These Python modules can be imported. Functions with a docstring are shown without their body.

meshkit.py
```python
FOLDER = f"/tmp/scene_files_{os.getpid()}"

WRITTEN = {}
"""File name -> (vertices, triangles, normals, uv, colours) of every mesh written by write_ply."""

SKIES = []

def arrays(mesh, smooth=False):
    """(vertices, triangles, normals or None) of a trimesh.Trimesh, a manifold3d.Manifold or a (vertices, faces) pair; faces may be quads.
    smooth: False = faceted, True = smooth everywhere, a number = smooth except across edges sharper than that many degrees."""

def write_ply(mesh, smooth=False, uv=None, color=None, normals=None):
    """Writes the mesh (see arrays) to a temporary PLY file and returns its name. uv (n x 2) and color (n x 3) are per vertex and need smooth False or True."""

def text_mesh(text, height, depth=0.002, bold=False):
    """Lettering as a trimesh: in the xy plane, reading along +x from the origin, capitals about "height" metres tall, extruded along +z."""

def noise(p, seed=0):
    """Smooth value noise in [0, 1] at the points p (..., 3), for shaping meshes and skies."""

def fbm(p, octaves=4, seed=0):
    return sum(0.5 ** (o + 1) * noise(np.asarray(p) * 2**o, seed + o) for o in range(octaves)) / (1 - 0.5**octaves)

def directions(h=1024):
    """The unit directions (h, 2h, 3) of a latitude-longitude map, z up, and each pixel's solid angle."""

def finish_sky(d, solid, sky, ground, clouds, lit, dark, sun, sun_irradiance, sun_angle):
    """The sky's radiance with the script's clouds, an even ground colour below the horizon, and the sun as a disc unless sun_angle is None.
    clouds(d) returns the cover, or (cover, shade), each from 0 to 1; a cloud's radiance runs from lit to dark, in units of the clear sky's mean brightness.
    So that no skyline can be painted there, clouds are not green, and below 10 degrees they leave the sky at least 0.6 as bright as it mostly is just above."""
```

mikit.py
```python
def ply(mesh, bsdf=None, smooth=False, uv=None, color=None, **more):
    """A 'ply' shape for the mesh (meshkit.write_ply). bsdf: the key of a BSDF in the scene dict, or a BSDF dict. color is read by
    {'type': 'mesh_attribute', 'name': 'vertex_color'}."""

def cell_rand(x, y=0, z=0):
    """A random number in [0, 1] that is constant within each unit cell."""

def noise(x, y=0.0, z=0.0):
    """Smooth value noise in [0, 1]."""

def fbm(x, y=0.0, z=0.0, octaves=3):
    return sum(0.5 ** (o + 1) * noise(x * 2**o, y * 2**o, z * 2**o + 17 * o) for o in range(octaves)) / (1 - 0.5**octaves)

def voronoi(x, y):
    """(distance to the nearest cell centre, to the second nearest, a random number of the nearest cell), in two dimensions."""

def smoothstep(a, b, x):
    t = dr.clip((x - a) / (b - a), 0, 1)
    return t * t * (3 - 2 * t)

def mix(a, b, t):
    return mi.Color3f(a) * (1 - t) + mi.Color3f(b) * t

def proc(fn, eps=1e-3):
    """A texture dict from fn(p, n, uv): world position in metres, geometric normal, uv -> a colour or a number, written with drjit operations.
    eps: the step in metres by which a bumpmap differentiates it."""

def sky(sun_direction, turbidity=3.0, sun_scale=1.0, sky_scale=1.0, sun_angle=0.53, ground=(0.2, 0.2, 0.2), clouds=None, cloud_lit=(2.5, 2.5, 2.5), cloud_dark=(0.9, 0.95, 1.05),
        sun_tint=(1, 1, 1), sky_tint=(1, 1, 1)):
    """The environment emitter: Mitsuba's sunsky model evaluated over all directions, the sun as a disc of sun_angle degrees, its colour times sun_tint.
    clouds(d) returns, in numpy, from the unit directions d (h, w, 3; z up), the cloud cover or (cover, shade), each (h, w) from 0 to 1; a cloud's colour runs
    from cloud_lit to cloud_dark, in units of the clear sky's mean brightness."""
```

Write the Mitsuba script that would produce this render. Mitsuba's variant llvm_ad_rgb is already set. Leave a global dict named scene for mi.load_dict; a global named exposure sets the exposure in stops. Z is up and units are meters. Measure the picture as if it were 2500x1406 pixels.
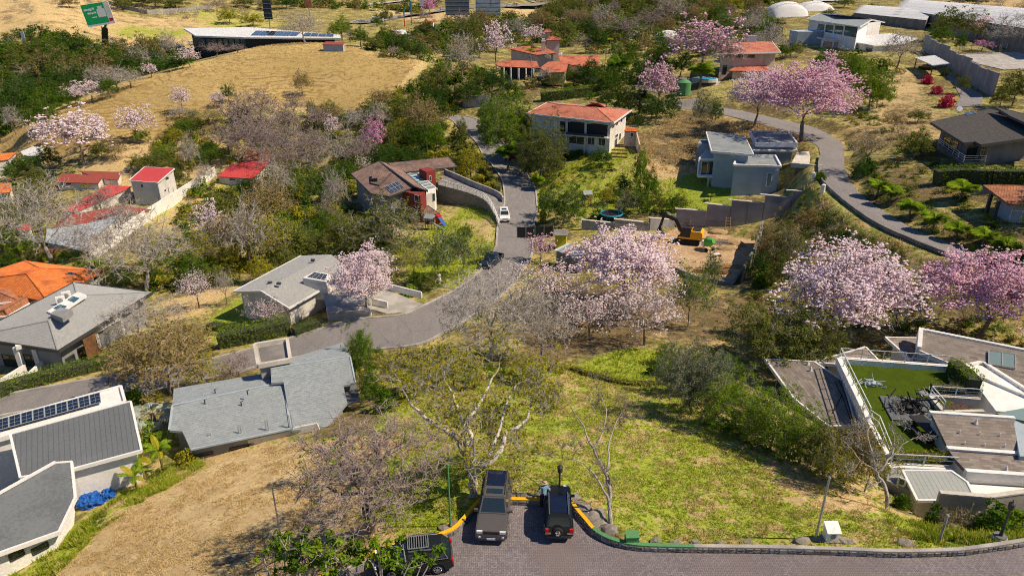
import math, random
import numpy as np, trimesh, shapely, manifold3d as m3
import mitsuba as mi, drjit as dr
import mikit, meshkit
from shapely.geometry import Polygon, LineString, Point, MultiPolygon
from scipy.interpolate import RBFInterpolator
from scipy.ndimage import gaussian_filter
T = mi.ScalarTransform4f
scene, labels = {}, {}

# ---------------------------------------------------------------- camera, sky, exposure
CAM_H, PITCH, F0 = 26.0, math.radians(24.0), 1700.0          # metres above the front road, tilt, focal length in the 2500 px photograph
sp_, cp_ = math.sin(PITCH), math.cos(PITCH)
scene['camera'] = {'type': 'perspective', 'fov': math.degrees(2 * math.atan(1250 / F0)), 'fov_axis': 'x', 'near_clip': 0.5, 'far_clip': 4000.0,
                   'to_world': T().look_at(origin=[0, 0, CAM_H], target=[0, cp_, CAM_H - sp_], up=[0, 0, 1])}
SUN = (1.0, -0.14, 1.22)
scene['sky'] = mikit.sky(SUN, turbidity=2.6, sky_scale=.58, sky_tint=(.78, .96, 1.2), sun_tint=(1.0, .985, .95), ground=(.12, .11, .07))
exposure = 1.85

# ---------------------------------------------------------------- from the photograph's pixels to places on the site
def ray(px, py):
    u, v = (px - 1250) / F0, (py - 703) / F0
    return np.array([u, cp_ - v * sp_, -(sp_ + v * cp_)])
def dep(px, py, d): return np.array([0, 0, CAM_H]) + ray(px, py) * d
def at(px, py, z):
    r = ray(px, py); return np.array([0, 0, CAM_H]) + r * ((z - CAM_H) / r[2])

# ---------------------------------------------------------------- materials
def rgb(c): return {'type': 'rgb', 'value': [float(x) for x in c]}
def mat(name, color, rough=0.6, metal=0.0, spec=0.4, coat=0.0, bump=None, two=True):
    c = color if isinstance(color, dict) else rgb(color)
    b = {'type': 'principled', 'base_color': c, 'roughness': rough, 'metallic': metal, 'specular': spec}
    if coat: b['clearcoat'] = coat; b['clearcoat_gloss'] = 0.95
    if bump: b = {'type': 'bumpmap', 'arbitrary': bump[0], 'scale': bump[1], 'bsdf': b}
    scene['m_' + name] = {'type': 'twosided', 'bsdf': b} if two else b
    return 'm_' + name
N, FB, SS, MX, CR = mikit.noise, mikit.fbm, mikit.smoothstep, mikit.mix, mikit.cell_rand
def speck(c1, c2, s=1.0, s2=6.0, lo=.3, hi=.7):
    """two tones in patches of 1/s m with grain of 1/s2 m"""
    def fn(p, n, uv):
        a = FB(p.x * s, p.y * s, p.z * s) * .6 + N(p.x * s2, p.y * s2, p.z * s2) * .4
        return MX(c1, c2, SS(lo, hi, a))
    return mikit.proc(fn)
def leafc(c1, c2, c3):
    """leaf colour: from leaf to leaf and from clump to clump"""
    def fn(p, n, uv):
        a = CR(p.x * 4.1, p.y * 4.1, p.z * 4.1)
        b = N(p.x * .7, p.y * .7, p.z * .7)
        return MX(MX(c1, c2, SS(.2, .8, b * .7 + a * .3)), c3, SS(.62, .95, a))
    return mikit.proc(fn)
def leaf(name, c1, c2, c3, trans=0.55):
    scene['m_' + name] = {'type': 'principledthin', 'base_color': leafc(c1, c2, c3), 'roughness': .55, 'diff_trans': trans, 'spec_trans': 0.0, 'eta': 1.3}
    return 'm_' + name
def shingle(c1, c2, c3, row=.22, w=.45):
    """asphalt shingles on uv in metres: courses, tabs of mixed tone, weather streaks"""
    def fn(p, n, uv):
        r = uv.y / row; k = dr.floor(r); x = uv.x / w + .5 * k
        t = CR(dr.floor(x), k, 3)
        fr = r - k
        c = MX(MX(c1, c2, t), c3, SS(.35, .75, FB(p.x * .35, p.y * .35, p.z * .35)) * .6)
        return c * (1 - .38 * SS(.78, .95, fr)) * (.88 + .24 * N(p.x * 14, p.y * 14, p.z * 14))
    return mikit.proc(fn)
def tiles(c1, c2, c3, w=.30, row=.42):
    """barrel clay tiles on uv in metres"""
    def fn(p, n, uv):
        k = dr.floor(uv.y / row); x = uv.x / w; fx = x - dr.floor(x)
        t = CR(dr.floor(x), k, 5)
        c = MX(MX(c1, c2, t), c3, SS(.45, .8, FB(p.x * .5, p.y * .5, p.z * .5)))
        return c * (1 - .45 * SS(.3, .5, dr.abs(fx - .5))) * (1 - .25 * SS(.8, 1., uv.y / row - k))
    return mikit.proc(fn)
def seams(c1, c2, w=.3):
    def fn(p, n, uv):
        x = uv.x / w; fx = dr.abs(x - dr.floor(x) - .5)
        c = MX(c1, c2, FB(p.x * .4, p.y * .4, p.z * .4))
        return c * (1 - .35 * SS(.38, .48, fx)) * (.92 + .16 * N(p.x * 9, p.y * 9, p.z * 9))
    return mikit.proc(fn)

def ground_col(p, n, uv):
    """uv.x: how green the grass is, uv.y: how much bare soil and leaf litter lies (laid out per lot below)"""
    f1 = N(p.x * 1.9, p.y * 1.9, 3.); f2 = N(p.x * 7.3, p.y * 7.3, 9.); f3 = FB(p.x * .23, p.y * .23, 1.)
    f4 = N(p.x * 19., p.y * 19., 5.)
    straw = MX(MX((.43, .315, .155), (.58, .455, .245), f1), (.29, .20, .095), SS(.5, .85, f2 * .5 + f4 * .5))
    grn = MX(MX((.20, .27, .025), (.35, .40, .055), f1), (.08, .13, .012), SS(.45, .8, f2 * .55 + f4 * .45))
    soil = MX(MX((.25, .175, .10), (.14, .115, .055), f1), (.06, .06, .026), SS(.45, .75, f2 * .5 + f4 * .5))
    g = SS(.32, .68, uv.x * 1.1 + (f1 - .5) * .62 + (f3 - .5) * .5 + (f2 - .5) * .35 - .05)
    s = SS(.3, .7, uv.y * 1.1 + (f3 - .5) * .6 + (f1 - .5) * .35 - .05)
    return MX(MX(straw, grn, g), soil, s)
def ground_bump(p, n, uv): return N(p.x * 9, p.y * 9, 0.) * .5 + N(p.x * 23, p.y * 23, 0.) * .3 + N(p.x * 2.5, p.y * 2.5, 0.)
def hill_col(p, n, uv):
    w = FB(p.x * .12, p.y * .12, 0.); g = N(p.x * .9, p.y * .9, 2.)
    k = p.z * 1.55 + w * 3.2 + p.x * .015
    t = dr.abs(k - dr.floor(k) - .5) * 2
    base = MX(MX((.32, .235, .095), (.42, .32, .14), FB(p.x * .05, p.y * .05, 4.)), (.27, .20, .065), SS(.5, .9, g))
    trail = SS(.25, .6, FB(p.x * .06, p.y * .06, 8.)) * SS(.55, .95, t)
    c = MX(base, (.20, .125, .06), trail * .75)
    return MX(c, (.13, .15, .03), SS(.6, .9, uv.x))
def paver(p, n, uv):
    a = .105; x = (p.x + .02 * p.y) / a; y = p.y / a
    i = dr.floor(x); j = dr.floor(y); ph = i - j - 4 * dr.floor((i - j) / 4)
    hx = ph < 2                                         # herringbone: cells joined two and two
    ci = dr.select(hx, i - ph, i); cj = dr.select(hx, j, j - (3 - ph))
    fx = x - i; fy = y - j
    ex = dr.select(hx, dr.minimum(dr.select(ph < 1, fx, 1.), dr.select(ph < 1, 1., 1 - fx)), dr.minimum(fx, 1 - fx))
    ey = dr.select(hx, dr.minimum(fy, 1 - fy), dr.minimum(dr.select(ph > 2.5, fy, 1.), dr.select(ph > 2.5, 1., 1 - fy)))
    joint = 1 - SS(.04, .14, dr.minimum(ex, ey))
    t = CR(ci, cj, 7)
    c = MX(MX((.165, .15, .166), (.235, .215, .236), t), (.20, .17, .18), SS(.5, .8, FB(p.x * .4, p.y * .4, 2.)))
    c = c * (.85 + .3 * FB(p.x * .9, p.y * .9, 7.))
    return MX(c, (.07, .06, .055), joint * .75)
def asphalt(p, n, uv):
    a = FB(p.x * .35, p.y * .35, p.z * .2); g = N(p.x * 11, p.y * 11, 1.); b = N(p.x * 2.2, p.y * .5, 3.)
    c = MX((.165, .16, .165), (.245, .236, .236), a * .7 + b * .3) * (.82 + .36 * g)
    v1, v2, _ = mikit.voronoi(p.x * .22, p.y * .22)
    return MX(c, (.05, .047, .045), (1 - SS(.005, .02, v2 - v1)) * .35)
def concrete_col(c1, c2):
    def fn(p, n, uv):
        s = N(p.x * 1.1, p.y * 1.1, p.z * .25); g = FB(p.x * .8, p.y * .8, p.z * .8)
        return MX(c1, c2, SS(.25, .75, s * .5 + g * .5)) * (.9 + .2 * N(p.x * 7, p.y * 7, p.z * 7))
    return mikit.proc(fn)
def bark_col(c1, c2):
    def fn(p, n, uv): return MX(c1, c2, SS(.3, .7, N(p.x * 6, p.y * 6, p.z * 2.2) * .6 + N(p.x * 17, p.y * 17, p.z * 9) * .4))
    return mikit.proc(fn)

mat('ground', mikit.proc(ground_col), .95, spec=.1, bump=(mikit.proc(ground_bump, eps=.02), .05))
mat('hill', mikit.proc(hill_col), .95, spec=.1)
mat('paver', mikit.proc(paver), .8, spec=.3)
mat('asphalt', mikit.proc(asphalt), .85, spec=.3)
mat('concrete', concrete_col((.30, .29, .27), (.42, .41, .39)), .85, spec=.25)
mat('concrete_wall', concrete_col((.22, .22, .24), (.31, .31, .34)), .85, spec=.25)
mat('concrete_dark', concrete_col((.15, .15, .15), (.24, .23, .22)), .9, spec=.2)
mat('concrete_pale', concrete_col((.45, .43, .39), (.58, .56, .51)), .85, spec=.2)
mat('white', concrete_col((.70, .70, .69), (.80, .80, .79)), .7)
mat('offwhite', concrete_col((.56, .55, .52), (.68, .67, .64)), .8)
mat('cream', concrete_col((.50, .40, .33), (.60, .49, .41)), .8)
mat('bluegrey', concrete_col((.31, .385, .45), (.38, .455, .52)), .8)  # blue-grey paint, with the blue of shaded walls worked into the colour
mat('wallgrey', concrete_col((.22, .23, .24), (.28, .29, .30)), .8)
mat('trim_dark', (.05, .052, .056), .5)
mat('trim_white', (.72, .73, .74), .5)
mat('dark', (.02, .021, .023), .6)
mat('glass', (.012, .026, .032), .05, spec=1.0, coat=1.0)
mat('glass_blue', (.03, .10, .14), .08, spec=.8)
mat('glass_clear', (.18, .26, .27), .1, spec=.8)
mat('maroon', (.21, .035, .03), .7)
mat('wood', bark_col((.20, .10, .045), (.11, .055, .028)), .7)
mat('wood_pale', bark_col((.40, .28, .15), (.28, .18, .09)), .8)
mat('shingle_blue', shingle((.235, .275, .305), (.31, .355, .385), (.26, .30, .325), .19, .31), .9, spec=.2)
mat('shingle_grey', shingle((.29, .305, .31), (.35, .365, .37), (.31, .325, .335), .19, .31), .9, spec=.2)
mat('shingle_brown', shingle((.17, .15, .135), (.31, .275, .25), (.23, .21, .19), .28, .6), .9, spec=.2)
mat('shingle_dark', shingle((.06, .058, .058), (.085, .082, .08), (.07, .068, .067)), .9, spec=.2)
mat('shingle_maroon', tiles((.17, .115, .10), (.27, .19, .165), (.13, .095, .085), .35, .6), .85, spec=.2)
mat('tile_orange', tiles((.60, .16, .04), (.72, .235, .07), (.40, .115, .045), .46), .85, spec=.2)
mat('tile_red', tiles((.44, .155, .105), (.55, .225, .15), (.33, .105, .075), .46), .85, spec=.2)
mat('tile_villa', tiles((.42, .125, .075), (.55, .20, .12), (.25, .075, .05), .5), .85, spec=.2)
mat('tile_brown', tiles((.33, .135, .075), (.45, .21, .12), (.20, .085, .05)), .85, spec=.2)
mat('metal_slate', seams((.11, .125, .14), (.15, .168, .185), .33), .55, spec=.5)
mat('metal_flat', speck((.10, .115, .13), (.14, .158, .175), .5, 9), .6)
mat('roof_red', seams((.50, .055, .06), (.58, .08, .075), .5), .5)
mat('roof_rust', seams((.36, .06, .05), (.24, .085, .06), .4), .7)
mat('roof_pale', seams((.45, .50, .52), (.30, .38, .44), .6), .45)
mat('roof_white', seams((.66, .68, .69), (.56, .585, .60), .6), .5)
mat('roof_green', seams((.25, .29, .29), (.33, .37, .37), .3), .5)
mat('membrane', speck((.74, .75, .76), (.62, .64, .66), .2, 3), .8)
mat('solar', (.012, .022, .045), .12, spec=.7)
mat('solar_line', (.30, .33, .36), .4)
mat('steel', (.42, .44, .46), .4, metal=.6)
mat('rail', (.60, .63, .65), .45)
mat('turf', speck((.045, .075, .006), (.065, .10, .010), 1.5, 20), .95, spec=.05)
mat('yellow', (.75, .42, .01), .7)
mat('greenpaint', (.09, .26, .10), .7)
mat('stone', speck((.10, .095, .09), (.21, .20, .185), 3, 11), .9)
mat('stone_b', speck((.15, .14, .125), (.27, .255, .23), 3, 11), .9)
mat('mortar', (.42, .39, .34), .9)
mat('redbrick', (.27, .085, .07), .85)
mat('soil', speck((.34, .235, .135), (.50, .37, .23), .8, 6), .95, spec=.1)
mat('soil_red', speck((.40, .20, .10), (.55, .33, .17), .3, 2), .95, spec=.1)
mat('water', (.02, .30, .38), .08, spec=.6)
mat('blue', (.01, .10, .42), .5)
mat('blue_mid', (.02, .22, .42), .5)
mat('cyan', (.02, .35, .50), .5)
mat('orange', (.80, .40, .012), .45)
mat('excav_dark', (.025, .03, .033), .5)
mat('lime', (.10, .42, .06), .5)
mat('yellowgreen', (.42, .45, .03), .5)
mat('red', (.55, .02, .02), .4)
mat('lens', (.75, .78, .80), .1, spec=.8)
mat('rubber', (.016, .016, .017), .85)
mat('chrome', (.62, .63, .64), .2, metal=.9)
mat('paint_grey', (.16, .148, .14), .28, metal=.45, coat=.8)
mat('glass_navy', (.008, .014, .04), .08, spec=.7)
mat('slab_grey', concrete_col((.19, .22, .235), (.25, .28, .30)), .85, spec=.2)
mat('fir', (.05, .06, .03), .9)
mat('paint_black', (.008, .010, .011), .22, coat=1.0)
mat('paint_green', (.010, .014, .014), .25, coat=1.0)
mat('paint_white', (.72, .73, .74), .3, coat=.7)
mat('paint_navy', (.010, .022, .045), .25, coat=1.0)
mat('paint_silver', (.42, .43, .44), .35, metal=.4, coat=.6)
mat('skin', (.42, .24, .16), .6)
mat('shirt', (.17, .30, .42), .85)
mat('trousers', (.025, .03, .05), .9)
mat('hair', (.03, .02, .015), .7)
mat('straw_hat', (.50, .38, .24), .9)
mat('bark', bark_col((.28, .235, .19), (.15, .125, .10)), .95, spec=.1)
mat('bark_grey', bark_col((.46, .43, .39), (.27, .25, .225)), .95, spec=.1)
mat('bark_pale', bark_col((.62, .585, .54), (.36, .33, .30)), .95, spec=.1)
mat('twig', bark_col((.46, .43, .39), (.31, .285, .26)), .95, spec=.1)
mat('twig_mauve', bark_col((.34, .275, .255), (.22, .18, .175)), .95, spec=.1)
mat('twig_tan', bark_col((.48, .39, .25), (.33, .26, .17)), .95, spec=.1)
leaf('leaf_dark', (.03, .085, .012), (.055, .125, .016), (.09, .165, .022))
leaf('leaf_green', (.06, .13, .010), (.10, .19, .014), (.15, .24, .025))
leaf('leaf_bright', (.13, .23, .012), (.20, .31, .018), (.27, .36, .04))
leaf('leaf_olive', (.10, .135, .024), (.17, .205, .036), (.24, .245, .06))
leaf('leaf_yellow', (.27, .285, .022), (.36, .36, .03), (.43, .36, .04))
leaf('leaf_grey', (.145, .18, .095), (.22, .255, .15), (.29, .31, .20))
leaf('leaf_silver', (.36, .43, .38), (.45, .52, .47), (.52, .57, .52))
leaf('leaf_tan', (.27, .21, .085), (.34, .26, .11), (.25, .24, .06))
leaf('grass_blade', (.24, .33, .02), (.38, .45, .04), (.55, .50, .14), .5)
leaf('straw_blade', (.55, .42, .20), (.70, .56, .30), (.44, .32, .15), .4)
leaf('pink_pale', (.80, .64, .72), (.87, .75, .81), (.90, .85, .87), .35)
leaf('pink_mid', (.72, .43, .58), (.80, .54, .67), (.85, .68, .75), .35)
leaf('pink_deep', (.64, .23, .50), (.73, .34, .58), (.80, .48, .67), .35)
leaf('crimson', (.48, .02, .09), (.62, .04, .14), (.40, .03, .06), .35)

# ---------------------------------------------------------------- mesh helpers
class MB:
    """collects pieces; every piece is (vertices, triangles)"""
    def __init__(s): s.v, s.f, s.n, s.uv = [], [], 0, []
    def add(s, v, f, uv=None):
        v = np.asarray(v, float); f = np.asarray(f, int)
        if f.ndim == 2 and f.shape[1] == 4: f = np.vstack([f[:, [0, 1, 2]], f[:, [0, 2, 3]]])
        s.v.append(v); s.f.append(f + s.n); s.n += len(v)
        s.uv.append(np.zeros((len(v), 2)) if uv is None else np.asarray(uv, float))
        return s
    def mesh(s): return np.vstack(s.v), np.vstack(s.f)
    def box(s, c, size, rz=0.0, rx=0.0):
        h = np.array(size, float) / 2
        v = np.array([[x, y, z] for x in (-1, 1) for y in (-1, 1) for z in (-1, 1)]) * h
        if rx: v = v @ np.array([[1, 0, 0], [0, math.cos(rx), math.sin(rx)], [0, -math.sin(rx), math.cos(rx)]])
        v = v @ rot(rz).T + np.array(c, float)
        return s.add(v, BOXF)
    def bar(s, p0, p1, w, h=None):
        """a square bar from p0 to p1"""
        p0, p1 = np.array(p0, float), np.array(p1, float); d = p1 - p0; d /= np.linalg.norm(d)
        a = np.cross(d, [0, 0, 1.] if abs(d[2]) < .95 else [1., 0, 0]); a /= np.linalg.norm(a); b = np.cross(a, d)
        h = h or w
        v = [p + a * w / 2 * i + b * h / 2 * j for p in (p0, p1) for i in (-1, 1) for j in (-1, 1)]
        return s.add(v, BOXF)
    def tube(s, pts, r, sides=6, cap=True):
        p = np.asarray(pts, float); r = np.broadcast_to(np.asarray(r, float), (len(p),))
        t = np.gradient(p, axis=0); t /= np.linalg.norm(t, axis=1, keepdims=True) + 1e-12
        a = np.cross(t, np.where(np.abs(t[:, 2:]) < .9, [0, 0, 1.], [1., 0, 0])); a /= np.linalg.norm(a, axis=1, keepdims=True) + 1e-12
        b = np.cross(t, a); g = np.arange(sides) * 2 * np.pi / sides
        v = (p[:, None] + r[:, None, None] * (np.cos(g)[None, :, None] * a[:, None] + np.sin(g)[None, :, None] * b[:, None])).reshape(-1, 3)
        f = []
        for i in range(len(p) - 1):
            for k in range(sides):
                f.append([i * sides + k, (i + 1) * sides + k, (i + 1) * sides + (k + 1) % sides, i * sides + (k + 1) % sides])
        f = np.array(f); f = np.vstack([f[:, [0, 1, 2]], f[:, [0, 2, 3]]])
        if cap:
            v = np.vstack([v, p[:1], p[-1:]]); m = len(v); e = (len(p) - 1) * sides
            f = np.vstack([f, [[m - 2, k, (k + 1) % sides] for k in range(sides)], [[m - 1, e + (k + 1) % sides, e + k] for k in range(sides)]])
        return s.add(v, f)
    def man(s, m, M=None):
        k = m.to_mesh(); v = np.array(k.vert_properties[:, :3], float)
        if M is not None: v = v @ np.asarray(M)[:3, :3].T + np.asarray(M)[:3, 3]
        return s.add(v, k.tri_verts)
    def tri(s, m, M=None):
        v = np.array(m.vertices)
        if M is not None: v = v @ np.asarray(M)[:3, :3].T + np.asarray(M)[:3, 3]
        return s.add(v, m.faces)
BOXF = np.array([[0, 1, 3], [0, 3, 2], [4, 6, 7], [4, 7, 5], [0, 4, 5], [0, 5, 1], [2, 3, 7], [2, 7, 6], [0, 2, 6], [0, 6, 4], [1, 5, 7], [1, 7, 3]])
def rot(a): c, s = math.cos(a), math.sin(a); return np.array([[c, -s, 0], [s, c, 0], [0, 0, 1.]])
def place(x, y, z, rz=0.0, s=1.0):
    M = np.eye(4); M[:3, :3] = rot(rz) * s; M[:3, 3] = (x, y, z); return M
used = set()
def key(name):
    k, i = name, 0
    while k in used: i += 1; k = f'{name}_{i:03d}'
    used.add(k); return k
def thing(name, label, cat, group=None):
    k = key(name); labels[k] = {'label': label, 'category': cat}
    if group: labels[k]['group'] = group
    return k
def struct(name, mesh, m, kind='structure', smooth=False, uv=None, label=None):
    k = key(name); scene[k] = mikit.ply(mesh, m if m.startswith('m_') else 'm_' + m, smooth, uv=uv); labels[k] = {'kind': kind}
    if label: labels[k]['label'] = label
    return k
def part(parent, name, mb, m, smooth=False, label=None, M=None, kind=None):
    k = key(parent + '__' + name if name else parent) if name else parent
    if isinstance(mb, MB):
        if not mb.v: print('empty part', k); return k
        uv = np.vstack(mb.uv) if any(u.any() for u in mb.uv) else None; mesh = mb.mesh()
        if uv is not None and smooth not in (False, True): smooth = False
    else: mesh, uv = mb, None
    scene[k] = mikit.ply(mesh, 'm_' + m, smooth, uv=uv)
    if M is not None: scene[k]['to_world'] = T(M)
    if label or kind: labels[k] = {**({'label': label} if label else {}), **({'kind': kind} if kind else {})}
    return k
# ---------------------------------------------------------------- the lie of the land: (pixel x, pixel y, height of the ground seen there)
LEVELS = [
 (1000,1400,0),(1250,1350,0),(1300,1225,0),(1600,1350,0),(2000,1345,0),(2480,1345,.2),(1120,1275,0),(1400,1400,0),(1800,1400,0),(2200,1400,0),
 (905,1290,-.5),(800,1385,-1.6),(700,1300,-3),(500,1250,-5.6),(300,1300,-6.9),(100,1395,-7.6),(330,1170,-8.4),(480,1120,-8.9),(700,1085,-7.6),(860,1050,-6.4),(600,1180,-6.2),
 (1050,1210,-.8),(1155,1205,-.3),(1350,1190,-.3),(1500,1285,0),(1600,1200,-1.5),(1800,1270,-.8),(2000,1325,0),(2163,1245,-1.1),(1450,1100,-3.2),(1700,1120,-3.),
 (1900,1180,-2.3),(1300,1000,-5.8),(1500,980,-6.3),(1500,925,-7.6),(1650,880,-8.5),(1400,880,-8.8),(1100,900,-9),(980,1000,-7),(1000,1100,-4.5),
 (1450,790,-11),(1600,800,-10.6),(1720,760,-11.2),(1800,735,-11.5),(1800,1050,-4.6),(1700,950,-7),(2000,1130,-4),(2300,1270,-2.9),(2400,1284,-2.7),(2240,1248,-3.8),(2190,1232,-4.0),(2350,1302,-1.1),(2250,1290,-1.2),(2450,1315,-.2),(2520,1290,-1.8),(1920,990,-6),(1880,860,-8.5),
 (2100,800,-8.5),(2400,780,-6.5),(2500,800,-6),(2200,1000,-5.5),(2400,1000,-4.5),
 (2000,450,-4.6),(2120,540,-4.3),(2230,595,-4.1),(2330,612,-3.9),(2020,370,-4.5),(1955,560,-8.6),(2050,640,-7.6),(1860,640,-11.5),(2200,700,-7),(2450,680,-4.),
 (2150,480,-3.3),(2250,530,-3),(2400,600,-3),(2330,410,-1.6),(2300,400,-1),(2480,420,0),(2100,350,-3),(2200,280,-1.8),(1940,310,-4.6),(2190,170,2.2),(2300,200,1),(2440,150,4),(2400,240,0),
 (2090,140,3.3),(2300,100,6),(1170,690,-13),(1230,600,-13.6),(1230,527,-14),(1265,460,-14),(1240,400,-13.4),(1150,310,-11.8),(1000,600,-14.8),(900,560,-16.2),(1100,560,-15.5),(870,500,-17.2),
 (1000,760,-12.8),(900,800,-12.4),(500,870,-12.9),(80,960,-13.1),(300,915,-13),(0,985,-13.1),(700,790,-13.6),(560,700,-15.6),(480,760,-14.4),(350,720,-16.2),(150,860,-13.6),(700,960,-11),(300,1000,-11),
 (100,640,-18.2),(250,560,-19),(360,480,-19.6),(100,450,-19.8),(30,380,-18.5),(150,370,-16),(400,480,-19.2),(500,480,-18.6),(600,430,-17.8),(700,380,-16.5),(800,330,-15),(900,400,-16),(1000,330,-13),(700,600,-16.5),(600,540,-17.8),
 (70,300,-10.5),(200,330,-11.5),(300,290,-10.5),(300,205,-5.2),(450,165,-2),(600,125,1),(700,110,2.6),(860,118,2),(1000,150,-1),(450,250,-7.5),(600,260,-8.3),(400,330,-13),(500,330,-12.5),(450,400,-16),(700,200,-5),(850,200,-5),(950,180,-3.7),
 (700,280,-10.5),(850,270,-9.5),
 (150,250,-17),(0,320,-17),(250,180,-16),(400,140,-14),(50,150,-13),(250,130,-11),(100,90,-3),(100,40,6),(300,80,-4),(450,30,4),(600,60,-3),(700,60,-2.3),(900,55,-2),(1000,30,1),(1150,60,0),(1300,60,0),(1300,20,4),(1500,60,2),(1700,40,6),
 (1900,50,6),(2200,60,6.5),(2300,30,9),(2480,20,11),(1000,110,-4),(1100,120,-4),(1100,200,-7),(1200,230,-6.2),(1050,300,-10.5),(1400,210,-4.5),(1400,130,-3),(1650,190,-3),(1550,330,-7.5),(1600,400,-9),(1450,430,-10.6),(1480,365,-8.2),
 (1350,450,-12.4),(1500,540,-12.6),(1400,545,-13.2),(1793,490,-11),(1900,470,-10.3),(1850,484,-11),(1905,440,-9.0),(1950,430,-6.4),(1940,468,-8.4),(1890,545,-10.9),(1925,515,-9.6),(1700,640,-13.3),(1800,590,-13.3),(1650,590,-13.3),(1780,680,-13.2),(1550,680,-12.8),(1400,700,-12.8),(1270,195,-3),(1740,185,-1),(1650,480,-11.5)]
ANCH = [tuple(at(*a)) for a in LEVELS]
ANCH += [(0, 720, 26), (-420, 700, 30), (420, 700, 34), (0, 1100, 60), (-800, 900, 50), (800, 900, 60), (0, -40, 3), (-90, -30, -4), (90, -30, 5), (-80, 20, -10), (70, 20, 1), (40, 12, .4), (0, 8, .3), (-14, 14, -.6), (-110, 60, -15), (-180, 150, -20), (-330, 260, -18),
         (150, 90, 2), (250, 200, 8), (380, 300, 16), (110, 60, 1), (-420, 420, 6), (0, 600, 14), (-250, 580, 16), (250, 560, 20)]
ANCH = np.array(ANCH)
def warp(x, y):                                  # far places count as closer together, so that near slopes keep their detail
    d = np.hypot(x, y + 20); k = 60 * np.log1p(d / 60) / np.maximum(d, 1e-6)
    return np.stack([x * k, (y + 20) * k], -1)
_rbf = RBFInterpolator(warp(ANCH[:, 0], ANCH[:, 1]), ANCH[:, 2], kernel='linear', smoothing=.12)
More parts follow.
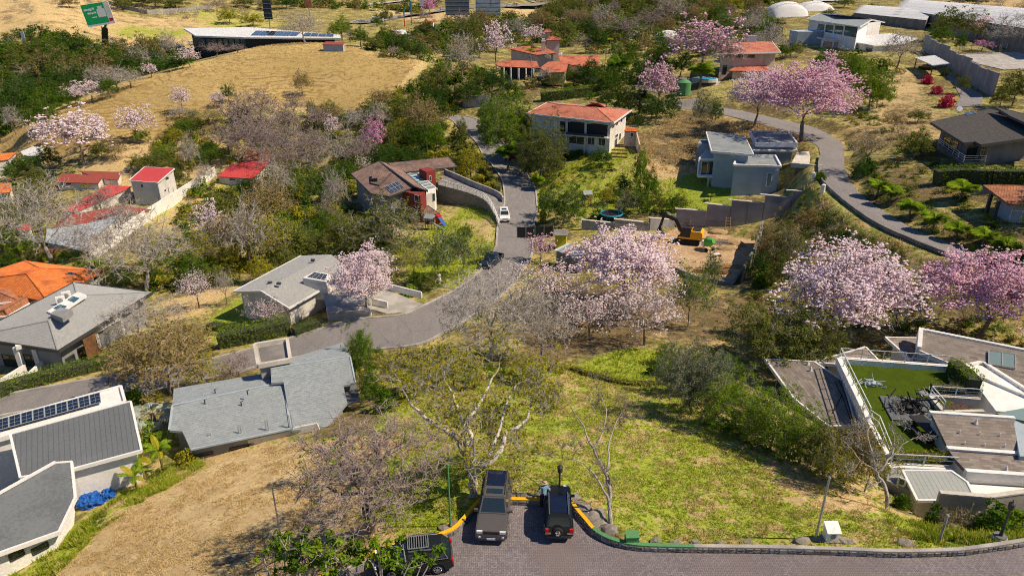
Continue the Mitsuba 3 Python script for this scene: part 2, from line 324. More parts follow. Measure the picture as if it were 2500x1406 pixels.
# a table of heights on a fan of rows and columns, finer near by
NR, NC, APEX, TX = 760, 640, 70.0, 1.75
_yr = np.concatenate([np.linspace(-60, 14, 30)[:-1], 14 + (np.expm1(np.linspace(0, 1, NR - 29) * 3.6) / math.expm1(3.6)) * 1000])
_tc = np.linspace(-1, 1, NC); _tc = TX * (.62 * _tc + .38 * _tc ** 3)
GY = np.repeat(_yr[:, None], NC, 1); GX = (GY + APEX) * _tc[None]
_cs = 4
_cy, _cx = np.r_[np.arange(0, NR, _cs), NR - 1], np.r_[np.arange(0, NC, _cs), NC - 1]
_coarse = _rbf(warp(GX[np.ix_(_cy, _cx)].ravel(), GY[np.ix_(_cy, _cx)].ravel())).reshape(len(_cy), len(_cx))
from scipy.interpolate import RectBivariateSpline, RegularGridInterpolator
GZ = RectBivariateSpline(_cy, _cx, _coarse, kx=3, ky=3, s=0)(np.arange(NR), np.arange(NC))
GZ = gaussian_filter(GZ, 2.0)
def rowcol(x, y):
    x, y = np.asarray(x, float), np.asarray(y, float)
    return np.interp(y, _yr, np.arange(NR)), np.interp(x / np.maximum(y + APEX, 1), _tc, np.arange(NC))
def sample(tab, x, y):
    r, c = rowcol(x, y); i = np.clip(np.floor(r).astype(int), 0, NR - 2); j = np.clip(np.floor(c).astype(int), 0, NC - 2); a, b = r - i, c - j
    return (tab[i, j] * (1 - b) + tab[i, j + 1] * b) * (1 - a) + (tab[i + 1, j] * (1 - b) + tab[i + 1, j + 1] * b) * a
def H(x, y): return sample(GZ, x, y)
def G(px, py):
    """where the line of sight through a pixel of the photograph meets the land"""
    r = ray(px, py); t = np.concatenate([np.arange(22, 200, .25), np.arange(200, 1100, 1.)])
    p = np.array([0, 0, CAM_H]) + t[:, None] * r
    g = p[:, 2] - H(p[:, 0], p[:, 1]); k = np.argmax(g < 0)
    if g[k] >= 0: return p[-1]
    w = g[k - 1] / (g[k - 1] - g[k]); q = p[k - 1] * (1 - w) + p[k] * w
    return np.array([q[0], q[1], H(q[0], q[1])])
def GP(*pix): return np.array([G(*p) for p in pix])
def smooth_line(p, step=.8):
    p = np.asarray(p, float); s = np.r_[0, np.cumsum(np.linalg.norm(np.diff(p[:, :2], axis=0), axis=1))]
    from scipy.interpolate import PchipInterpolator
    u = np.linspace(0, s[-1], max(2, int(s[-1] / step)))
    return np.stack([PchipInterpolator(s, p[:, k])(u) for k in range(p.shape[1])], 1)
def flatten(poly, z, soft):
    """level ground inside poly (world x, y), blended over soft metres; z: a number or a function of x, y"""
    global GZ
    x0, y0, x1, y1 = poly.bounds
    m = (GX > x0 - soft) & (GX < x1 + soft) & (GY > y0 - soft) & (GY < y1 + soft)
    d = shapely.distance(poly, shapely.points(GX[m], GY[m])); w = np.clip(1 - d / soft, 0, 1); w = w * w * (3 - 2 * w)
    GZ[m] = GZ[m] * (1 - w) + (z(GX[m], GY[m]) if callable(z) else z) * w
def P2(*pts): return Polygon([(p[0], p[1]) for p in pts])

# ---- roads: centre lines and widths from the two edges seen in the photograph
ROADS = {
 'street': ([(-60, 985, -8, 1015), (0, 975, 40, 1005), (250, 930, 290, 962), (500, 885, 530, 915), (700, 838, 735, 868), (870, 792, 915, 842), (975, 778, 1015, 828), (1046, 748, 1092, 798), (1112, 712, 1166, 758), (1160, 678, 1232, 712), (1192, 638, 1275, 660),
             (1212, 598, 1300, 610), (1215, 555, 1300, 562), (1232, 500, 1312, 505), (1228, 455, 1308, 460), (1205, 415, 1290, 425), (1180, 385, 1262, 385), (1160, 350, 1230, 345), (1120, 318, 1195, 312), (1105, 298, 1180, 296), (1080, 285, 1130, 280)], 'asphalt'),
 'hill_road': ([(2360, 655, 2460, 630), (2225, 602, 2330, 585), (2130, 560, 2225, 545), (2050, 505, 2140, 492), (2008, 460, 2090, 445), (1995, 420, 2065, 400), (2000, 385, 2062, 365), (1985, 358, 2050, 335), (1940, 335, 2000, 308), (1870, 315, 1900, 285), (1760, 285, 1790, 262), (1640, 268, 1660, 248), (1540, 262, 1550, 243)], 'asphalt')}
road_mask = np.zeros_like(GZ)
def build_road(name, edges, m):
    """edges: (left pixel, right pixel) pairs along the road"""
    L = smooth_line(GP(*[(e[0], e[1]) for e in edges]), .7); n = len(L); R0 = GP(*[(e[2], e[3]) for e in edges])
    s = np.r_[0, np.cumsum(np.linalg.norm(np.diff(R0[:, :2], axis=0), axis=1))]
    from scipy.interpolate import PchipInterpolator
    u = np.linspace(0, s[-1], n); R = np.stack([PchipInterpolator(s, R0[:, k])(u) for k in range(3)], 1)
    poly = Polygon(np.vstack([L[:, :2], R[::-1, :2]])).buffer(0)
    z = gaussian_filter((H(L[:, 0], L[:, 1]) + H(R[:, 0], R[:, 1])) / 2, 6)
    from scipy.spatial import cKDTree
    C = (L + R) / 2; tree = cKDTree(C[:, :2])
    flatten(poly.buffer(.6), lambda x, y: z[tree.query(np.stack([x, y], -1), k=3)[1]].mean(-1) - .07, 3.5)
    k = 7; v = np.array([[*(L[i, :2] * (1 - t) + R[i, :2] * t), z[i] + .03 + .05 * (1 - (2 * t - 1) ** 2)] for i in range(n) for t in np.linspace(0, 1, k)])
    f = [[i * k + j, i * k + j + 1, (i + 1) * k + j + 1, (i + 1) * k + j] for i in range(n - 1) for j in range(k - 1)]
    return name, v, np.array(f), m, L, R, z, poly
ROADBUILT = [build_road(n, *r) for n, r in ROADS.items()]
STREET, HILLROAD = ROADBUILT[0], ROADBUILT[1]
def up_facing(v, f):
    f = np.asarray(f); f = np.vstack([f[:, [0, 1, 2]], f[:, [0, 2, 3]]]) if f.shape[1] == 4 else f
    c = np.cross(v[f[:, 1]] - v[f[:, 0]], v[f[:, 2]] - v[f[:, 0]])[:, 2] < 0
    f[c] = f[c][:, ::-1]; return f
for n, v, f, m, L, R, z, poly in ROADBUILT: struct(n, (v, up_facing(v, f)), m, smooth=True)

# ---- the paved front road with its turning bay; kerb line from left to right
KERB_PX = [(760, 1420), (880, 1362), (960, 1330), (1040, 1312), (1105, 1290), (1135, 1262), (1160, 1232), (1185, 1213), (1245, 1216), (1320, 1217), (1388, 1217), (1400, 1232), (1425, 1262), (1450, 1290), (1480, 1308), (1520, 1321), (1570, 1328), (1680, 1331), (1850, 1333), (2050, 1338), (2200, 1343), (2330, 1340), (2420, 1330), (2530, 1313), (2700, 1285)]
KERB = np.array([at(x, y, .42)[:2] for x, y in KERB_PX])
_front = np.vstack([KERB, [[60, 24], [60, -30], [-14, -30], [-14, 10]]])
FRONT = Polygon(_front).buffer(0)
flatten(FRONT.buffer(-.2), -.08, 1.6)
BAY = FRONT
def sheet(poly, z, res=1.5):
    """a polygon as a grid-cut sheet"""
    x0, y0, x1, y1 = poly.bounds; vs, fs, n = [], [], 0
    for gx in np.arange(x0, x1, res):
        for gy in np.arange(y0, y1, res):
            q = poly.intersection(shapely.box(gx, gy, gx + res, gy + res))
            for g in getattr(q, 'geoms', [q]):
                if g.geom_type == 'Polygon' and g.area > 1e-4:
                    v, f = trimesh.creation.triangulate_polygon(g, engine='earcut'); vs.append(v); fs.append(f + n); n += len(v)
    v = np.vstack(vs); return np.column_stack([v, z(v[:, 0], v[:, 1]) if callable(z) else np.full(len(v), float(z))]), np.vstack(fs)
v, f = sheet(FRONT, 0.0, 6.0); struct('paved_road', (v, up_facing(v, f)), 'paver')
# ---------------------------------------------------------------- what grows where (read by the ground's material), then the land as one sheet cut into lots
U = np.full(GZ.shape, .60); W = np.full(GZ.shape, .52)
_wob = 2.2 * (meshkit.fbm(np.stack([GX * .16, GY * .16, GX * 0], -1), 3) - .5); _wob2 = 2.2 * (meshkit.fbm(np.stack([GX * .16, GY * .16, GX * 0 + 9], -1), 3) - .5)
def inside(poly): return shapely.contains_xy(poly, GX + _wob, GY + _wob2)
def lot(px): return P2(*[G(*p) for p in px]).buffer(0)
LOTS = [  # pixels round the lot, green, soil
 ([(-300, 1600), (60, 1420), (330, 1180), (480, 1112), (720, 1082), (1000, 1060), (1110, 1180), (1130, 1260), (1040, 1310), (900, 1360), (700, 1500)], .10, .05),
 ([(960, 1090), (1130, 1120), (1185, 1213), (1100, 1290), (940, 1335), (900, 1250)], .80, .1),
 ([(0, 1420), (180, 1300), (330, 1185), (480, 1110), (500, 1135), (400, 1200), (250, 1290), (120, 1420)], .62, .2),
 ([(930, 1060), (1000, 900), (1400, 895), (1650, 955), (1850, 1120), (2000, 1190), (2150, 1240), (2250, 1290), (2520, 1310), (2400, 1335), (2050, 1340), (1560, 1325), (1400, 1215), (1185, 1213), (1080, 1130)], .62, .03),
 ([(2130, 1250), (2250, 1280), (2520, 1300), (2520, 1320), (2330, 1335), (2200, 1300)], .97, .0),
 ([(1850, 1110), (2100, 1170), (2200, 1260), (2100, 1260), (1950, 1230)], .30, .1),
 ([(1420, 900), (1620, 960), (1700, 960), (1640, 870), (1540, 850)], 1.0, .0),
 ([(1290, 890), (1530, 850), (1620, 790), (1720, 840), (1820, 800), (1830, 735), (1700, 725), (1400, 700), (1290, 760)], .22, .85),
 ([(980, 600), (1190, 470), (1235, 570), (1190, 640), (1120, 700), (1000, 690)], .66, .0),
 ([(1010, 615), (1180, 640), (1110, 690), (1020, 680)], .95, .0),
 ([(1120, 530), (1215, 545), (1200, 600), (1150, 560)], .3, .0),
 ([(600, 690), (480, 770), (380, 790), (420, 730), (560, 690)], .12, .1),
 ([(520, 775), (610, 725), (620, 800), (540, 830)], .95, .0),
 ([(1320, 440), (1500, 360), (1600, 380), (1720, 520), (1560, 520), (1420, 520), (1310, 520)], .66, .15),
 ([(1540, 330), (1690, 290), (1720, 330), (1700, 420), (1560, 440)], .42, .62),
 ([(1540, 400), (1700, 400), (1690, 430), (1600, 440)], .15, .35),
 ([(1640, 270), (1960, 320), (1980, 345), (1720, 330), (1600, 320)], .45, .6),
 ([(1930, 470), (2010, 470), (2120, 560), (2240, 610), (2180, 660), (2000, 660), (1880, 620)], .55, .25),
 ([(2080, 300), (2250, 250), (2330, 300), (2280, 350), (2060, 350)], .35, .5),
 ([(2140, 180), (2240, 170), (2260, 240), (2130, 290)], .25, .4),
 ([(390, 500), (530, 440), (560, 460), (470, 560), (380, 570)], .35, .05),
 ([(180, 420), (330, 360), (500, 330), (620, 380), (560, 420), (300, 470)], .10, .25),
 ([(-60, 170), (-60, -20), (240, -20), (300, 40), (520, 45), (700, 95), (480, 110), (220, 90), (60, 110)], .25, .38),
 ([(300, 60), (480, 70), (460, 90), (270, 85)], .62, .0),
 ([(480, 30), (640, 30), (700, 60), (500, 70)], .55, .1),
 ([(900, 20), (1120, 20), (1230, 60), (1000, 50)], .05, .1), ([(1230, 20), (1420, 10), (1420, 60), (1240, 60)], .12, .1),
 ([(2230, 60), (2330, -20), (2560, -20), (2560, 40)], .06, .2),
 ([(1520, 850), (1660, 880), (1700, 930), (1640, 960), (1560, 930)], 1.0, .0),
 ([(1580, 760), (1740, 740), (1830, 735), (1760, 800), (1640, 830)], .05, .75),
 ([(980, 770), (860, 830), (1010, 850), (1060, 800)], .25, .7),
 ([(2080, 420), (2280, 400), (2540, 440), (2540, 720), (2380, 620), (2260, 560), (2120, 480)], .70, .62), ([(1660, 430), (1800, 430), (1800, 520), (1660, 520)], .9, .3),  # right garden: its soil share paints tree shade over green lawn
 ([(200, 160), (330, 100), (470, 110), (470, 140), (250, 170)], .18, .25),
]
for px, u, w in LOTS:
    m = inside(lot(px)); U[m] = u; W[m] = w
HILL = lot([(-60, 345), (70, 298), (180, 250), (300, 203), (450, 163), (600, 123), (690, 108), (860, 116), (940, 130), (1030, 152), (980, 200), (930, 260), (860, 280), (760, 265), (620, 250), (520, 280), (430, 330), (330, 350), (180, 380), (-60, 420)])
_h = HILL.buffer(1.5); inh = shapely.contains_xy(_h, GX, GY); U[inh] = .0; W[inh] = .0
U = gaussian_filter(U, 1.6); W = gaussian_filter(W, 1.6)
PIT = lot([(1560, 600), (1660, 545), (1850, 570), (1835, 620), (1790, 690), (1600, 655)])
flatten(PIT, -13.3, 1.5)
PAD = P2(*[at(x, y, z) for x, y, z in ((1995, 884, -5), (2113, 850, -5), (2164, 826, -4.5), (2245, 808, -4), (2560, 866, -4), (2560, 1208, -2), (2409, 1226, -2), (2296, 1217, -2), (2280, 1232, -3), (2235, 1236, -4.4), (2170, 1195, -5.2), (2130, 1120, -6), (2095, 1050, -6), (2055, 1000, -6))]).buffer(0)
flatten(PAD, -8.0, 1.0)
# small unevenness of the soil, none on the roads
rel = .10 * (meshkit.fbm(np.stack([GX * .9, GY * .9, GX * 0], -1), 3) - .5) + .5 * (meshkit.fbm(np.stack([GX * .11, GY * .11, GX * 0 + 4], -1), 2) - .5)
dm = np.ones_like(GZ)
for _, _, _, _, _, _, _, poly in ROADBUILT:
    x0, y0, x1, y1 = poly.bounds; m = (GX > x0 - 4) & (GX < x1 + 4) & (GY > y0 - 4) & (GY < y1 + 4)
    dm[m] = np.minimum(dm[m], np.clip(shapely.distance(poly, shapely.points(GX[m], GY[m])) / 3 - .1, 0, 1))
m = (np.abs(GX) < 70) & (GY < 60); dm[m] = np.minimum(dm[m], np.clip(shapely.distance(FRONT, shapely.points(GX[m], GY[m])) / 3 - .05, 0, 1))
GZ = GZ + rel * dm
_bank = shapely.contains_xy(FRONT.buffer(.0), GX, GY)
idx = np.arange(NR * NC).reshape(NR, NC)
quad = np.stack([idx[:-1, :-1], idx[:-1, 1:], idx[1:, 1:], idx[1:, :-1]], -1).reshape(-1, 4)
cx, cy = GX.ravel()[quad].mean(1), GY.ravel()[quad].mean(1)
V = np.stack([GX.ravel(), GY.ravel(), GZ.ravel()], 1); UV = np.stack([U.ravel(), W.ravel()], 1)
own = np.zeros(len(quad), int)
own[shapely.contains_xy(lot(LOTS[0][0]), cx, cy)] = 1
own[shapely.contains_xy(lot(LOTS[3][0]).difference(FRONT), cx, cy)] = 2
own[shapely.contains_xy(HILL, cx, cy)] = 3
own[shapely.contains_xy(PIT, cx, cy)] = 4
for i, (n, m) in enumerate((('ground', 'ground'), ('dry_slope', 'ground'), ('grassy_lot', 'ground'), ('dry_hill', 'hill'), ('building_pit_floor', 'soil'))):
    q = quad[own == i]; u, inv = np.unique(q, return_inverse=True)
    struct(n, (V[u], inv.reshape(-1, 4)), m, smooth=True, uv=UV[u])
# ================================================================ buildings
FOOT = []
class Plane:
    """a roof or floor plane through three points given as (pixel, pixel, height); or level, from one height"""
    def __init__(s, *r):
        if len(r) == 1: s.n, s.d = np.array([0, 0, 1.]), float(r[0])
        else:
            a, b, c = (at(*q) for q in r); n = np.cross(b - a, c - a); n /= np.linalg.norm(n); n *= np.sign(n[2]); s.n, s.d = n, n @ a
    def __call__(s, px, py):
        o, r = np.array([0, 0, CAM_H]), ray(px, py); return o + r * ((s.d - s.n @ o) / (s.n @ r))
    def z(s, x, y): return (s.d - s.n[0] * x - s.n[1] * y) / s.n[2]
    def pts(s, pix): return np.array([s(*p) for p in pix])
def fit(P):
    P = np.asarray(P); A = np.c_[P[:, :2], np.ones(len(P))]; c = np.linalg.lstsq(A, P[:, 2], rcond=None)[0]
    return lambda x, y: c[0] * x + c[1] * y + c[2]
def slab_mb(P, th, mb=None):
    """a plate with polygon P (n x 3, in order) as its top; uv in metres along and up the slope on the top"""
    P = np.asarray(P, float); mb = mb or MB(); n = len(P)
    if Polygon(P[:, :2]).exterior.is_ccw is False: P = P[::-1]
    f = fit(P); g = np.array([f(1, 0) - f(0, 0), f(0, 1) - f(0, 0)])
    up = g / np.linalg.norm(g) if np.linalg.norm(g) > .01 else (lambda e: np.array([-e[1], e[0]]))(((P[1] - P[0])[:2]) / np.linalg.norm((P[1] - P[0])[:2]))
    al = np.array([up[1], -up[0]]); uv = np.stack([P[:, :2] @ al, P[:, :2] @ up * math.sqrt(1 + g @ g)], 1) + 1e-3
    v2, tri = trimesh.creation.triangulate_polygon(Polygon(P[:, :2]), engine='earcut')
    m = np.argmin(((v2[:, None] - P[None, :, :2]) ** 2).sum(-1), 1); tri = m[tri]
    tri = up_facing(P, tri)
    mb.add(P, tri, uv); mb.add(P - [0, 0, th], tri[:, ::-1])
    q = np.vstack([P, P - [0, 0, th]]); mb.add(q, [[i, i + n, (i + 1) % n + n, (i + 1) % n] for i in range(n)]); return mb
def prism_mb(P, zb, mb):
    P = np.asarray(P, float); n = len(P); FOOT.append(P)
    if not Polygon(P[:, :2]).exterior.is_ccw: P = P[::-1]
    B = np.c_[P[:, :2], np.full(n, zb) if np.isscalar(zb) else zb]
    v2, tri = trimesh.creation.triangulate_polygon(Polygon(P[:, :2]), engine='earcut'); m = np.argmin(((v2[:, None] - P[None, :, :2]) ** 2).sum(-1), 1); tri = up_facing(P, m[tri])
    mb.add(P, tri); mb.add(B, tri[:, ::-1]); mb.add(np.vstack([P, B]), [[i, i + n, (i + 1) % n + n, (i + 1) % n] for i in range(n)])
    return [(P[i], P[(i + 1) % n], zb) for i in range(n)]
def roof(t, P, m, th=.2, trim=None, name='roof', label=None, up=.02):
    k = part(t, name, slab_mb(P, th), m, label=label)
    if trim: edge_bars(k, P, trim, th, up)
    return k
def edge_bars(k, P, m, th=.2, up=.03, w=.16, name='fascia'):
    mb = MB(); P = np.asarray(P); c = P.mean(0)
    for i in range(len(P)):
        a, b = P[i], P[(i + 1) % len(P)]; o = np.array([(b - a)[1], -(b - a)[0], 0]); o /= np.linalg.norm(o) + 1e-9
        if o @ (a - c) < 0: o = -o
        a, b = a + o * w * .4, b + o * w * .4; d = (b - a) / (np.linalg.norm(b - a) + 1e-9)
        mb.bar(a - d * w * .4 + [0, 0, up - th / 2], b + d * w * .4 + [0, 0, up - th / 2], w, th + .06)
    part(k, name, mb, m)
def bodies(t, planes, zb, m, inset=.35, th=.2, name='wall', cut=None):
    """walls below roof planes, set in from the eaves; returns the faces for windows"""
    polys = [P2(*P).buffer(0) for P in planes]; inner = shapely.union_all([p.buffer(.03) for p in polys]).buffer(-inset - .03, join_style='mitre'); mb, faces = MB(), []
    if cut is not None: inner = inner.intersection(cut)
    for P, p in zip(planes, polys):
        f = fit(P)
        for q in getattr(p.intersection(inner), 'geoms', [p.intersection(inner)]):
            if q.geom_type != 'Polygon' or q.area < .05: continue
            c = np.array(q.simplify(.02).exterior.coords)[:-1]
            if len(c) >= 3: faces += prism_mb(np.c_[c, f(c[:, 0], c[:, 1]) - th + .01], zb, mb)
    part(t, name, mb, m); return faces
def box_body(t, P, zb, m, name='wall'):
    """a solid with P (n x 3) as its top"""
    mb = MB(); f = prism_mb(P, zb, mb); part(t, name, mb, m); return f
def on_face(faces, px, py):
    o, r = np.array([0, 0, CAM_H]), ray(px, py); best = None
    for A, B, zb in faces:
        d = (B - A)[:2]; L = np.linalg.norm(d)
        if L < .2: continue
        n = np.array([d[1], -d[0]]) / L
        if n @ r[:2] >= 0: continue
        s = (n @ (A[:2] - o[:2])) / (n @ r[:2]); p = o + s * r; u = (p[:2] - A[:2]) @ d / L
        if s > 0 and -.15 < u < L + .15 and (best is None or s < best[0]): best = (s, A, d / L, n)
    return best
def window(t, faces, x0, y0, x1, y1, m='glass', frame='trim_white', name='window', bars=1, w=.07):
    b = on_face(faces, (x0 + x1) / 2, (y0 + y1) / 2)
    if b is None: print('no wall at', t, x0, y0); return
    s, A, d, n = b; o = np.array([0, 0, CAM_H]); e = np.r_[d, 0]; N3 = np.r_[n, 0]
    def hit(px, py): r = ray(px, py); return o + r * ((n @ (A[:2] - o[:2])) / (n @ r[:2]))
    q = [hit(x0, (y0 + y1) / 2), hit(x1, (y0 + y1) / 2), hit((x0 + x1) / 2, y0), hit((x0 + x1) / 2, y1)]
    u0, u1 = sorted([(q[0] - A) @ e, (q[1] - A) @ e]); z1, z0 = q[2][2], q[3][2]; base = np.r_[A[:2], 0]
    W = lambda u, z, k: base + e * u + N3 * k + [0, 0, z]
    fr = MB(); 
    for (ua, za, ub, zb_) in ((u0, z0, u1, z0), (u0, z1, u1, z1), (u0, z0, u0, z1), (u1, z0, u1, z1)): fr.bar(W(ua, za, .03), W(ub, zb_, .03), w, .09)
    for i in range(1, bars): u = u0 + (u1 - u0) * i / bars; fr.bar(W(u, z0, .03), W(u, z1, .03), w * .6, .07)
    k = part(t, name, fr, frame); pn = MB(); pn.add([W(u0, z0, .015), W(u1, z0, .015), W(u1, z1, .015), W(u0, z1, .015), W(u0, z0, -.05), W(u1, z0, -.05), W(u1, z1, -.05), W(u0, z1, -.05)], [[0, 1, 2, 3], [0, 4, 5, 1], [2, 6, 7, 3], [1, 5, 6, 2], [3, 7, 4, 0]])
    part(k, 'pane' if 'glass' in m else 'panel', pn, m)
def panels(t, pl, quad, nu, nv, name='solar_panel', up=.10, gap=.03):
    """panels on a plane, from the quad's corners in order: left top, right top, right bottom, left bottom"""
    c = pl.pts(quad); L = lambda a, b: c[0] * (1 - a) * (1 - b) + c[1] * a * (1 - b) + c[2] * a * b + c[3] * (1 - a) * b
    for i in range(nu):
        for j in range(nv):
            q = np.array([L((i + gap) / nu, (j + gap) / nv), L((i + 1 - gap) / nu, (j + gap) / nv), L((i + 1 - gap) / nu, (j + 1 - gap) / nv), L((i + gap) / nu, (j + 1 - gap) / nv)]) + pl.n * up
            k = part(t, name, slab_mb(q, .05), 'solar'); fr = MB(); z = np.array([0, 0, .012])
            for a in range(4): fr.bar(q[a] + z, q[(a + 1) % 4] + z, .05, .03)
            for a in (1, 2): fr.bar(q[0] + (q[3] - q[0]) * a / 3 + z, q[1] + (q[2] - q[1]) * a / 3 + z, .015, .02)
            fr.bar((q[0] + q[1]) / 2 + z, (q[2] + q[3]) / 2 + z, .015, .02); part(k, 'frame', fr, 'solar_line')
def hip(t, corners, ridge, m, th=.2, trim=None):
    """four eave corners (going round) and the two ends of the ridge, nearest ends[0] to side 3-0, ends[1] to side 1-2"""
    a, b, c, d = corners; e, f = ridge; planes = [np.array(q) for q in ((a, b, f, e), (b, c, f), (c, d, e, f), (d, a, e))]
    for P in planes: k = roof(t, P, m, th)
    rb = MB(); 
    for p, q in ((a, e), (d, e), (b, f), (c, f), (e, f)): rb.bar(np.array(p) + [0, 0, .03], np.array(q) + [0, 0, .03], .22, .12)
    part(t, 'ridge_cap', rb, m)
    if trim: edge_bars(t, [a, b, c, d], trim, th, name='gutter')
    return planes
def railing(t, P, h=1.0, bars=3, m='rail', step=2.2, r=.03, name='railing'):
    P = np.asarray(P, float); mb = MB()
    for a, b in zip(P[:-1], P[1:]):
        n = max(1, int(round(np.linalg.norm(b - a) / step)))
        for k in range(n + 1): q = a + (b - a) * k / n; mb.bar(q, q + [0, 0, h], r * 2)
        for k in range(bars): z = np.array([0, 0, h * (k + 1) / bars]); mb.bar(a + z, b + z, r * (2 if k == bars - 1 else 1.3))
    return part(t, name, mb, m)
GZB = lambda P, d=2.5: float(min(H(p[0], p[1]) for p in P) - d)

# ---- 1: slate metal roofs at the lower left
t = thing('house', 'house at lower left with slate metal roofs, white walls and a solar panel row', 'house')
A = Plane((142, 1296, -6.2), (181, 1214, -5.8), (136, 1130, -4.7)); PA = A.pts([(142, 1296), (181, 1214), (172, 1128), (137, 1131), (0, 1206), (-130, 1278), (-130, 1393)])
B = Plane((176, 1143, -5.3), (341, 1099, -5.3), (317, 981, -4.0)); PB = B.pts([(28, 1060), (317, 981), (343, 1098), (176, 1143), (52, 1163)])
C = Plane(-4.75); PC = C.pts([(-120, 1063), (293, 947), (303, 983), (28, 1062), (-120, 1105)])
roof(t, PA, 'metal_flat', .22, 'trim_white', label='plain dark grey roof at the frame edge'); roof(t, PB, 'metal_slate', .2, 'trim_white', label='ribbed slate grey roof'); k = roof(t, PC, 'white', .25, label='flat white roof')
edge_bars(k, PC, 'white', .3, .16, .22, 'parapet')
rb = MB().bar(A(136, 1130) + [0, 0, .1], A(0, 1206) + [0, 0, .1], .22, .12).bar(A(0, 1206) + [0, 0, .1], A(-130, 1278) + [0, 0, .1], .22, .12); part(t, 'flashing', rb, 'trim_white')
panels(t, C, [(-36, 1040), (246, 964), (249, 989), (-36, 1068)], 10, 1, up=.28)
fa = bodies(t, [PA], -11, 'white', .5, .22); fa += bodies(t, [PB], -12, 'white', .3); fa += bodies(t, [PC], -13, 'white', .15)
for w in ((20, 1345, 60, 1362), (75, 1330, 120, 1345)): window(t, fa, *w, frame='trim_dark')
low = Plane(-8.2); PL = low.pts([(176, 1150), (335, 1108), (300, 1160), (205, 1215), (186, 1218)]); roof(t, PL, 'offwhite', .2, name='terrace'); box_body(t, PL - [0, 0, .2], -12, 'white', 'terrace_wall')
q = low.pts([(205, 1160), (262, 1130), (300, 1125)]); bl = MB(); bl.bar(q[0], q[0] + [0, 0, 1.4], .2); bl.bar(q[1], q[1] + [0, 0, 1.4], .2); part(t, 'post', bl, 'offwhite')
for i, (x0, y0, x1, y1) in enumerate(((218, 1172, 252, 1160), (257, 1158, 292, 1147))):
    a, b = low(x0, y0) + [0, 0, .55], low(x1, y1) + [0, 0, .55]
    t2 = thing('water_heater', f'silver water heater tank with a tube rack on the white terrace, {"left" if i == 0 else "right"} of the two', 'water heater')
    part(t2, 'tank', MB().tube([a, b], .26, 10), 'steel', smooth=30); e = MB(); d = np.array([.25, .95, .35])
    for s in np.linspace(.05, .95, 12): e.bar(a + (b - a) * s + [0, .1, .1], a + (b - a) * s + d, .05)
    part(t2, 'tubes', e, 'dark', kind='stuff'); part(t2, 'stand', MB().bar(a - [0, 0, .8], a, .06).bar(b - [0, 0, .8], b, .06).bar(a + d - [0, 0, 1.2], a + d, .06).bar(b + d - [0, 0, 1.2], b + d, .06), 'steel')
r = np.random.default_rng(1); s = trimesh.creation.icosphere(4); v = np.array(s.vertices) * [1.1, .8, .6]; v *= (1 + 1.3 * (meshkit.fbm(v * 3.4, 4) - .5))[:, None]; v *= .85; p = low(226, 1228)
t2 = thing('tarpaulin', 'bright blue crumpled tarpaulin heap beside the white terrace at the lower left', 'tarpaulin'); part(t2, 'cover', (v + p + [0, 0, .2], s.faces), 'blue', smooth=False); part(t2, 'fold', (v * [.5, .7, .9] + p + [.9, .5, .3], s.faces), 'blue', smooth=20)

# ---- 2: the blue grey shingle roof in front
t = thing('house_001' if False else 'house', 'long low house with blue grey shingle roofs and a brown stairwell top', 'house')
zn, zr, zf = -7.25, -5.75, -6.5
n1 = Plane((466, 1098, zn), (709, 1047, zn), (692, 933, zr)); f1 = Plane((422, 990, zr), (692, 933, zr), (424, 948, zf))
L1 = [n1.pts([(421, 991), (693, 933), (709, 1047), (466, 1098), (445, 1052), (413, 1050)]), f1.pts([(424, 948), (640, 912), (663, 928), (693, 932), (421, 990)])]
n2 = Plane((847, 982, -6.7), (720, 1005, -6.7), (850, 872, -4.9)); f2 = Plane((661, 902, -4.9), (838, 872, -4.9), (836, 836, -5.5))
L2 = [n2.pts([(661, 901), (855, 870), (868, 934), (838, 940), (848, 983), (800, 1040), (712, 1050), (692, 932), (662, 934)]), f2.pts([(658, 890), (836, 836), (855, 869), (661, 901)])]
for P in L1 + L2: roof(t, P, 'shingle_blue', .2)
roof(t, Plane(-6.9).pts([(837, 940), (868, 934), (881, 977), (848, 984)]), 'metal_flat', .15, name='side_roof', label='small dark flat roof at the right end')
fa = bodies(t, L1, -12, 'wallgrey', .45); fa += bodies(t, L2, -13, 'wallgrey', .45)
ed = MB(); 
for a, b in (((413, 1050), (421, 991)), ((466, 1098), (709, 1047)), ((693, 933), (709, 1047)), ((421, 991), (693, 933))): ed.bar(n1(*a) + [0, 0, .03], n1(*b) + [0, 0, .03], .14, .14)
for a, b in (((661, 901), (855, 870)), ((855, 870), (868, 934))): ed.bar(n2(*a) + [0, 0, .03], n2(*b) + [0, 0, .03], .12, .1)
part(t, 'flashing', ed, 'bluegrey')
top = Plane(-4.5).pts([(625, 842), (698, 830), (705, 876), (634, 889)]); fl = box_body(t, top - [0, 0, .25], -9, 'concrete', 'stairwell'); edge_bars(t, top, 'concrete_pale', .35, .1, .3, 'parapet'); roof(t, Polygon(top[:, :2]).buffer(-.2).exterior.coords[:-1] @ np.eye(2, 3) + [0, 0, top[0, 2] - .2], 'concrete_dark', .05, name='stair_top', label='brown flat top inside a concrete parapet')
for i, (x, y) in enumerate(((526, 960), (501, 986), (605, 963), (590, 990))):
    p = (f1 if y < 970 else n1)(x, y); part(t, 'vent_pipe', MB().tube([p, p + [0, 0, .4], p + [.15, 0, .45]], .05, 6), 'trim_dark')
for x0, y0, x1, y1 in ((470, 1106, 520, 1112), (560, 1085, 640, 1092)): window(t, fa, x0, y0, x1, y1, frame='trim_dark')
t = thing('garden_wall', 'low white wall along the dry slope under the blue grey eaves', 'wall'); q = GP((470, 1117), (560, 1098), (640, 1080), (700, 1064), (780, 1048)); mb = MB()
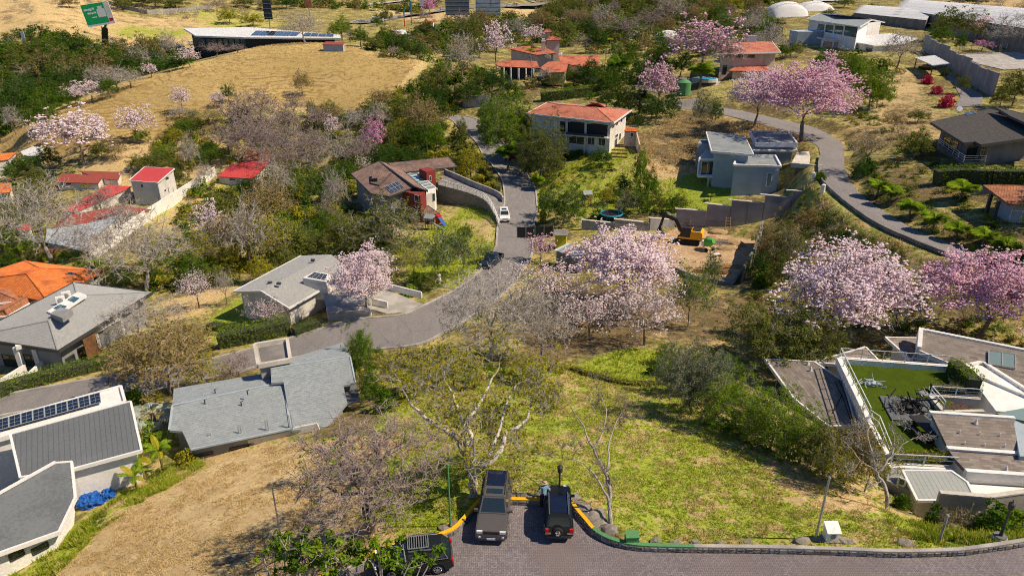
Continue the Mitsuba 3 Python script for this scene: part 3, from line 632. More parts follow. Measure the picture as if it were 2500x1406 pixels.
for a, b in zip(q[:-1], q[1:]): mb.bar(a + [0, 0, .1], b + [0, 0, .1], .18, 1.1)
part(t, 'coping', mb, 'offwhite')
for i, x in enumerate((518, 590, 655, 712)):
    t = thing('fence_post', f'thin paired metal posts by the blue grey eaves, {("first", "second", "third", "fourth")[i]} from the left', 'post'); p = G(x, 1108 - (x - 518) * .23)
    part(t, 'rod', MB().bar(p, p + [0, 0, 2.0], .05), 'steel'); part(t, 'rod', MB().bar(p + [.16, .05, 0], p + [.16, .05, 2.0], .05), 'steel')

# ---- 3: grey gable house with white walls behind the hedge
t = thing('house', 'white walled house with a light grey gable roof behind the clipped hedge', 'house')
lf = Plane((637, 710, -9.3), (808, 621, -9.3), (570, 711, -10.1)); rf = Plane((637, 710, -9.3), (808, 621, -9.3), (705, 752, -10.7))
P3 = [lf.pts([(570, 711), (735, 624), (808, 621), (637, 710)]), rf.pts([(637, 710), (808, 621), (850, 655), (795, 700), (705, 752)])]
for P in P3: roof(t, P, 'shingle_grey', .2, None)
ed = MB()
for pl, a, b in ((lf, (570, 711), (735, 624)), (rf, (705, 752), (790, 703)), (rf, (637, 710), (705, 752)), (lf, (570, 711), (637, 710))): ed.bar(pl(*a) + [0, 0, -.08], pl(*b) + [0, 0, -.08], .14, .26)
part(t, 'fascia', ed, 'trim_white'); fa = bodies(t, P3, -16.5, 'offwhite', .6)
for w in ((645, 738, 656, 748), (636, 778, 652, 788), (657, 783, 668, 793), (672, 786, 684, 794)): window(t, fa, *w)
do = Plane((739, 678, -9.1), (805, 670, -9.1), (768, 663, -8.9)); PD = do.pts([(739, 678), (768, 663), (806, 669), (797, 688)]); k = roof(t, PD, 'trim_white', .25, name='dormer'); box_body(k, PD - [0, 0, .25], -12, 'offwhite', 'cheek')
panels(t, do, [(768, 665), (800, 671), (793, 685), (750, 677)], 4, 1, up=.05)
lowr = Plane(-12.6); box_body(t, Plane(-11.4).pts([(790, 705), (850, 660), (905, 700), (905, 760), (800, 765)]), -15, 'offwhite', 'annex_wall'); roof(t, Plane(-11.2).pts([(785, 706), (850, 657), (908, 700), (908, 758), (800, 764)]), 'concrete', .2, name='annex_roof')
for x, y in ((659, 692), (681, 694), (764, 637)): p = (lf if y > 680 else rf)(x, y); part(t, 'roof_vent', MB().box(p + [0, 0, .12], (.5, .4, .24)), 'trim_dark')
t = thing('driveway', 'pale concrete parking terrace with white parapet walls under the pink tree', 'driveway'); te = Plane(-12.2)
TP = te.pts([(905, 722), (940, 705), (1032, 742), (968, 772), (900, 752)]); roof(t, TP, 'concrete', .3, name='slab'); box_body(t, TP - [0, 0, .3], -15, 'offwhite', 'footing')
mb = MB(); 
for a, b in (((935, 704), (1030, 728)), ((903, 742), (947, 752))): mb.bar(te(*a) + [0, 0, .45], te(*b) + [0, 0, .45], .2, .9)
part(t, 'parapet', mb, 'white')

# ---- 4: flat grey hip roof on the left
t = thing('house', 'modern house with a wide grey hip roof and white frames behind the left hedge', 'house')
E4 = [at(*q, -10.3) for q in ((142, 855), (370, 714), (181, 690), (-75, 822))]; P4 = hip(t, E4, [at(120, 783, -8.9), at(190, 722, -8.9)][::1], 'shingle_grey', .3, 'trim_dark')
fa = bodies(t, P4, -15.5, 'wallgrey', .9, .3)
for w in ((10, 868, 45, 895), (62, 868, 95, 895), (160, 868, 185, 895), (190, 850, 215, 880), (222, 835, 245, 860)): window(t, fa, *w, frame='trim_dark', bars=2)
def frame_portal(x0, y0, x1, y1, z, h, name, t):
    a, b = at(x0, y0, z), at(x1, y1, z); mb = MB(); mb.bar(a, a + [0, 0, h], .5).bar(b, b + [0, 0, h], .5).bar(a + [0, 0, h], b + [0, 0, h], .9, .45); part(t, name, mb, 'white')
frame_portal(58, 905, 98, 895, -13.5, 3.0, 'porch_frame', t); frame_portal(180, 870, 250, 830, -13.4, 2.6, 'portal', t); frame_portal(290, 815, 340, 785, -13.6, 2.4, 'portal', t); frame_portal(240, 850, 300, 815, -13.4, 2.3, 'portal', t)
part(t, 'screen', MB().bar(at(208, 855, -12) , at(238, 838, -12), .1, 2.6), 'wood', label='slatted brown timber screen')
part(t, 'ramp_wall', MB().bar(at(0, 938, -12.9), at(62, 900, -12.9), .3, 1.0).bar(at(60, 930, -13), at(104, 890, -13), .3, .9), 'white')
hp = Plane((120, 783, -8.9), (190, 722, -8.9), (370, 714, -10.3)); hq = Plane((120, 783, -8.9), (190, 722, -8.9), (-75, 822, -10.3))
k = part(t, 'skylight_curb', slab_mb(hq.pts([(116, 764), (190, 716), (212, 724), (138, 773)]) + [0, 0, .22], .3), 'white')
for q in ((132, 757, 148, 748, 165, 753, 149, 763), (166, 737, 178, 728, 195, 733, 182, 743)): part(k, 'pane', slab_mb(hq.pts([q[0:2], q[2:4], q[4:6], q[6:8]]) + [0, 0, .30], .05), 'glass_blue')
part(t, 'roof_hatch', slab_mb(hq.pts([(125, 776), (150, 760), (180, 768), (155, 787)]) + [0, 0, .55], .6), 'wallgrey')
for x, y in ((150, 740), (164, 728)):
    p = hq(x, y) + [0, 0, .45]; k = part(t, 'air_conditioner', MB().box(p, (.95, .4, .8), .6), 'white'); part(k, 'fan_grille', MB().tube([p + [.12, -.24, 0], p + [.13, -.26, 0]], .28, 10), 'wallgrey')

# ---- 5: orange tiles far left
t = thing('house', 'house with a bright orange clay tile roof and two roof windows on the left edge', 'house')
E5 = [at(*q, -13.2) for q in ((120, 738), (252, 661), (60, 636), (-110, 690))]; P5 = hip(t, E5, [at(66, 668, -11.4), at(100, 655, -11.4)], 'tile_orange', .2); fa = bodies(t, P5, -19, 'offwhite', .6)
window(t, fa, 226, 672, 238, 684)
op = Plane((66, 668, -11.4), (100, 655, -11.4), (252, 661, -13.2)); panels(t, op, [(151, 673), (172, 664), (191, 671), (170, 682)], 2, 1, name='roof_window', up=.08)
t = thing('house', 'old brown tiled house with two hipped roofs below the orange roof on the left edge', 'house'); Q = []
for c, rg, z in (((( 50, 735), (54, 697), (-30, 690), (-50, 745)), ((-5, 712), (5, 708)), -13.4), (((20, 770), (102, 722), (40, 715), (-60, 780)), ((10, 755), (60, 725)), -13.9)):
    E = [at(*q, z) for q in c]; Q += hip(t, E, [at(*rg[0], z + .9), at(*rg[1], z + .9)], 'tile_brown', .15, 'trim_white')
bodies(t, Q, -17, 'offwhite', .3, .15)

# ---- 6: the low neighbourhood on the left
def shed(label, pix, zs, m, wall='offwhite', gz=None, th=.12, wins=(), trim=None, inset=.25, cat='house', name='house'):
    """a house under one plane; zs: three heights for the first three corners"""
    t = thing(name, label, cat); pl = Plane(*[(*p, z) for p, z in zip(pix, zs)]); P = pl.pts(pix); roof(t, P, m, th, trim); f = bodies(t, [P], gz if gz is not None else GZB(P), wall, inset, th)
    for w in wins: window(t, f, *w)
    return t, f, pl
shed('white two storey house with a bright red single pitch roof', [(316, 441), (385, 446), (425, 412), (353, 408)], (-14.2, -14.2, -13.0), 'roof_red', 'offwhite', -22, .15, [(344, 450, 350, 458), (403, 432, 412, 440), (400, 462, 405, 469), (410, 456, 412, 474)], 'trim_white', .2)
shed('low house with a faded red roof behind the bare tree on the left', [(136, 445), (240, 448), (252, 430), (150, 423)], (-17.0, -17.0, -16.2), 'roof_rust', 'offwhite', wins=[(160, 447, 175, 452)])
shed('small red roofed house with a white gable right of the faded red roof', [(240, 436), (288, 440), (297, 420), (190, 417)], (-16.8, -16.8, -16.0), 'roof_rust', 'offwhite', wins=[(290, 424, 294, 432)])
shed('long low house with a patchy red metal roof in front of the white house', [(153, 515), (182, 519), (322, 456), (264, 451)], (-17.2, -17.4, -17.0), 'roof_red')
shed('low building with a dull rust red roof beside the pale sheets', [(125, 556), (216, 545), (370, 512), (300, 500), (176, 524)], (-16.8, -16.8, -16.6), 'roof_rust')
shed('shed row with pale blue metal sheet roof along the white wall', [(111, 592), (199, 608), (298, 522), (216, 545), (114, 560)], (-16.9, -17.1, -16.5), 'roof_pale')
shed('small blue sheet roof at the end of the pale shed row', [(160, 604), (200, 612), (222, 596), (195, 586)], (-17.2, -17.2, -16.9), 'roof_pale', cat='shed', name='shed')
shed('lean-to with a brown rusty roof behind the big bare trunk', [(92, 618), (170, 616), (172, 608), (100, 606)], (-17.4, -17.4, -16.9), 'tile_brown', cat='shed', name='shed')
shed('house with a wide red metal roof right of the white boundary wall', [(530, 431), (617, 437), (662, 394), (645, 385), (563, 403)], (-16.2, -16.2, -14.8), 'roof_red', wins=[(560, 436, 575, 441)])
shed('hut with a grey green metal roof among the shrubs below the dry hill', [(468, 321), (535, 321), (520, 300), (494, 299)], (-12.2, -12.2, -10.9), 'roof_green', 'bluegrey', wins=[(480, 322, 495, 330), (505, 322, 518, 330)], cat='hut', name='hut')
shed('long orange roof cut by the left edge of the photo, upper', [(-40, 398), (20, 390), (41, 372), (-30, 378)], (-15.5, -15.5, -14.6), 'tile_orange')
shed('long orange roof cut by the left edge of the photo, lower', [(-40, 472), (26, 470), (28, 448), (-30, 446)], (-17.5, -17.5, -16.8), 'tile_orange')
shed('shed with a white corrugated roof beside the upper orange roof', [(58, 381), (97, 380), (108, 362), (82, 357), (50, 370)], (-14.8, -14.8, -14.0), 'roof_white', cat='shed', name='shed')
shed('small red roof among the left trees near the banana plants', [(40, 560), (72, 562), (78, 549), (52, 549)], (-17.0, -17.0, -16.5), 'roof_red', cat='shed', name='shed')
shed('small green awning beside the banana plants at the left', [(64, 588), (101, 587), (92, 577), (80, 576)], (-16.8, -16.8, -16.2), 'roof_green', cat='awning', name='awning')
shed('tiny red roof far left beyond the dry hill', [(28, 163), (62, 164), (64, 152), (30, 150)], (-11.2, -11.2, -10.6), 'roof_red')
shed('small house with a brown roof in the bare trees behind the red metal roof', [(590, 392), (665, 388), (672, 372), (605, 362)], (-14.6, -14.6, -13.6), 'tile_brown')
t = thing('boundary_wall', 'long white boundary wall running diagonally through the left neighbourhood', 'wall'); q = np.array([at(x, y, z) for x, y, z in ((527, 426, -17.0), (452, 468, -17.8), (372, 518, -18.0), (296, 572, -17.6), (222, 630, -17.2))]); mb = MB()
q = np.array([[*p[:2], H(p[0], p[1])] for p in q])
for a, b in zip(q[:-1], q[1:]): mb.bar(a + [0, 0, .9], b + [0, 0, .9], .25, 3.0)
part(t, 'render', mb, 'white')
for i in range(9):
    s = i / 2.25; j = min(int(s), 3); p = q[j] + (q[j + 1] - q[j]) * (s - j); part(t, 'post', MB().bar(p + [0, 0, 2.3], p + [0, 0, 3.3], .06), 'trim_dark')
# ---- maroon house by the street
t = thing('house', 'house with maroon striped tile roofs and red clad walls beside the street ramp', 'house')
l1 = Plane((857, 424, -11.0), (950, 480, -11.0), (926, 394, -9.6)); r1 = Plane((926, 394, -9.6), (1014, 456, -9.6), (1043, 466, -10.3))
P = [l1.pts([(857, 424), (926, 394), (1014, 456), (950, 480), (907, 473)]), r1.pts([(926, 394), (968, 405), (1043, 466), (1014, 456)])]
bk = Plane((978, 422, -10.9), (1116, 407, -10.9), (946, 398, -10.0)); P.append(bk.pts([(946, 399), (1095, 384), (1117, 407), (978, 422)]))
for i, p in enumerate(P): roof(t, p, 'shingle_maroon', .2, 'trim_dark')
fa = bodies(t, P[:2], -19, 'wallgrey', .8)
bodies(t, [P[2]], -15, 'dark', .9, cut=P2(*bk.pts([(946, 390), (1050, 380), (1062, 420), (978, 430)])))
part(t, 'carport_post', MB().bar(bk(1108, 405) - [0, 0, .2], bk(1108, 405) - [0, 0, 3.5], .3), 'offwhite')
rw = box_body(t, Plane(-10.5).pts([(982, 466), (1012, 455), (1040, 467), (1026, 478)]), -18, 'maroon', 'red_cladding'); window(t, rw, 1013, 477, 1023, 494); bodies(t, [Plane(-10.2).pts([(1024, 414), (1045, 410), (1062, 417), (1042, 421)])], -14, 'maroon', 0.0, 0, 'tower')
tw = Plane(-9.6).pts([(1023, 412), (1046, 408), (1063, 415), (1041, 420)]); fa2 = box_body(t, tw, -14, 'maroon', 'red_tower'); window(t, fa2, 1048, 430, 1053, 442)
gl = Plane((990, 426, -11.2), (1018, 420, -11.2), (1064, 459, -11.6)).pts([(990, 426), (1018, 420), (1064, 459), (1045, 463)]); k = roof(t, gl, 'glass_clear', .12, 'trim_white', 'glass_roof'); mb = MB()
for s in np.linspace(.15, .85, 6): mb.bar(gl[0] * (1 - s) + gl[3] * s + [0, 0, .04], gl[1] * (1 - s) + gl[2] * s + [0, 0, .04], .12, .08)
part(k, 'glazing_bar', mb, 'trim_white', kind='stuff')
gw = box_body(t, Plane(-11.7).pts([(1028, 466), (1046, 464), (1064, 460), (1060, 470), (1040, 474)]), -18, 'offwhite', 'grey_wall'); window(t, gw, 1055, 472, 1062, 492)
lg = Plane((990, 509, -14.0), (1004, 523, -14.0), (1007, 496, -13.4)); lr = Plane((1007, 496, -13.4), (1072, 522, -14.0), (1040, 508, -13.4)); q1 = lg.pts([(990, 509), (1007, 496), (1040, 507), (1004, 523)]); q2 = Plane((1007, 496, -13.4), (1040, 507, -13.4), (1072, 522, -14.1)).pts([(1007, 496), (1040, 498), (1072, 522), (1040, 507)])
roof(t, Plane((1004, 524, -14.1), (1072, 523, -14.1), (1030, 500, -13.3)).pts([(990, 510), (1008, 496), (1045, 503), (1073, 523), (1004, 524)]), 'shingle_maroon', .15, 'trim_dark', 'porch_roof'); fa3 = bodies(t, [Plane(-14.2).pts([(990, 511), (1008, 498), (1045, 505), (1070, 523), (1004, 525)])], -19, 'offwhite', .2, .1, 'porch_wall')
panels(t, l1, [(940, 458), (970, 444), (987, 459), (957, 473)], 4, 2)
dm = l1.pts([(901, 432), (916, 425), (955, 425), (925, 455)]) + [0, 0, .02]; part(t, 'dormer', slab_mb(np.array([l1(905, 450) + [0, 0, .3], l1(914, 430) + [0, 0, 1.3], l1(956, 425) + [0, 0, .35], l1(927, 455) + [0, 0, .2]]), .3), 'shingle_maroon')
part(t, 'dormer_window', MB().bar(l1(906, 448) + [0, 0, .5], l1(922, 447) + [0, 0, .5], .1, .9), 'glass')
# the ramp wall, its railing and the upper planted bank
t = thing('ramp', 'curved brick paved ramp with a stone retaining wall and railing up to the maroon house', 'ramp')
inner = smooth_line(np.array([at(*q) for q in ((1070, 452, -12.4), (1100, 460, -12.5), (1150, 474, -12.8), (1185, 490, -13.0), (1202, 512, -13.3), (1214, 540, -13.6), (1224, 566, -13.9))]), 1.0)
outer = smooth_line(np.array([at(*q) for q in ((1085, 425, -12.2), (1120, 440, -12.4), (1160, 458, -12.7), (1205, 476, -13.0), (1226, 490, -13.4), (1230, 505, -13.6), (1233, 530, -13.9))]), 1.0)
n = min(len(inner), len(outer)); ri = lambda a: a[np.linspace(0, len(a) - 1, n).astype(int)]; I, O = ri(inner), ri(outer)
v = np.vstack([I, O]); f = np.array([[i, i + 1, n + i + 1, n + i] for i in range(n - 1)]); part(t, 'paving', (v, up_facing(v, f)), 'redbrick' if False else 'concrete_dark', label='brown brick paving')
w1, w2 = MB(), MB()
for a, b in zip(I[:-1], I[1:]): w1.bar(a - [0, 0, 1.9], b - [0, 0, 1.9], .3, 4.0)
for a, b in zip(O[:int(n * .72)], O[1:int(n * .72) + 1]): w2.bar(a + [0, .1, .35], b + [0, .1, .35], .3, 1.5)
part(t, 'retaining_wall', w1, 'stone_b'); part(t, 'upper_wall', w2, 'concrete'); railing(t, I[::2] + [0, 0, .1], 1.1, 4, 'trim_white', 1.4, .055)

# ---- white house with the red tile roof, upper middle
t = thing('house', 'white two storey house with a red tiled hip roof and arched verandas', 'house')
ez = -1.8; E = [at(*q, ez) for q in ((1287, 277), (1498, 300), (1541, 269), (1337, 250))]; P = hip(t, E, [at(1366, 256, -.1), at(1456, 263, -.1)], 'tile_red', .25, 'trim_white')
fa = bodies(t, P, -11, 'offwhite', .9, .25)
for w in ((1367, 296, 1381, 322), (1386, 297, 1428, 326), (1432, 302, 1484, 333)): window(t, fa, *w, m='dark', frame='offwhite', name='veranda', w=.25)  # dark panels paint the shade inside the open verandas
for w in ((1389, 333, 1427, 352), (1435, 335, 1452, 354), (1461, 337, 1478, 356)): window(t, fa, *w, bars=2)
for w in ((1494, 303, 1499, 314), (1504, 298, 1508, 307), (1515, 290, 1519, 299), (1502, 328, 1508, 336), (1511, 326, 1515, 342)): window(t, fa, *w)
b = on_face(fa, 1430, 330); d, nn = np.r_[b[2], 0], np.r_[b[3], 0]; o = np.array([0, 0, CAM_H])
def wall_at(px, py, out=0.0): r_ = ray(px, py); return o + r_ * ((b[3] @ (b[1][:2] - o[:2])) / (b[3] @ r_[:2])) + nn * out
mb = MB(); mb.bar(wall_at(1360, 326, .5), wall_at(1488, 336, .5), 1.1, .25); part(t, 'balcony_floor', mb, 'offwhite'); mb = MB(); mb.bar(wall_at(1360, 322, 1.0), wall_at(1425, 327, 1.0), .06, .5); mb.bar(wall_at(1425, 327, 1.0), wall_at(1480, 331, 1.0), .06, .5); part(t, 'balcony_rail', mb, 'trim_dark')
for x0, x1, y in ((1367, 1383, 293), (1386, 1430, 294), (1431, 1486, 299), (1389, 1427, 331)):
    mb = MB(); k = 9; pts = [wall_at(x0 + (x1 - x0) * s, y + 2.2 - 3.0 * math.sin(math.pi * s) + (2 if y < 320 else 1) * s, .05) for s in np.linspace(0, 1, k)]
    for a, c in zip(pts[:-1], pts[1:]): mb.bar(a, c, .2, .35)
    part(t, 'arch', mb, 'offwhite')
for x in (1384, 1430): p = wall_at(x, 330, .3); part(t, 'column', MB().bar(p - [0, 0, 4], [*p[:2], ez - .3], .4), 'offwhite')
E = [at(*q, -1.2) for q in ((1428, 259), (1478, 263), (1478, 256), (1440, 250))]; P = hip(t, E, [at(1452, 252, .1), at(1460, 252, .1)], 'tile_red', .2)
t = thing('garden_shed', 'small terracotta gatehouse with a tiled roof right of the white house', 'shed'); p = at(1545, 345, -8); pl = Plane((1523, 320, -4.6), (1556, 320, -4.6), (1530, 311, -4.2)); q = pl.pts([(1523, 320), (1556, 321), (1558, 312), (1530, 310)]); roof(t, q, 'tile_orange', .15); f = bodies(t, [q], -9.5, 'cream', .15); window(t, f, 1539, 325, 1547, 335); part(t, 'side_wall', MB().bar(at(1552, 338, -6.5), at(1560, 372, -8), .25, 3.5), 'cream')
t = thing('garden_steps', 'timber edged steps on the bank below the white house', 'steps')
for i in range(4): a, c = G(1492, 384 - i * 8.5), G(1532, 386 - i * 8.5); part(t, 'step', MB().bar(a + [0, 0, .1], c + [0, 0, .1], .35, .3), 'wood')

# ---- the blue grey modern house and its retaining walls
t = thing('house', 'modern blue grey cubic house with flat slab roofs above the building pit', 'house')
s1 = Plane((1725, 322, -3.0), (1818, 333, -3.0), (1838, 377, -3.6)); R1 = s1.pts([(1725, 322), (1818, 333), (1839, 377), (1738, 369)]); roof(t, R1, 'slab_grey', .35, 'trim_white'); fa = bodies(t, [R1], -13, 'bluegrey', .7, .35)
bx = Plane(-5.5).pts([(1707, 388), (1784, 388), (1800, 372), (1726, 366)]); roof(t, bx, 'concrete_pale', .3, 'trim_white', 'balcony_roof'); bf = Plane(-8.6).pts([(1703, 430), (1779, 431), (1800, 408), (1722, 400)]); roof(t, bf, 'white', .3, name='balcony_floor')
q = (bx - bx.mean(0)) * [.93, .93, 1] + bx.mean(0); fq = box_body(t, q - [0, 0, .3], -8.5, 'bluegrey', 'balcony_room'); window(t, fq, 1712, 394, 1742, 428, bars=2); window(t, fq, 1746, 396, 1778, 427, m='bluegrey')
q = Plane(-4.4).pts([(1703, 351), (1745, 351), (1748, 343), (1708, 343)]); box_body(t, q, -12, 'bluegrey', 'left_wing'); roof(t, q + [0, 0, .02], 'slab_grey', .02, name='left_wing_roof')
part(t, 'balcony_frame', MB().bar(bx[0] - [0, 0, .1], bf[0], .25).bar(bx[1] - [0, 0, .1], bf[1], .25), 'trim_white')
bw = Plane(-5.2).pts([(1793, 403), (1905, 406), (1891, 380), (1803, 381)]); fb = box_body(t, bw - [0, 0, .2], -13, 'bluegrey', 'main_block'); edge_bars(t, bw, 'trim_white', .3, .12, .3, 'parapet'); roof(t, Polygon(bw[:, :2]).buffer(-.3).exterior.coords[:-1] @ np.eye(2, 3) + [0, 0, -5.38], 'slab_grey', .05, name='flat_roof')
window(t, fb, 1872, 422, 1883, 455, m='glass_clear', name='slit_window'); part(t, 'downpipe', MB().bar(at(1899, 414, -5.6), at(1886, 425, -7.0), .12), 'trim_white')
s3 = Plane(-3.6).pts([(1832, 323), (1923, 324), (1945, 353), (1848, 352)]); k = roof(t, s3, 'slab_grey', .5, name='garage_roof'); edge_bars(k, s3, 'trim_white', .7, .25, .3, 'parapet'); fc = bodies(t, [s3], -13, 'bluegrey', .5, .5)
part(t, 'canopy', slab_mb(Plane(-4.6).pts([(1832, 360), (1946, 360), (1948, 369), (1838, 368)]), .25), 'concrete_pale')
window(t, fc, 1894, 373, 1932, 400, m='bluegrey', frame='trim_white', name='garage_door')
for x, y in ((1727, 460), (1744, 460)): p = at(x, y, -11); part(t, 'pillar', MB().bar([*p[:2], -13], [*p[:2], -8.8], .35), 'bluegrey')
t = thing('driveway', 'pale concrete parking slab bridging to the upper road beside the blue grey house', 'driveway'); q = Plane(-4.9).pts([(1946, 372), (2012, 367), (2016, 411), (1930, 403)]); roof(t, q, 'concrete_pale', .4, name='slab'); part(t, 'edge', MB().bar(q[3] + [0, 0, .2], q[2] + [0, 0, .2], .3, .5), 'concrete_pale'); box_body(t, (q - q.mean(0)) * [.7, .7, 1] + q.mean(0) - [0, 0, .4], -10, 'concrete_dark', 'footing')
t = thing('retaining_wall', 'stepped grey concrete retaining wall round the building pit', 'wall')
base = [(1419, 568, -13.6), (1499, 572, -13.6), (1585, 572, -13.5), (1648, 556, -13.4), (1720, 560, -13.4), (1778, 563, -13.4), (1856, 566, -13.4), (1920, 568, -13.4), (1946, 569, -13.4)]
tops = [(538, 546), (536, 545), (533, 538), (511, 516), (498, 504), (489, 496), (476, 482), (466, 467)]
for i in range(8):
    a, c = at(*base[i]), at(*base[i + 1]); d = (c - a)[:2]; nrm = np.array([d[1], -d[0]]) / np.linalg.norm(d)
    def top(px, py): r_ = ray(px, py); return o + r_ * ((nrm @ a[:2]) / (nrm @ r_[:2]))
    ta, tc = top(base[i][0], tops[i][0]), top(base[i + 1][0], tops[i][1]); L = np.linalg.norm(d); k = max(1, int(L / 2.4))
    for j in range(k):
        u, v_ = j / k, (j + 1) / k; p, q_ = a + (c - a) * u, a + (c - a) * v_; z0, z1 = ta[2] + (tc[2] - ta[2]) * u, ta[2] + (tc[2] - ta[2]) * v_; g = .012
        for za, zb in ((0, .42), (.42, 1)):
            mb = MB(); P = []
            for e, zt in ((p + (q_ - p) * g, z0), (q_ - (q_ - p) * g, z1)):
                lo, hi = -14 + (zt + 14) * za + .02, -14 + (zt + 14) * zb - .02; P += [np.r_[e[:2], lo], np.r_[e[:2], hi]]
            P = np.array(P); bkk = np.r_[-nrm, 0] * .4; mb.add(np.vstack([P, P + bkk]), BOXF); part(t, 'panel', mb, 'concrete_wall')
    part(t, 'coping', MB().bar(np.r_[ta[:2], ta[2]] + np.r_[-nrm * .2, .06], np.r_[tc[:2], tc[2]] + np.r_[-nrm * .2, .06], .5, .12), 'concrete_pale')
t = thing('retaining_wall', 'upper concrete wall pieces right of the pit, climbing to the road', 'wall')
for x0, y0, x1, y1, z, h in ((1946, 467, 1968, 450, -6.6, 3.0),): part(t, 'panel', MB().bar(at(x0, y0, z) - [0, 0, h / 2], at(x1, y1, z) - [0, 0, h / 2], .3, h), 'concrete_wall')
a, c = at(1922, 500, -9.4), at(1972, 437, -5.6); mb = MB(); P = np.array([a, c, c - [0, 0, 1.9], a - [0, 0, 2.6]]); mb.add(np.vstack([P, P + [.3, .1, 0]]), [[0, 1, 2, 3], [4, 7, 6, 5], [0, 4, 5, 1], [2, 6, 7, 3], [1, 5, 6, 2], [0, 3, 7, 4]]); part(t, 'sloping_panel', mb, 'concrete_wall')
t = thing('retaining_wall', 'front concrete wall of the building pit behind the flowering trees', 'wall')
q = [at(*p) for p in ((1598, 650, -12.4), (1650, 655, -12.4), (1700, 676, -12.6), (1790, 692, -12.8))]
for a, c in zip(q[:-1], q[1:]):
    for j in range(2): part(t, 'panel', MB().bar(a + (c - a) * (j / 2 + .006) - [0, 0, 1.3], a + (c - a) * ((j + 1) / 2 - .006) - [0, 0, 1.3], .3, 2.9), 'concrete_wall')
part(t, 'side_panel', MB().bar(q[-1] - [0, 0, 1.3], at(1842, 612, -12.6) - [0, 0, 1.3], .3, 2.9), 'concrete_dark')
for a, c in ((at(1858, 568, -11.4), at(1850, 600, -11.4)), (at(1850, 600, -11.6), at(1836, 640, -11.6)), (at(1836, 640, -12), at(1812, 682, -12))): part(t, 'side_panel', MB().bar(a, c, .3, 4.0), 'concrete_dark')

# ---- hill houses at the top
t = thing('villa', 'terracotta roofed villa with a tower, chimney and colonnade, upper middle', 'house'); pa = Plane((1240, 119, 3.0), (1356, 130, 3.0), (1290, 114, 3.8)); R = []
R.append(pa.pts([(1240, 119), (1290, 113), (1340, 120), (1357, 130), (1311, 135)])); R.append(Plane((1208, 156, .4), (1318, 167, .4), (1245, 147, 1.2)).pts([(1208, 155), (1243, 147), (1310, 150), (1318, 167), (1218, 163)])); R.append(Plane((1362, 139, 1.6), (1466, 138, 1.6), (1462, 171, .2)).pts([(1362, 135), (1466, 138), (1462, 171), (1400, 160), (1368, 152)])); R.append(Plane((1318, 166, .4), (1385, 152, 1.4), (1380, 172, .2)).pts([(1318, 166), (1340, 150), (1388, 152), (1382, 176), (1335, 178)]))
for i, P in enumerate(R): roof(t, P, 'tile_villa', .25)
fa = bodies(t, [R[0]], -4, 'cream', .6, .25); fa += bodies(t, [R[2], R[3]], -4, 'cream', .6, .25); window(t, fa, 1290, 138, 1300, 144); window(t, fa, 1330, 134, 1345, 142)
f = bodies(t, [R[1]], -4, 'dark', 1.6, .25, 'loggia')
for x in (1230, 1247, 1266, 1284, 1302): p = at(x, 166 + (x - 1230) * .04, .1); part(t, 'column', MB().tube([[*p[:2], -4], p], .28, 8), 'offwhite')
p = at(1350, 118, 3.5); part(t, 'tower', MB().box([*p[:2], 2.5], (4.2, 4.2, 8)), 'cream'); E = [np.array([*p[:2], 6.3]) + q for q in ([-2.7, -2.7, 0], [2.7, -2.7, 0], [2.7, 2.7, 0], [-2.7, 2.7, 0])]; hip(t, E, [np.array([*p[:2], 7.4]) + [-.3, 0, 0], np.array([*p[:2], 7.4]) + [.3, 0, 0]], 'tile_villa', .2)
p = p + [-2.0, 0, 0]; part(t, 'belvedere', MB().box([*p[:2], 7.6], (1.8, 1.8, 2.4)), 'cream'); E = [np.array([*p[:2], 8.8]) + q for q in ([-1.5, -1.5, 0], [1.5, -1.5, 0], [1.5, 1.5, 0], [-1.5, 1.5, 0])]; hip(t, E, [np.array([*p[:2], 9.7]) + [-.2, 0, 0], np.array([*p[:2], 9.7]) + [.2, 0, 0]], 'tile_villa', .15)
p = pa(1326, 124); k = part(t, 'chimney', MB().box(p + [0, 0, 1.4], (1.3, 1.3, 3.2)), 'cream'); part(k, 'cap', MB().box(p + [0, 0, 3.1], (1.5, 1.5, .3)).box(p + [0, 0, 3.6], (1.0, 1.0, .7)), 'offwhite')
t = thing('satellite_dish', 'white satellite dish beside the villa tower', 'dish'); p = at(1368, 133, 2.4); part(t, 'dish', MB().tube([p, p + [-.1, -.25, .15]], [.7, .55], 12), 'trim_white'); part(t, 'mast', MB().bar(p, p - [0, 0, 1.5], .1), 'steel')
t = thing('swimming_pool', 'turquoise garden pool left of the palm below the villa', 'pool'); P = Plane(-5.2).pts([(1216, 208), (1268, 205), (1275, 214), (1222, 218)]); part(t, 'water', slab_mb(P + [0, 0, .05], .2), 'water'); edge_bars(t, P, 'concrete_pale', .3, .12, .6, 'coping')
t = thing('house', 'house with a faded red metal roof and curved balcony, upper right of the villa', 'house'); pl = Plane((1750, 131, 6.0), (1905, 128, 6.0), (1757, 100, 7.6)); P = pl.pts([(1757, 100), (1885, 103), (1906, 128), (1750, 131)]); roof(t, P, 'roof_red' if False else 'tile_red', .3, 'trim_white'); fa = bodies(t, [P], -3, 'cream', 1.2, .3)
for w in ((1770, 133, 1785, 141), (1795, 133, 1815, 141), (1826, 135, 1842, 142), (1764, 160, 1774, 182)): window(t, fa, *w, frame='trim_dark')
q = Plane((1777, 172, 1.5), (1880, 170, 1.5), (1806, 158, 2.4)).pts([(1777, 173), (1806, 158), (1870, 158), (1880, 176)]); roof(t, q, 'tile_villa', .25, name='porch_roof'); bodies(t, [q], -3, 'cream', .8, .25, 'porch_wall')
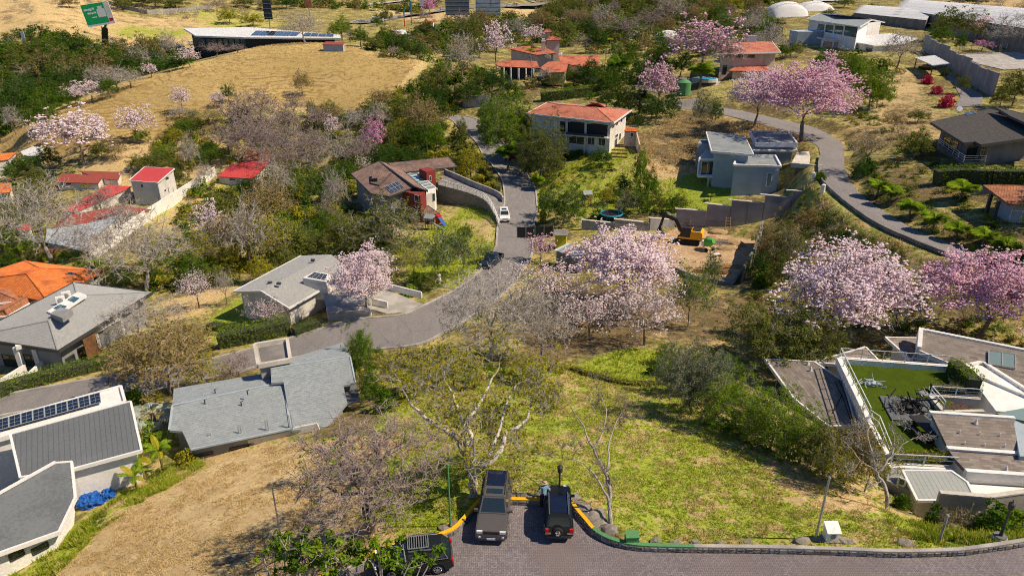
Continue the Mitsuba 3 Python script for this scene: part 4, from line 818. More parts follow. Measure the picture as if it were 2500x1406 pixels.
p = at(1766, 152, 1.8); part(t, 'balcony', MB().tube([p, p + [0, 0, .3]], 3.0, 14), 'offwhite'); part(t, 'balustrade', MB().tube([p + [0, 0, 1.2], p + [0, 0, 1.35]], 3.0, 14, False), 'offwhite'); part(t, 'chimney', MB().box(pl(1833, 103) + [0, 0, .9], (3.0, 1.6, 1.9)), 'bluegrey')
t = thing('plunge_pool', 'round blue tub on the terrace beside the red metal roofed house', 'pool'); p = at(1722, 192, -.6); part(t, 'rim', MB().tube([p - [0, 0, .8], p], 3.6, 18), 'concrete_pale'); part(t, 'water', MB().tube([p, p + [0, 0, .03]], 3.1, 18), 'blue_mid')
t = thing('house', 'white and glass two storey house with a metal gable roof at the top right', 'house'); g1 = Plane((1969, 47, 11.5), (2099, 65, 11.5), (2002, 33, 12.8)); g2 = Plane((2002, 33, 12.8), (2129, 48, 12.8), (2160, 55, 11.7))
P = [g1.pts([(1969, 47), (2002, 33), (2129, 48), (2099, 66)]), g2.pts([(2002, 33), (2050, 36), (2160, 55), (2129, 48)])]
for p in P: roof(t, p, 'roof_green', .25, 'trim_white')
fa = bodies(t, P[:1], 0, 'white', 1.0, .25); 
for w in ((1997, 60, 2012, 74), (2016, 62, 2034, 80), (2038, 64, 2058, 84), (2062, 66, 2092, 90)): window(t, fa, *w, m='glass_blue', frame='trim_dark')
part(t, 'gable_wall', MB().bar(at(2102, 78, 8), at(2146, 72, 8), .4, 5.5), 'white'); q = Plane((1996, 95, 6.4), (2133, 112, 6.0), (2173, 82, 7.0)).pts([(1996, 93), (2082, 91), (2173, 82), (2240, 94), (2200, 108), (2133, 112), (2060, 98)]); roof(t, q, 'roof_white', .25, 'trim_white', 'lower_roof'); fb = bodies(t, [q], 0, 'white', .7, .25, 'lower_wall')
for w in ((2010, 103, 2030, 120), (2036, 104, 2048, 122), (2078, 118, 2094, 130), (2114, 118, 2128, 136)): window(t, fb, *w, m='glass_blue', frame='trim_dark')
part(t, 'side_wing', MB().box([*at(1966, 90, 6)[:2], 4], (9, 8, 8)), 'bluegrey')
t = thing('pavilion', 'open carport with a pale flat roof beside the concrete wall, top right', 'carport'); pl = Plane((2235, 141, 5.2), (2315, 156, 5.2), (2281, 136, 5.8)); P = pl.pts([(2235, 141), (2281, 136), (2316, 155), (2278, 160)]); roof(t, P, 'roof_white', .15, 'trim_white')
for p in P: p = p * .92 + P.mean(0) * .08; part(t, 'post', MB().bar([*p[:2], -2], p - [0, 0, .2], .2), 'trim_dark')
t = thing('car', 'dark parked car under the pale carport roof', 'car'); p = at(2262, 172, 2.0); cb = MB().box(p + [0, 0, .6], (1.9, 4.2, .8), .4); part(t, 'body', cb, 'paint_black'); part(t, 'cabin', MB().box(p + [0, 0, 1.2], (1.6, 2.3, .6), .4), 'glass')
t = thing('concrete_wall', 'tall panelled concrete boundary wall at the top right', 'wall'); a, c = at(2252, 124, 4.5), at(2424, 236, .4); k = 10
for j in range(k):
    p, q_ = a + (c - a) * (j + .01) / k, a + (c - a) * (j + .99) / k; h = 4.6 + (.5 if j % 3 == 0 else 0); m_ = (p + q_) / 2
    part(t, 'panel', MB().bar([p[0], p[1], m_[2] + h / 2 - .8], [q_[0], q_[1], m_[2] + h / 2 - .8], .35, h + 1.6), 'concrete_wall')
    part(t, 'pier', MB().bar([p[0], p[1], p[2] - 1], [p[0], p[1], p[2] + h], .5), 'concrete')
t = thing('warehouse', 'long low hall with a curved pale roof, nearer of the two at top right', 'hall')
def vault(t, a, b, rise, m, zw, n=8):
    """a shallow barrel roof over the quad: two eave lines a, b (each two points)"""
    a, b = np.array(a), np.array(b); v = []
    for s in np.linspace(0, 1, n + 1): p = a * (1 - s) + b * s; v += [p[0] + [0, 0, rise * math.sin(math.pi * s)], p[1] + [0, 0, rise * math.sin(math.pi * s)]]
    v = np.array(v); f = [[2 * i, 2 * i + 1, 2 * i + 3, 2 * i + 2] for i in range(n)]; mb = MB().add(v, up_facing(v, np.array(f))); low = v - [0, 0, .3]; mb.add(low, up_facing(low, np.array(f))[:, ::-1]); e = MB()
    for k in (0, 1): rim = np.vstack([v[k::2], [b[k] * [1, 1, 0] + [0, 0, zw], a[k] * [1, 1, 0] + [0, 0, zw]]]); e.add(rim, [[0, i, i + 1] for i in range(1, len(rim) - 1)])
    e.add([a[0], a[1], a[1] * [1, 1, 0] + [0, 0, zw], a[0] * [1, 1, 0] + [0, 0, zw]], [[0, 1, 2, 3]]); e.add([b[0], b[1], b[1] * [1, 1, 0] + [0, 0, zw], b[0] * [1, 1, 0] + [0, 0, zw]], [[0, 1, 2, 3]])
    part(t, 'roof', mb, m, smooth=True); part(t, 'wall', e, 'concrete_dark')
vault(t, [at(2085, 32, 10), at(2262, 50, 10)], [at(2122, 18, 11), at(2290, 30, 11)], 2.2, 'roof_white', 2)
t = thing('warehouse', 'larger hall with a long curved pale grey roof behind the nearer one', 'hall'); vault(t, [at(2185, 22, 12), at(2560, 78, 12)], [at(2235, 7, 13), at(2640, 40, 13)], 3.0, 'roof_white', 2)
def dome(name, label, x0, x1, yb, yt, z):
    a, c = at(x0, yb, z), at(x1, yb, z); w = np.linalg.norm(c - a); d = a[1]; h = (yb - yt) / F0 * d * 1.0; t = thing(name, label, 'dome'); s = np.linspace(0, 1, 15); q = np.linspace(-.5, .5, 9); mid = (a + c) / 2
    v = np.array([[mid[0] - w / 2 * math.cos(math.pi * u) * (1 - .5 * abs(2 * k) ** 3 * .6), mid[1] + k * w * .9, z + h * math.sin(math.pi * u) ** .8 * (1 - abs(2 * k) ** 4)] for u in s for k in q])
    f = [[i * 9 + j, i * 9 + j + 1, (i + 1) * 9 + j + 1, (i + 1) * 9 + j] for i in range(14) for j in range(8)]; part(t, 'membrane', (v, up_facing(v, np.array(f))), 'membrane', smooth=True)
    rb = MB()
    for k in range(9):
        if k % 2 == 0: rb.tube(v.reshape(15, 9, 3)[:, k] + [0, 0, .12], .12, 4)
    part(t, 'rib', rb, 'trim_white', kind='stuff')
    return t
for i, (x0, x1, yb, yt, z, l) in enumerate(((1866, 1966, 50, 11, 5, 'left of the two large ones at the top right'), (1936, 2030, 40, 9, 6, 'right of the two large ones at the top right'), (1522, 1577, 104, 79, -1.5, 'left of the two behind the pink blossom'), (1592, 1663, 108, 79, -1.5, 'right of the two behind the pink blossom'), (1775, 1836, 72, 47, 3, 'alone between the pink blossom and the large pair'))): dome('dome_tent', 'white membrane dome tent, ' + l, x0, x1, yb, yt, z)
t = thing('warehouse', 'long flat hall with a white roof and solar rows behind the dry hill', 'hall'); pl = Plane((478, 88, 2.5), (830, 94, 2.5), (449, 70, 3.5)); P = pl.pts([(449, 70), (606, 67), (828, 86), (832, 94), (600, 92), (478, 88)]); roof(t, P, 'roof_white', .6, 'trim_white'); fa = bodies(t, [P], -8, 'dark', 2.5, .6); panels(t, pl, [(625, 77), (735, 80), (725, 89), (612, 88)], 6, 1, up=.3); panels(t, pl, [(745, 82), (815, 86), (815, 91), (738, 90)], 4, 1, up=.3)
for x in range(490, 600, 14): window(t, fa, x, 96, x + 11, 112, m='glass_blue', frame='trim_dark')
shed('red roofed roadside hut on the crest of the dry hill', [(786, 109), (838, 110), (842, 103), (795, 102)], (3.6, 3.6, 4.3), 'roof_rust', 'bluegrey', 1, cat='hut', name='hut')
shed('low grey roofed house in the trees right of the dry hill', [(945, 85), (994, 84), (990, 73), (955, 73)], (1.2, 1.2, 2.2), 'roof_white', 'offwhite', cat='house')
shed('tiny red roofed kiosk near the billboards', [(1032, 56), (1058, 56), (1060, 51), (1036, 51)], (3.4, 3.4, 4.2), 'roof_red', 'white', cat='kiosk', name='kiosk')
shed('long white canopy at the top right edge', [(1985, 3), (2075, 3), (2085, -8), (1990, -9)], (13, 13, 15), 'roof_white', 'dark', cat='canopy', name='canopy')

# ---- dark house and tiled house on the right edge
t = thing('house', 'dark grey house with wide angular roofs and deep balconies on the right edge', 'house'); pl = Plane((2274, 299, 3.0), (2395, 353, 3.0), (2500, 333, 3.6)); P = pl.pts([(2274, 299), (2417, 266), (2560, 300), (2560, 330), (2395, 353), (2381, 346), (2354, 349)]); roof(t, P, 'shingle_dark', .35, 'trim_dark'); fa = bodies(t, [P], -4, 'concrete_dark', 1.6, .35)
roof(t, Plane(5.0).pts([(2432, 262), (2570, 296), (2570, 330), (2470, 285)]), 'shingle_dark', .3, 'trim_dark', 'upper_roof'); part(t, 'clerestory', MB().bar(at(2440, 275, 4), at(2560, 315, 4), .3, 1.6), 'dark')  # dark bar paints the shadow of the upper roof in the recess
for w in ((2300, 335, 2340, 372), (2358, 362, 2385, 392), (2392, 362, 2404, 385)): window(t, fa, *w, m='glass', frame='trim_dark', bars=2)
fl = Plane(-.2).pts([(2290, 352), (2352, 396), (2404, 396), (2420, 380)]); roof(t, fl, 'concrete_dark', .3, name='balcony'); railing(t, fl[:3] + [0, 0, 0], 1.0, 3, 'trim_white', 2.5, .04)
p = pl(2340, 277); t2 = thing('satellite_dish', 'white satellite dish on the dark angular roof', 'dish'); part(t2, 'dish', MB().tube([p + [0, 0, .7], p + [-.08, -.2, .85]], [.16, .5], 14), 'trim_white'); part(t2, 'mast', MB().bar(p, p + [0, 0, .8], .08), 'steel'); panels(t, pl, [(2352, 276), (2376, 272), (2384, 278), (2360, 283)], 2, 1, name='solar_panel')
t = thing('house', 'red brown tiled house with a blue garage door cut by the right edge', 'house'); pl = Plane((2403, 453, 1.4), (2463, 497, .8), (2500, 454, 1.6)); P = pl.pts([(2403, 453), (2560, 455), (2560, 503), (2463, 497)]); roof(t, P, 'tile_brown', .2, 'tile_brown'); fa = bodies(t, [P], -5, 'bluegrey', .9, .2, cut=P2(*pl.pts([(2440, 440), (2600, 440), (2600, 530), (2455, 505)]))); window(t, fa, 2466, 515, 2520, 546, m='bluegrey', frame='trim_white', name='garage_door', bars=2)
for x, y in ((2422, 470), (2440, 486)): p = pl(x, y); part(t, 'post', MB().bar([*p[:2], -3], p - [0, 0, .2], .35), 'trim_dark')
t = thing('garden_wall', 'mossy concrete garden wall below the tiled house on the right', 'wall'); a, c, e = at(2372, 472, -1), at(2425, 474, -1), at(2375, 500, -2.2); part(t, 'panel', MB().bar(a, c, .3, 2.0), 'concrete_wall'); part(t, 'lower_panel', MB().bar(at(2295, 490, -2.6), at(2372, 508, -2.6), .3, 1.4).bar(at(2372, 508, -2.6), at(2440, 545, -2.6), .3, 1.4), 'concrete_wall')

# ---- the terraced house at the lower right
t = thing('house', 'large white terraced house with brown shingle roofs and a green turf roof terrace, lower right', 'house')
ra = Plane((1871, 877, -5.4), (1941, 973, -5.4), (2056, 928, -4.7)); RA = ra.pts([(1871, 877), (1987, 884), (2056, 929), (2087, 1037), (2025, 1039), (1941, 973)]); roof(t, RA, 'shingle_brown', .25, 'trim_white', label='kite shaped brown roof on the left'); bodies(t, [RA], -11, 'offwhite', 1.6, .25, cut=P2(*ra.pts([(1990, 880), (2056, 925), (2087, 1040), (2035, 1030)])))
for x, y in ((1907, 940), (1915, 900)): p = ra(x, y); part(t, 'post', MB().bar([*p[:2], H(p[0], p[1]) - .5], p - [0, 0, .2], .25), 'trim_dark')
r2 = Plane((1989, 884, -4.9), (2113, 848, -4.9), (2150, 887, -4.6)); R2 = r2.pts([(1989, 884), (2113, 848), (2150, 887), (2042, 888)]); roof(t, R2, 'shingle_brown', .25, 'trim_white'); bodies(t, [R2], -11, 'offwhite', .5, .25)
zt = -4.1; tp = Plane(zt); TR = tp.pts([(2047, 886), (2311, 905), (2330, 985), (2280, 1035), (2330, 1122), (2168, 1122), (2117, 1034)]); k = part(t, 'roof_terrace', slab_mb(TR, .3), 'turf', label='roof terrace laid with green artificial turf'); box_body(t, TR - [0, 0, .3], -9, 'offwhite', 'terrace_block')
pw = MB(); q = tp.pts([(2117, 1034), (2046, 885), (2313, 905)]); pw.bar(q[0] + [0, 0, .15], q[1] + [0, 0, .15], .4, .7).bar(q[1] + [0, 0, .15], q[2] + [0, 0, .15], .4, .7).bar(tp(2117, 1034) + [0, 0, .1], tp(2165, 1122) + [0, 0, .1], .4, .6); part(t, 'parapet', pw, 'white')
railing(t, q + [0, 0, .5], .9, 2, 'rail', 1.6, .03); railing(t, tp.pts([(2117, 1034), (2140, 1050), (2168, 1122)]) + [0, 0, .3], .9, 2, 'rail', 1.6, .03)
dk = tp.pts([(2146, 968), (2267, 976), (2276, 1032), (2177, 1027)]) + [0, 0, .12]; part(t, 'deck', slab_mb(dk, .12), 'metal_flat', label='square dark deck on the turf')
rb_ = Plane((2250, 807, -3.0), (2500, 856, -3.0), (2329, 890, -4.0)); RB = rb_.pts([(2247, 806), (2560, 869), (2560, 960), (2500, 942), (2398, 889), (2329, 889), (2243, 853)]); roof(t, RB, 'shingle_brown', .25); edge_bars(t, RB[[0, 1, 1, 0]] if False else RB[:2], 'white', .4, .12, .3, 'parapet'); bodies(t, [RB], -9, 'bluegrey', .05, .25); part(t, 'end_wall', MB().bar(RB[0] + [0, 0, -.1], RB[6] + [0, 0, -.1], .35, .9).bar(RB[6] + [0, 0, -.2], RB[5] + [0, 0, -.2], .25, .4), 'white')  # bluegrey walls here carry the shade under the white parapet as colour
rc = Plane((2164, 824, -4.2), (2207, 825, -4.2), (2224, 877, -4.8)); RC = rc.pts([(2164, 824), (2245, 826), (2245, 850), (2224, 877)]); roof(t, RC, 'shingle_brown', .2, 'trim_white'); bodies(t, [RC], -9, 'offwhite', .4)
for q in (((2413, 860), (2444, 863), (2445, 895), (2413, 889)), ((2446, 864), (2477, 868), (2476, 901), (2447, 896))): c_ = rb_.pts(q) + rb_.n * .15; k = part(t, 'solar_collector', slab_mb(c_, .1), 'glass_clear'); edge_bars(k, c_, 'steel', .1, .01, .06, 'frame')
pd = Plane(-3.9); PD = pd.pts([(2345, 900), (2398, 889), (2560, 992), (2560, 1012), (2432, 1003), (2400, 960)]); k = roof(t, PD, 'white', .3, name='flat_roof'); edge_bars(k, PD[[0, 1, 2]], 'white', .5, .2, .3, 'parapet'); box_body(t, PD - [0, 0, .3], -9, 'white', 'flat_roof_wall')
part(t, 'glass_canopy', slab_mb(Plane((2432, 1006, -3.7), (2500, 990, -3.7), (2480, 1030, -4.0)).pts([(2430, 1008), (2560, 985), (2560, 1040), (2476, 1022)]), .1), 'glass_clear')
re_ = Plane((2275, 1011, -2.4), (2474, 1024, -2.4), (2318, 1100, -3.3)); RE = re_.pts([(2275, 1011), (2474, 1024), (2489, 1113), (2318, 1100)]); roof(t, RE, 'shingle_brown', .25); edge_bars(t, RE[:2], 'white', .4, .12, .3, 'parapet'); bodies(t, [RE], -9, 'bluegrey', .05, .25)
rf_ = Plane((2318, 1101, -3.25), (2489, 1114, -3.25), (2365, 1155, -3.1)); RF = rf_.pts([(2318, 1101), (2560, 1119), (2560, 1168), (2365, 1155), (2330, 1118)]); roof(t, RF, 'shingle_brown', .25); edge_bars(t, RF[2:4], 'white', .5, .12, .35, 'front_parapet'); edge_bars(t, re_.pts([(2318, 1100), (2489, 1113)]), 'white', .1, .16, .35, 'ridge_strip'); bodies(t, [RF], -9, 'offwhite', .05, .25)
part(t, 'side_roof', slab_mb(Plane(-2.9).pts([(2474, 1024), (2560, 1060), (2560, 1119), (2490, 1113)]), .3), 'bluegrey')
PW = Plane(-3.9).pts([(2362, 1181), (2560, 1194), (2560, 1226), (2381, 1220)]); roof(t, PW, 'white', .2, name='front_flat_roof'); box_body(t, PW - [0, 0, .2], -8, 'offwhite', 'front_block')
rm = Plane((2241, 1218, -3.4), (2379, 1218, -3.4), (2207, 1151, -2.9)); RM = rm.pts([(2207, 1150), (2322, 1151), (2359, 1177), (2380, 1219), (2241, 1219)]); roof(t, RM, 'roof_green', .12, 'trim_white', 'lean_to_roof', label='pale green grey metal lean-to roof'); fa = bodies(t, [RM], -8, 'offwhite', .15, .12, 'lean_to_wall')
gb = box_body(t, Plane(-3.6).pts([(2172, 1140), (2210, 1146), (2240, 1205), (2164, 1172)]), -8, 'wallgrey', 'gable_wall'); window(t, gb, 2193, 1167, 2211, 1184, frame='trim_white')
part(t, 'planter', MB().bar(tp(2168, 1142) + [0, 0, -.2], tp(2335, 1148) + [0, 0, -.2], .5, .9), 'white'); railing(t, tp.pts([(2172, 1141), (2330, 1149)]) + [0, 0, .1], 1.0, 3, 'rail', 1.7, .035)
pl_ = Plane(-4.05); q = pl_.pts([(2268, 972), (2390, 980), (2400, 1008), (2300, 1010)]); part(t, 'sunken_planter', MB().bar(q[0], q[1], .3, .6).bar(q[0], q[3], .3, .6).bar(q[3], q[2], .3, .5), 'concrete_pale'); railing(t, [q[3] + [0, 0, .2], q[0] + [0, 0, .2], q[1] + [0, 0, .2]], .9, 3, 'rail', 1.6, .03)
for x, y in ((2342, 1057), (2391, 1061), (2441, 1064), (2354, 1084), (2403, 1088), (2453, 1091)): p = re_(x, y); part(t, 'roof_pin', MB().bar(p, p + [0, 0, .22], .07), 'trim_white')
for x, y, pl in ((2382, 1034, re_), (2455, 1150, rf_), (1979, 905, ra), (1972, 890, ra)): p = pl(x, y); part(t, 'vent_cowl', MB().tube([p, p + [0, 0, .4]], [.16, .03], 7), 'trim_white')
mb = MB()
for (a, c) in (((2039, 932), (2043, 945)), ((2043, 945), (2055, 965)), ((2055, 965), (2078, 1030)), ((2047, 928), (2062, 960)), ((2062, 960), (2083, 1030)), ((2032, 1010), (2055, 965))): mb.bar(ra(*a) + [0, 0, .05], ra(*c) + [0, 0, .05], .05)
part(t, 'roof_cable', mb, 'dark')
st = MB(); 
for i in range(6): a, c = at(2098, 1046 + i * 9, -4.4 - i * .5), at(2122, 1042 + i * 9, -4.4 - i * .5); st.bar(a, c, .35, .06)
part(t, 'stair_tread', st, 'trim_white', kind='stuff'); railing(t, [at(2122, 1036, -4.2), at(2133, 1085, -7.0)], 1.0, 2, 'rail', 1.5, .03)
t = thing('garden_table', 'black dining table with benches beside the shingle roof on the turf terrace', 'table'); p = tp(2258, 1060); part(t, 'top', MB().box(p + [0, 0, .75], (1.1, 2.6, .08), .12), 'dark')
for s in (-1, 1): part(t, 'bench', MB().box(p + [s * .85, 0, .42], (.35, 2.4, .08), .12), 'dark'); part(t, 'leg', MB().box(p + [0, s * 1.0, .36], (.9, .1, .7), .12), 'dark')
def heap(name, label, cat, p, size, seed, m, n=26):
    r = np.random.default_rng(seed); t = thing(name, label, cat); mb = MB()
    for i in range(n): q = r.normal(0, .33, 3) * size; q[2] = abs(q[2]); d = r.normal(0, 1, 3) * [1, 1, .35]; d /= np.linalg.norm(d); L = size[0] * r.uniform(.3, .8); mb.bar(p + q - d * L / 2, p + q + d * L / 2, .05 * r.uniform(.7, 1.8))
    part(t, 'tangle', mb, m, kind='stuff'); s = trimesh.creation.icosphere(2); v = np.array(s.vertices) * np.array(size) * .45; v *= (1 + .6 * (meshkit.fbm(v * 2.5 + seed, 2) - .5))[:, None]; v[:, 2] = np.maximum(v[:, 2], -.02); part(t, 'bundle', (v + p, s.faces), m, smooth=20)
heap('furniture_heap', 'tangled black garden furniture piled on the dark deck', 'furniture pile', dk.mean(0) + [.1, 0, .1], (2.1, 1.5, .9), 3, 'dark', 60)
heap('covered_chairs', 'folded grey chairs heaped on the turf near the back railing', 'furniture pile', tp(2126, 937), (1.3, .9, .6), 4, 'bluegrey', 20)
heap('planter_heap', 'small dark covered bundle on the turf by the sunken planter', 'furniture pile', tp(2254, 962), (.9, .7, .6), 5, 'wallgrey', 14)
t = thing('concrete_wall', 'stained concrete front wall of the terraced house with weep holes', 'wall'); a, c, e = at(2290, 1216, -1.9), at(2409, 1226, -1.9), at(2560, 1205, -1.9); mb = MB()
mb.bar(a - [0, 0, .9], c - [0, 0, .9], .25, 2.6).bar(c - [0, 0, .9], e - [0, 0, .9], .25, 2.6); part(t, 'face', mb, 'concrete'); part(t, 'coping', MB().bar(a + [0, 0, .45], c + [0, 0, .45], .32, .1).bar(c + [0, 0, .45], e + [0, 0, .45], .32, .1), 'concrete_pale')
nn_ = np.cross(c - a, [0, 0, 1.]); nn_ /= np.linalg.norm(nn_); nn_ *= -np.sign(nn_[1])
for s, z in ((.1, -.6), (.25, -.62), (.4, -.65), (.6, -.7), (.15, -1.3), (.3, -1.32), (.5, -1.35)): p = a + (c - a) * s + [0, 0, z] ; part(t, 'weep_hole', MB().tube([p + nn_ * .10, p + nn_ * .14], .07, 8), 'dark')
# ================================================================ vehicles
def ext_y(poly, y0, y1):
    """a side outline (x, z) pushed across from y0 to y1, as a manifold"""
    c = m3.CrossSection([np.array(shapely.geometry.polygon.orient(poly).exterior.coords)[:-1]]); return m3.Manifold.extrude(c, y1 - y0).rotate([90, 0, 0]).translate([0, y1, 0])
def quad_part(k, name, q, m, inset=(.05, .05), out=.012):
    """a pane lying on a four-cornered face, a little proud of it"""
    q = np.array(q, float); a, b = inset; L = lambda u, v: q[0] * (1 - u) * (1 - v) + q[1] * u * (1 - v) + q[2] * u * v + q[3] * (1 - u) * v
    p = np.array([L(a, b), L(1 - a, b), L(1 - a, 1 - b), L(a, 1 - b)]); n = np.cross(p[1] - p[0], p[3] - p[0]); n /= np.linalg.norm(n)
    mb = MB(); mb.add(np.vstack([p + n * out, p - n * .03]), [[0, 1, 2, 3], [0, 4, 5, 1], [1, 5, 6, 2], [2, 6, 7, 3], [3, 7, 4, 0]]); return part(k, name, mb, m, M=place.M)
def car(name, label, cat, pos, rz, paint, L=4.6, W=1.85, Hh=1.75, hood=1.25, belt=1.05, cab=(1.0, .25, -1.95, -2.2), hoodz=1.0, roofin=.2, bed=None, pitch=None, wheel_r=.37, axle=(1.42, -1.38), group=None, extras=(), sc=1.0):
    """x forward. cab: windscreen foot, roof front, roof rear, rear window foot (x)"""
    t = thing(name, label, cat, group); M = place(*pos, rz, sc); place.M = M
    f, b = L / 2, -L / 2
    tail = belt if bed is None else bed
    side = Polygon([(f - .02, .38), (f, .62), (f - .06, hoodz - .18), (f - .25, hoodz - .06), (cab[0], hoodz + .02), (cab[0] - .1, belt), (cab[3], belt), (cab[3] - .04, tail), (b + .08, tail), (b, tail - .25), (b, .55), (b + .04, .38), (b + .3, .26), (f - .3, .26)])
    m = ext_y(side, -W / 2 + .1, W / 2 - .1) + ext_y(side.buffer(-.035), -W / 2 + .035, W / 2 - .035) + ext_y(side.buffer(-.09), -W / 2, W / 2)
    if bed is not None: m = m - m3.Manifold.cube([abs(b - cab[3]) - .22, W - .3, .5], False).translate([b + .12, -W / 2 + .15, tail - .42])
    for ax in axle:
        for s in (-1, 1): m = m - m3.Manifold.cylinder(.32, wheel_r + .07, wheel_r + .07, 20, True).rotate([90, 0, 0]).translate([ax, s * (W / 2 - .12), wheel_r])
    part(t, 'body', MB().man(m), paint, smooth=35, M=M)
    w0, w1 = W / 2 - .1, W / 2 - roofin; zb = belt - .01; bot = [(cab[0], w0), (cab[0], -w0), (cab[3], -w0), (cab[3], w0)]; top = [(cab[1], w1), (cab[1], -w1), (cab[2], -w1), (cab[2], w1)]
    B = [np.array([*p, zb]) for p in bot]; B[0][2] = B[1][2] = min(belt, hoodz + .05); R = [np.array([*p, Hh - .05]) for p in top]
    hull = m3.Manifold.hull_points(np.array(B + R)); rp = np.array(R) * [1, 1, 1]; cap = np.vstack([rp, rp * [.97, .9, 1] + [0, 0, .05]])
    k = part(t, 'cabin', MB().man(hull).man(m3.Manifold.hull_points(cap)), paint, smooth=25, M=M)
    quad_part(k, 'windscreen', [B[1], B[0], R[0], R[1]], 'glass', (.06, .08)); quad_part(k, 'rear_window', [B[3], B[2], R[2], R[3]], 'glass', (.08, .1))
    for s, (i, j) in ((1, (0, 3)), (-1, (2, 1))):
        A_, B_, C_, D_ = (B[i], B[j], R[j], R[i])
        for u0, u1 in (((.0, .46), (.5, 1.0)) if cab[2] - cab[1] < -1.2 else ((0., 1.),)):
            q = [A_ + (B_ - A_) * u0, A_ + (B_ - A_) * u1, D_ + (C_ - D_) * u1, D_ + (C_ - D_) * u0]; quad_part(k, 'side_window', q[::-1] if s < 0 and False else q, 'glass', (.06, .1))
    for ax in axle:
        for s in (-1, 1):
            y = s * (W / 2 - .13); mb = MB().tube([[ax, y - .11, wheel_r], [ax, y - .10, wheel_r], [ax, y + .10, wheel_r], [ax, y + .11, wheel_r]], [wheel_r * .9, wheel_r, wheel_r, wheel_r * .9], 18); wk = part(t, 'wheel', mb, 'rubber', M=M)
            yo = y + s * .115; rim = MB().tube([[ax, yo, wheel_r], [ax, yo + s * .012, wheel_r]], wheel_r * .26, 10)
            for q in range(8): a = q * math.pi / 4; rim.bar([ax, yo, wheel_r], [ax + math.cos(a) * wheel_r * .62, yo + s * .01, wheel_r + math.sin(a) * wheel_r * .62], .05, .03)
            rim.tube([[ax + math.cos(a) * wheel_r * .63, yo, wheel_r + math.sin(a) * wheel_r * .63] for a in np.linspace(0, 6.283, 15)], .025, 4, False); part(wk, 'rim', rim, 'chrome', M=M)
    for s in (-1, 1):
        part(t, 'headlight', MB().box([f - .10, s * (W / 2 - .27), hoodz - .23], (.18, .34, .17)), 'lens', M=M); part(t, 'tail_light', MB().box([b + .03, s * (W / 2 - .15), min(belt, tail) - .18], (.12, .2, .34)), 'red', M=M)
        part(t, 'mirror', MB().box([cab[0] - .15, s * (W / 2 + .1), belt + .08], (.12, .24, .16)), paint, M=M)
    part(t, 'grille', MB().box([f - .03, 0, hoodz - .25], (.08, W - 1.0, .17)), 'dark', M=M); part(t, 'bumper', MB().box([f - .02, 0, .42], (.12, W - .3, .16)).box([b + .02, 0, .42], (.12, W - .3, .16)), 'trim_dark', M=M)
    part(t, 'number_plate', MB().box([f + .045, 0, .47], (.02, .5, .15)), 'trim_white', M=M)
    return t, M
def facing(p, q): d = np.array(q) - np.array(p); return math.atan2(d[1], d[0])
a, c = at(1199, 1331, 0), at(1214, 1215, 0); p = a + (c - a) / np.linalg.norm(c - a) * 2.03
t, M = car('car', 'grey brown off road car with panoramic glass roof, its front towards the camera', 'car', (*p[:2], .05), facing(c, a), 'paint_grey', 4.8, 1.92, 1.9, hood=1.3, belt=1.18, cab=(1.05, .35, -2.2, -2.33), hoodz=1.12, roofin=.27, wheel_r=.39, sc=.84)
part(t, 'sunroof', MB().box([-1.35, 0, 1.905], (1.5, 1.15, .02)), 'glass_navy', M=M); part(t, 'sunroof', MB().box([-.1, 0, 1.905], (.45, 1.0, .02)), 'glass', M=M)
for s in (-1, 1): part(t, 'roof_rail', MB().bar([.2, s * .66, 1.93], [-2.1, s * .66, 1.93], .05), 'trim_dark', M=M); part(t, 'fog_light', MB().tube([[2.38, s * .7, .55], [2.43, s * .7, .55]], .08, 10), 'lens', M=M)
a, c = at(1364, 1326, 0), at(1359, 1222, 0); p = a + (c - a) / np.linalg.norm(c - a) * 1.78
t, M = car('car', 'black compact off road car seen from behind with a spare wheel on its tailgate', 'car', (*p[:2], .05), facing(a, c), 'paint_black', 4.3, 1.8, 1.75, cab=(.95, .45, -1.75, -2.0), belt=1.05, hoodz=1.02, roofin=.24, wheel_r=.36, axle=(1.35, -1.3), sc=.81)
part(t, 'sunroof', MB().box([-.7, 0, 1.755], (1.6, 1.0, .02)), 'glass_navy', M=M)
for s in (-1, 1): part(t, 'roof_rail', MB().bar([.35, s * .6, 1.80], [-1.65, s * .6, 1.80], .06), 'chrome', M=M)
k = part(t, 'spare_wheel', MB().tube([[-2.15, .1, .88], [-2.17, .1, .88], [-2.32, .1, .88], [-2.36, .1, .88]], [.30, .34, .34, .25], 18), 'rubber', M=M); mb = MB()
for i, (y0, z0, y1, z1) in enumerate(((-.14, .95, -.08, 1.05), (-.02, .98, -.02, 1.06), (.06, 1.05, .12, .95), (-.16, .90, .14, .91), (-.14, .78, -.14, .86), (-.06, .78, -.06, .86), (.02, .78, .06, .86), (.06, .86, .10, .78), (-.1, .73, .1, .73))): mb.bar([-2.37, y0 + .1, z0], [-2.37, y1 + .1, z1], .035, .02)
part(k, 'cover_lettering', mb, 'trim_white', M=M, kind='stuff')
for s in (-1, 1): part(t, 'bumper_corner', MB().box([-2.14, s * .68, .72], (.08, .34, .14)), 'chrome', M=M)
rw = at(1069, 1399, 0); fw = at(963, 1412, 0); h = facing(rw, fw); d = np.array([math.cos(h), math.sin(h), 0]); lft = np.array([-d[1], d[0], 0]); p = rw + d * 1.36 * .80 - lft * .78 * .80
t, M = car('car', 'dark green crossover car with a slatted roof rack, partly behind leafy branches', 'car', (*p[:2], .03), h, 'paint_green', 4.6, 1.84, 1.7, cab=(1.2, .35, -1.75, -2.15), belt=1.05, hoodz=1.02, roofin=.25, wheel_r=.37, axle=(1.36, -1.36), sc=.80)
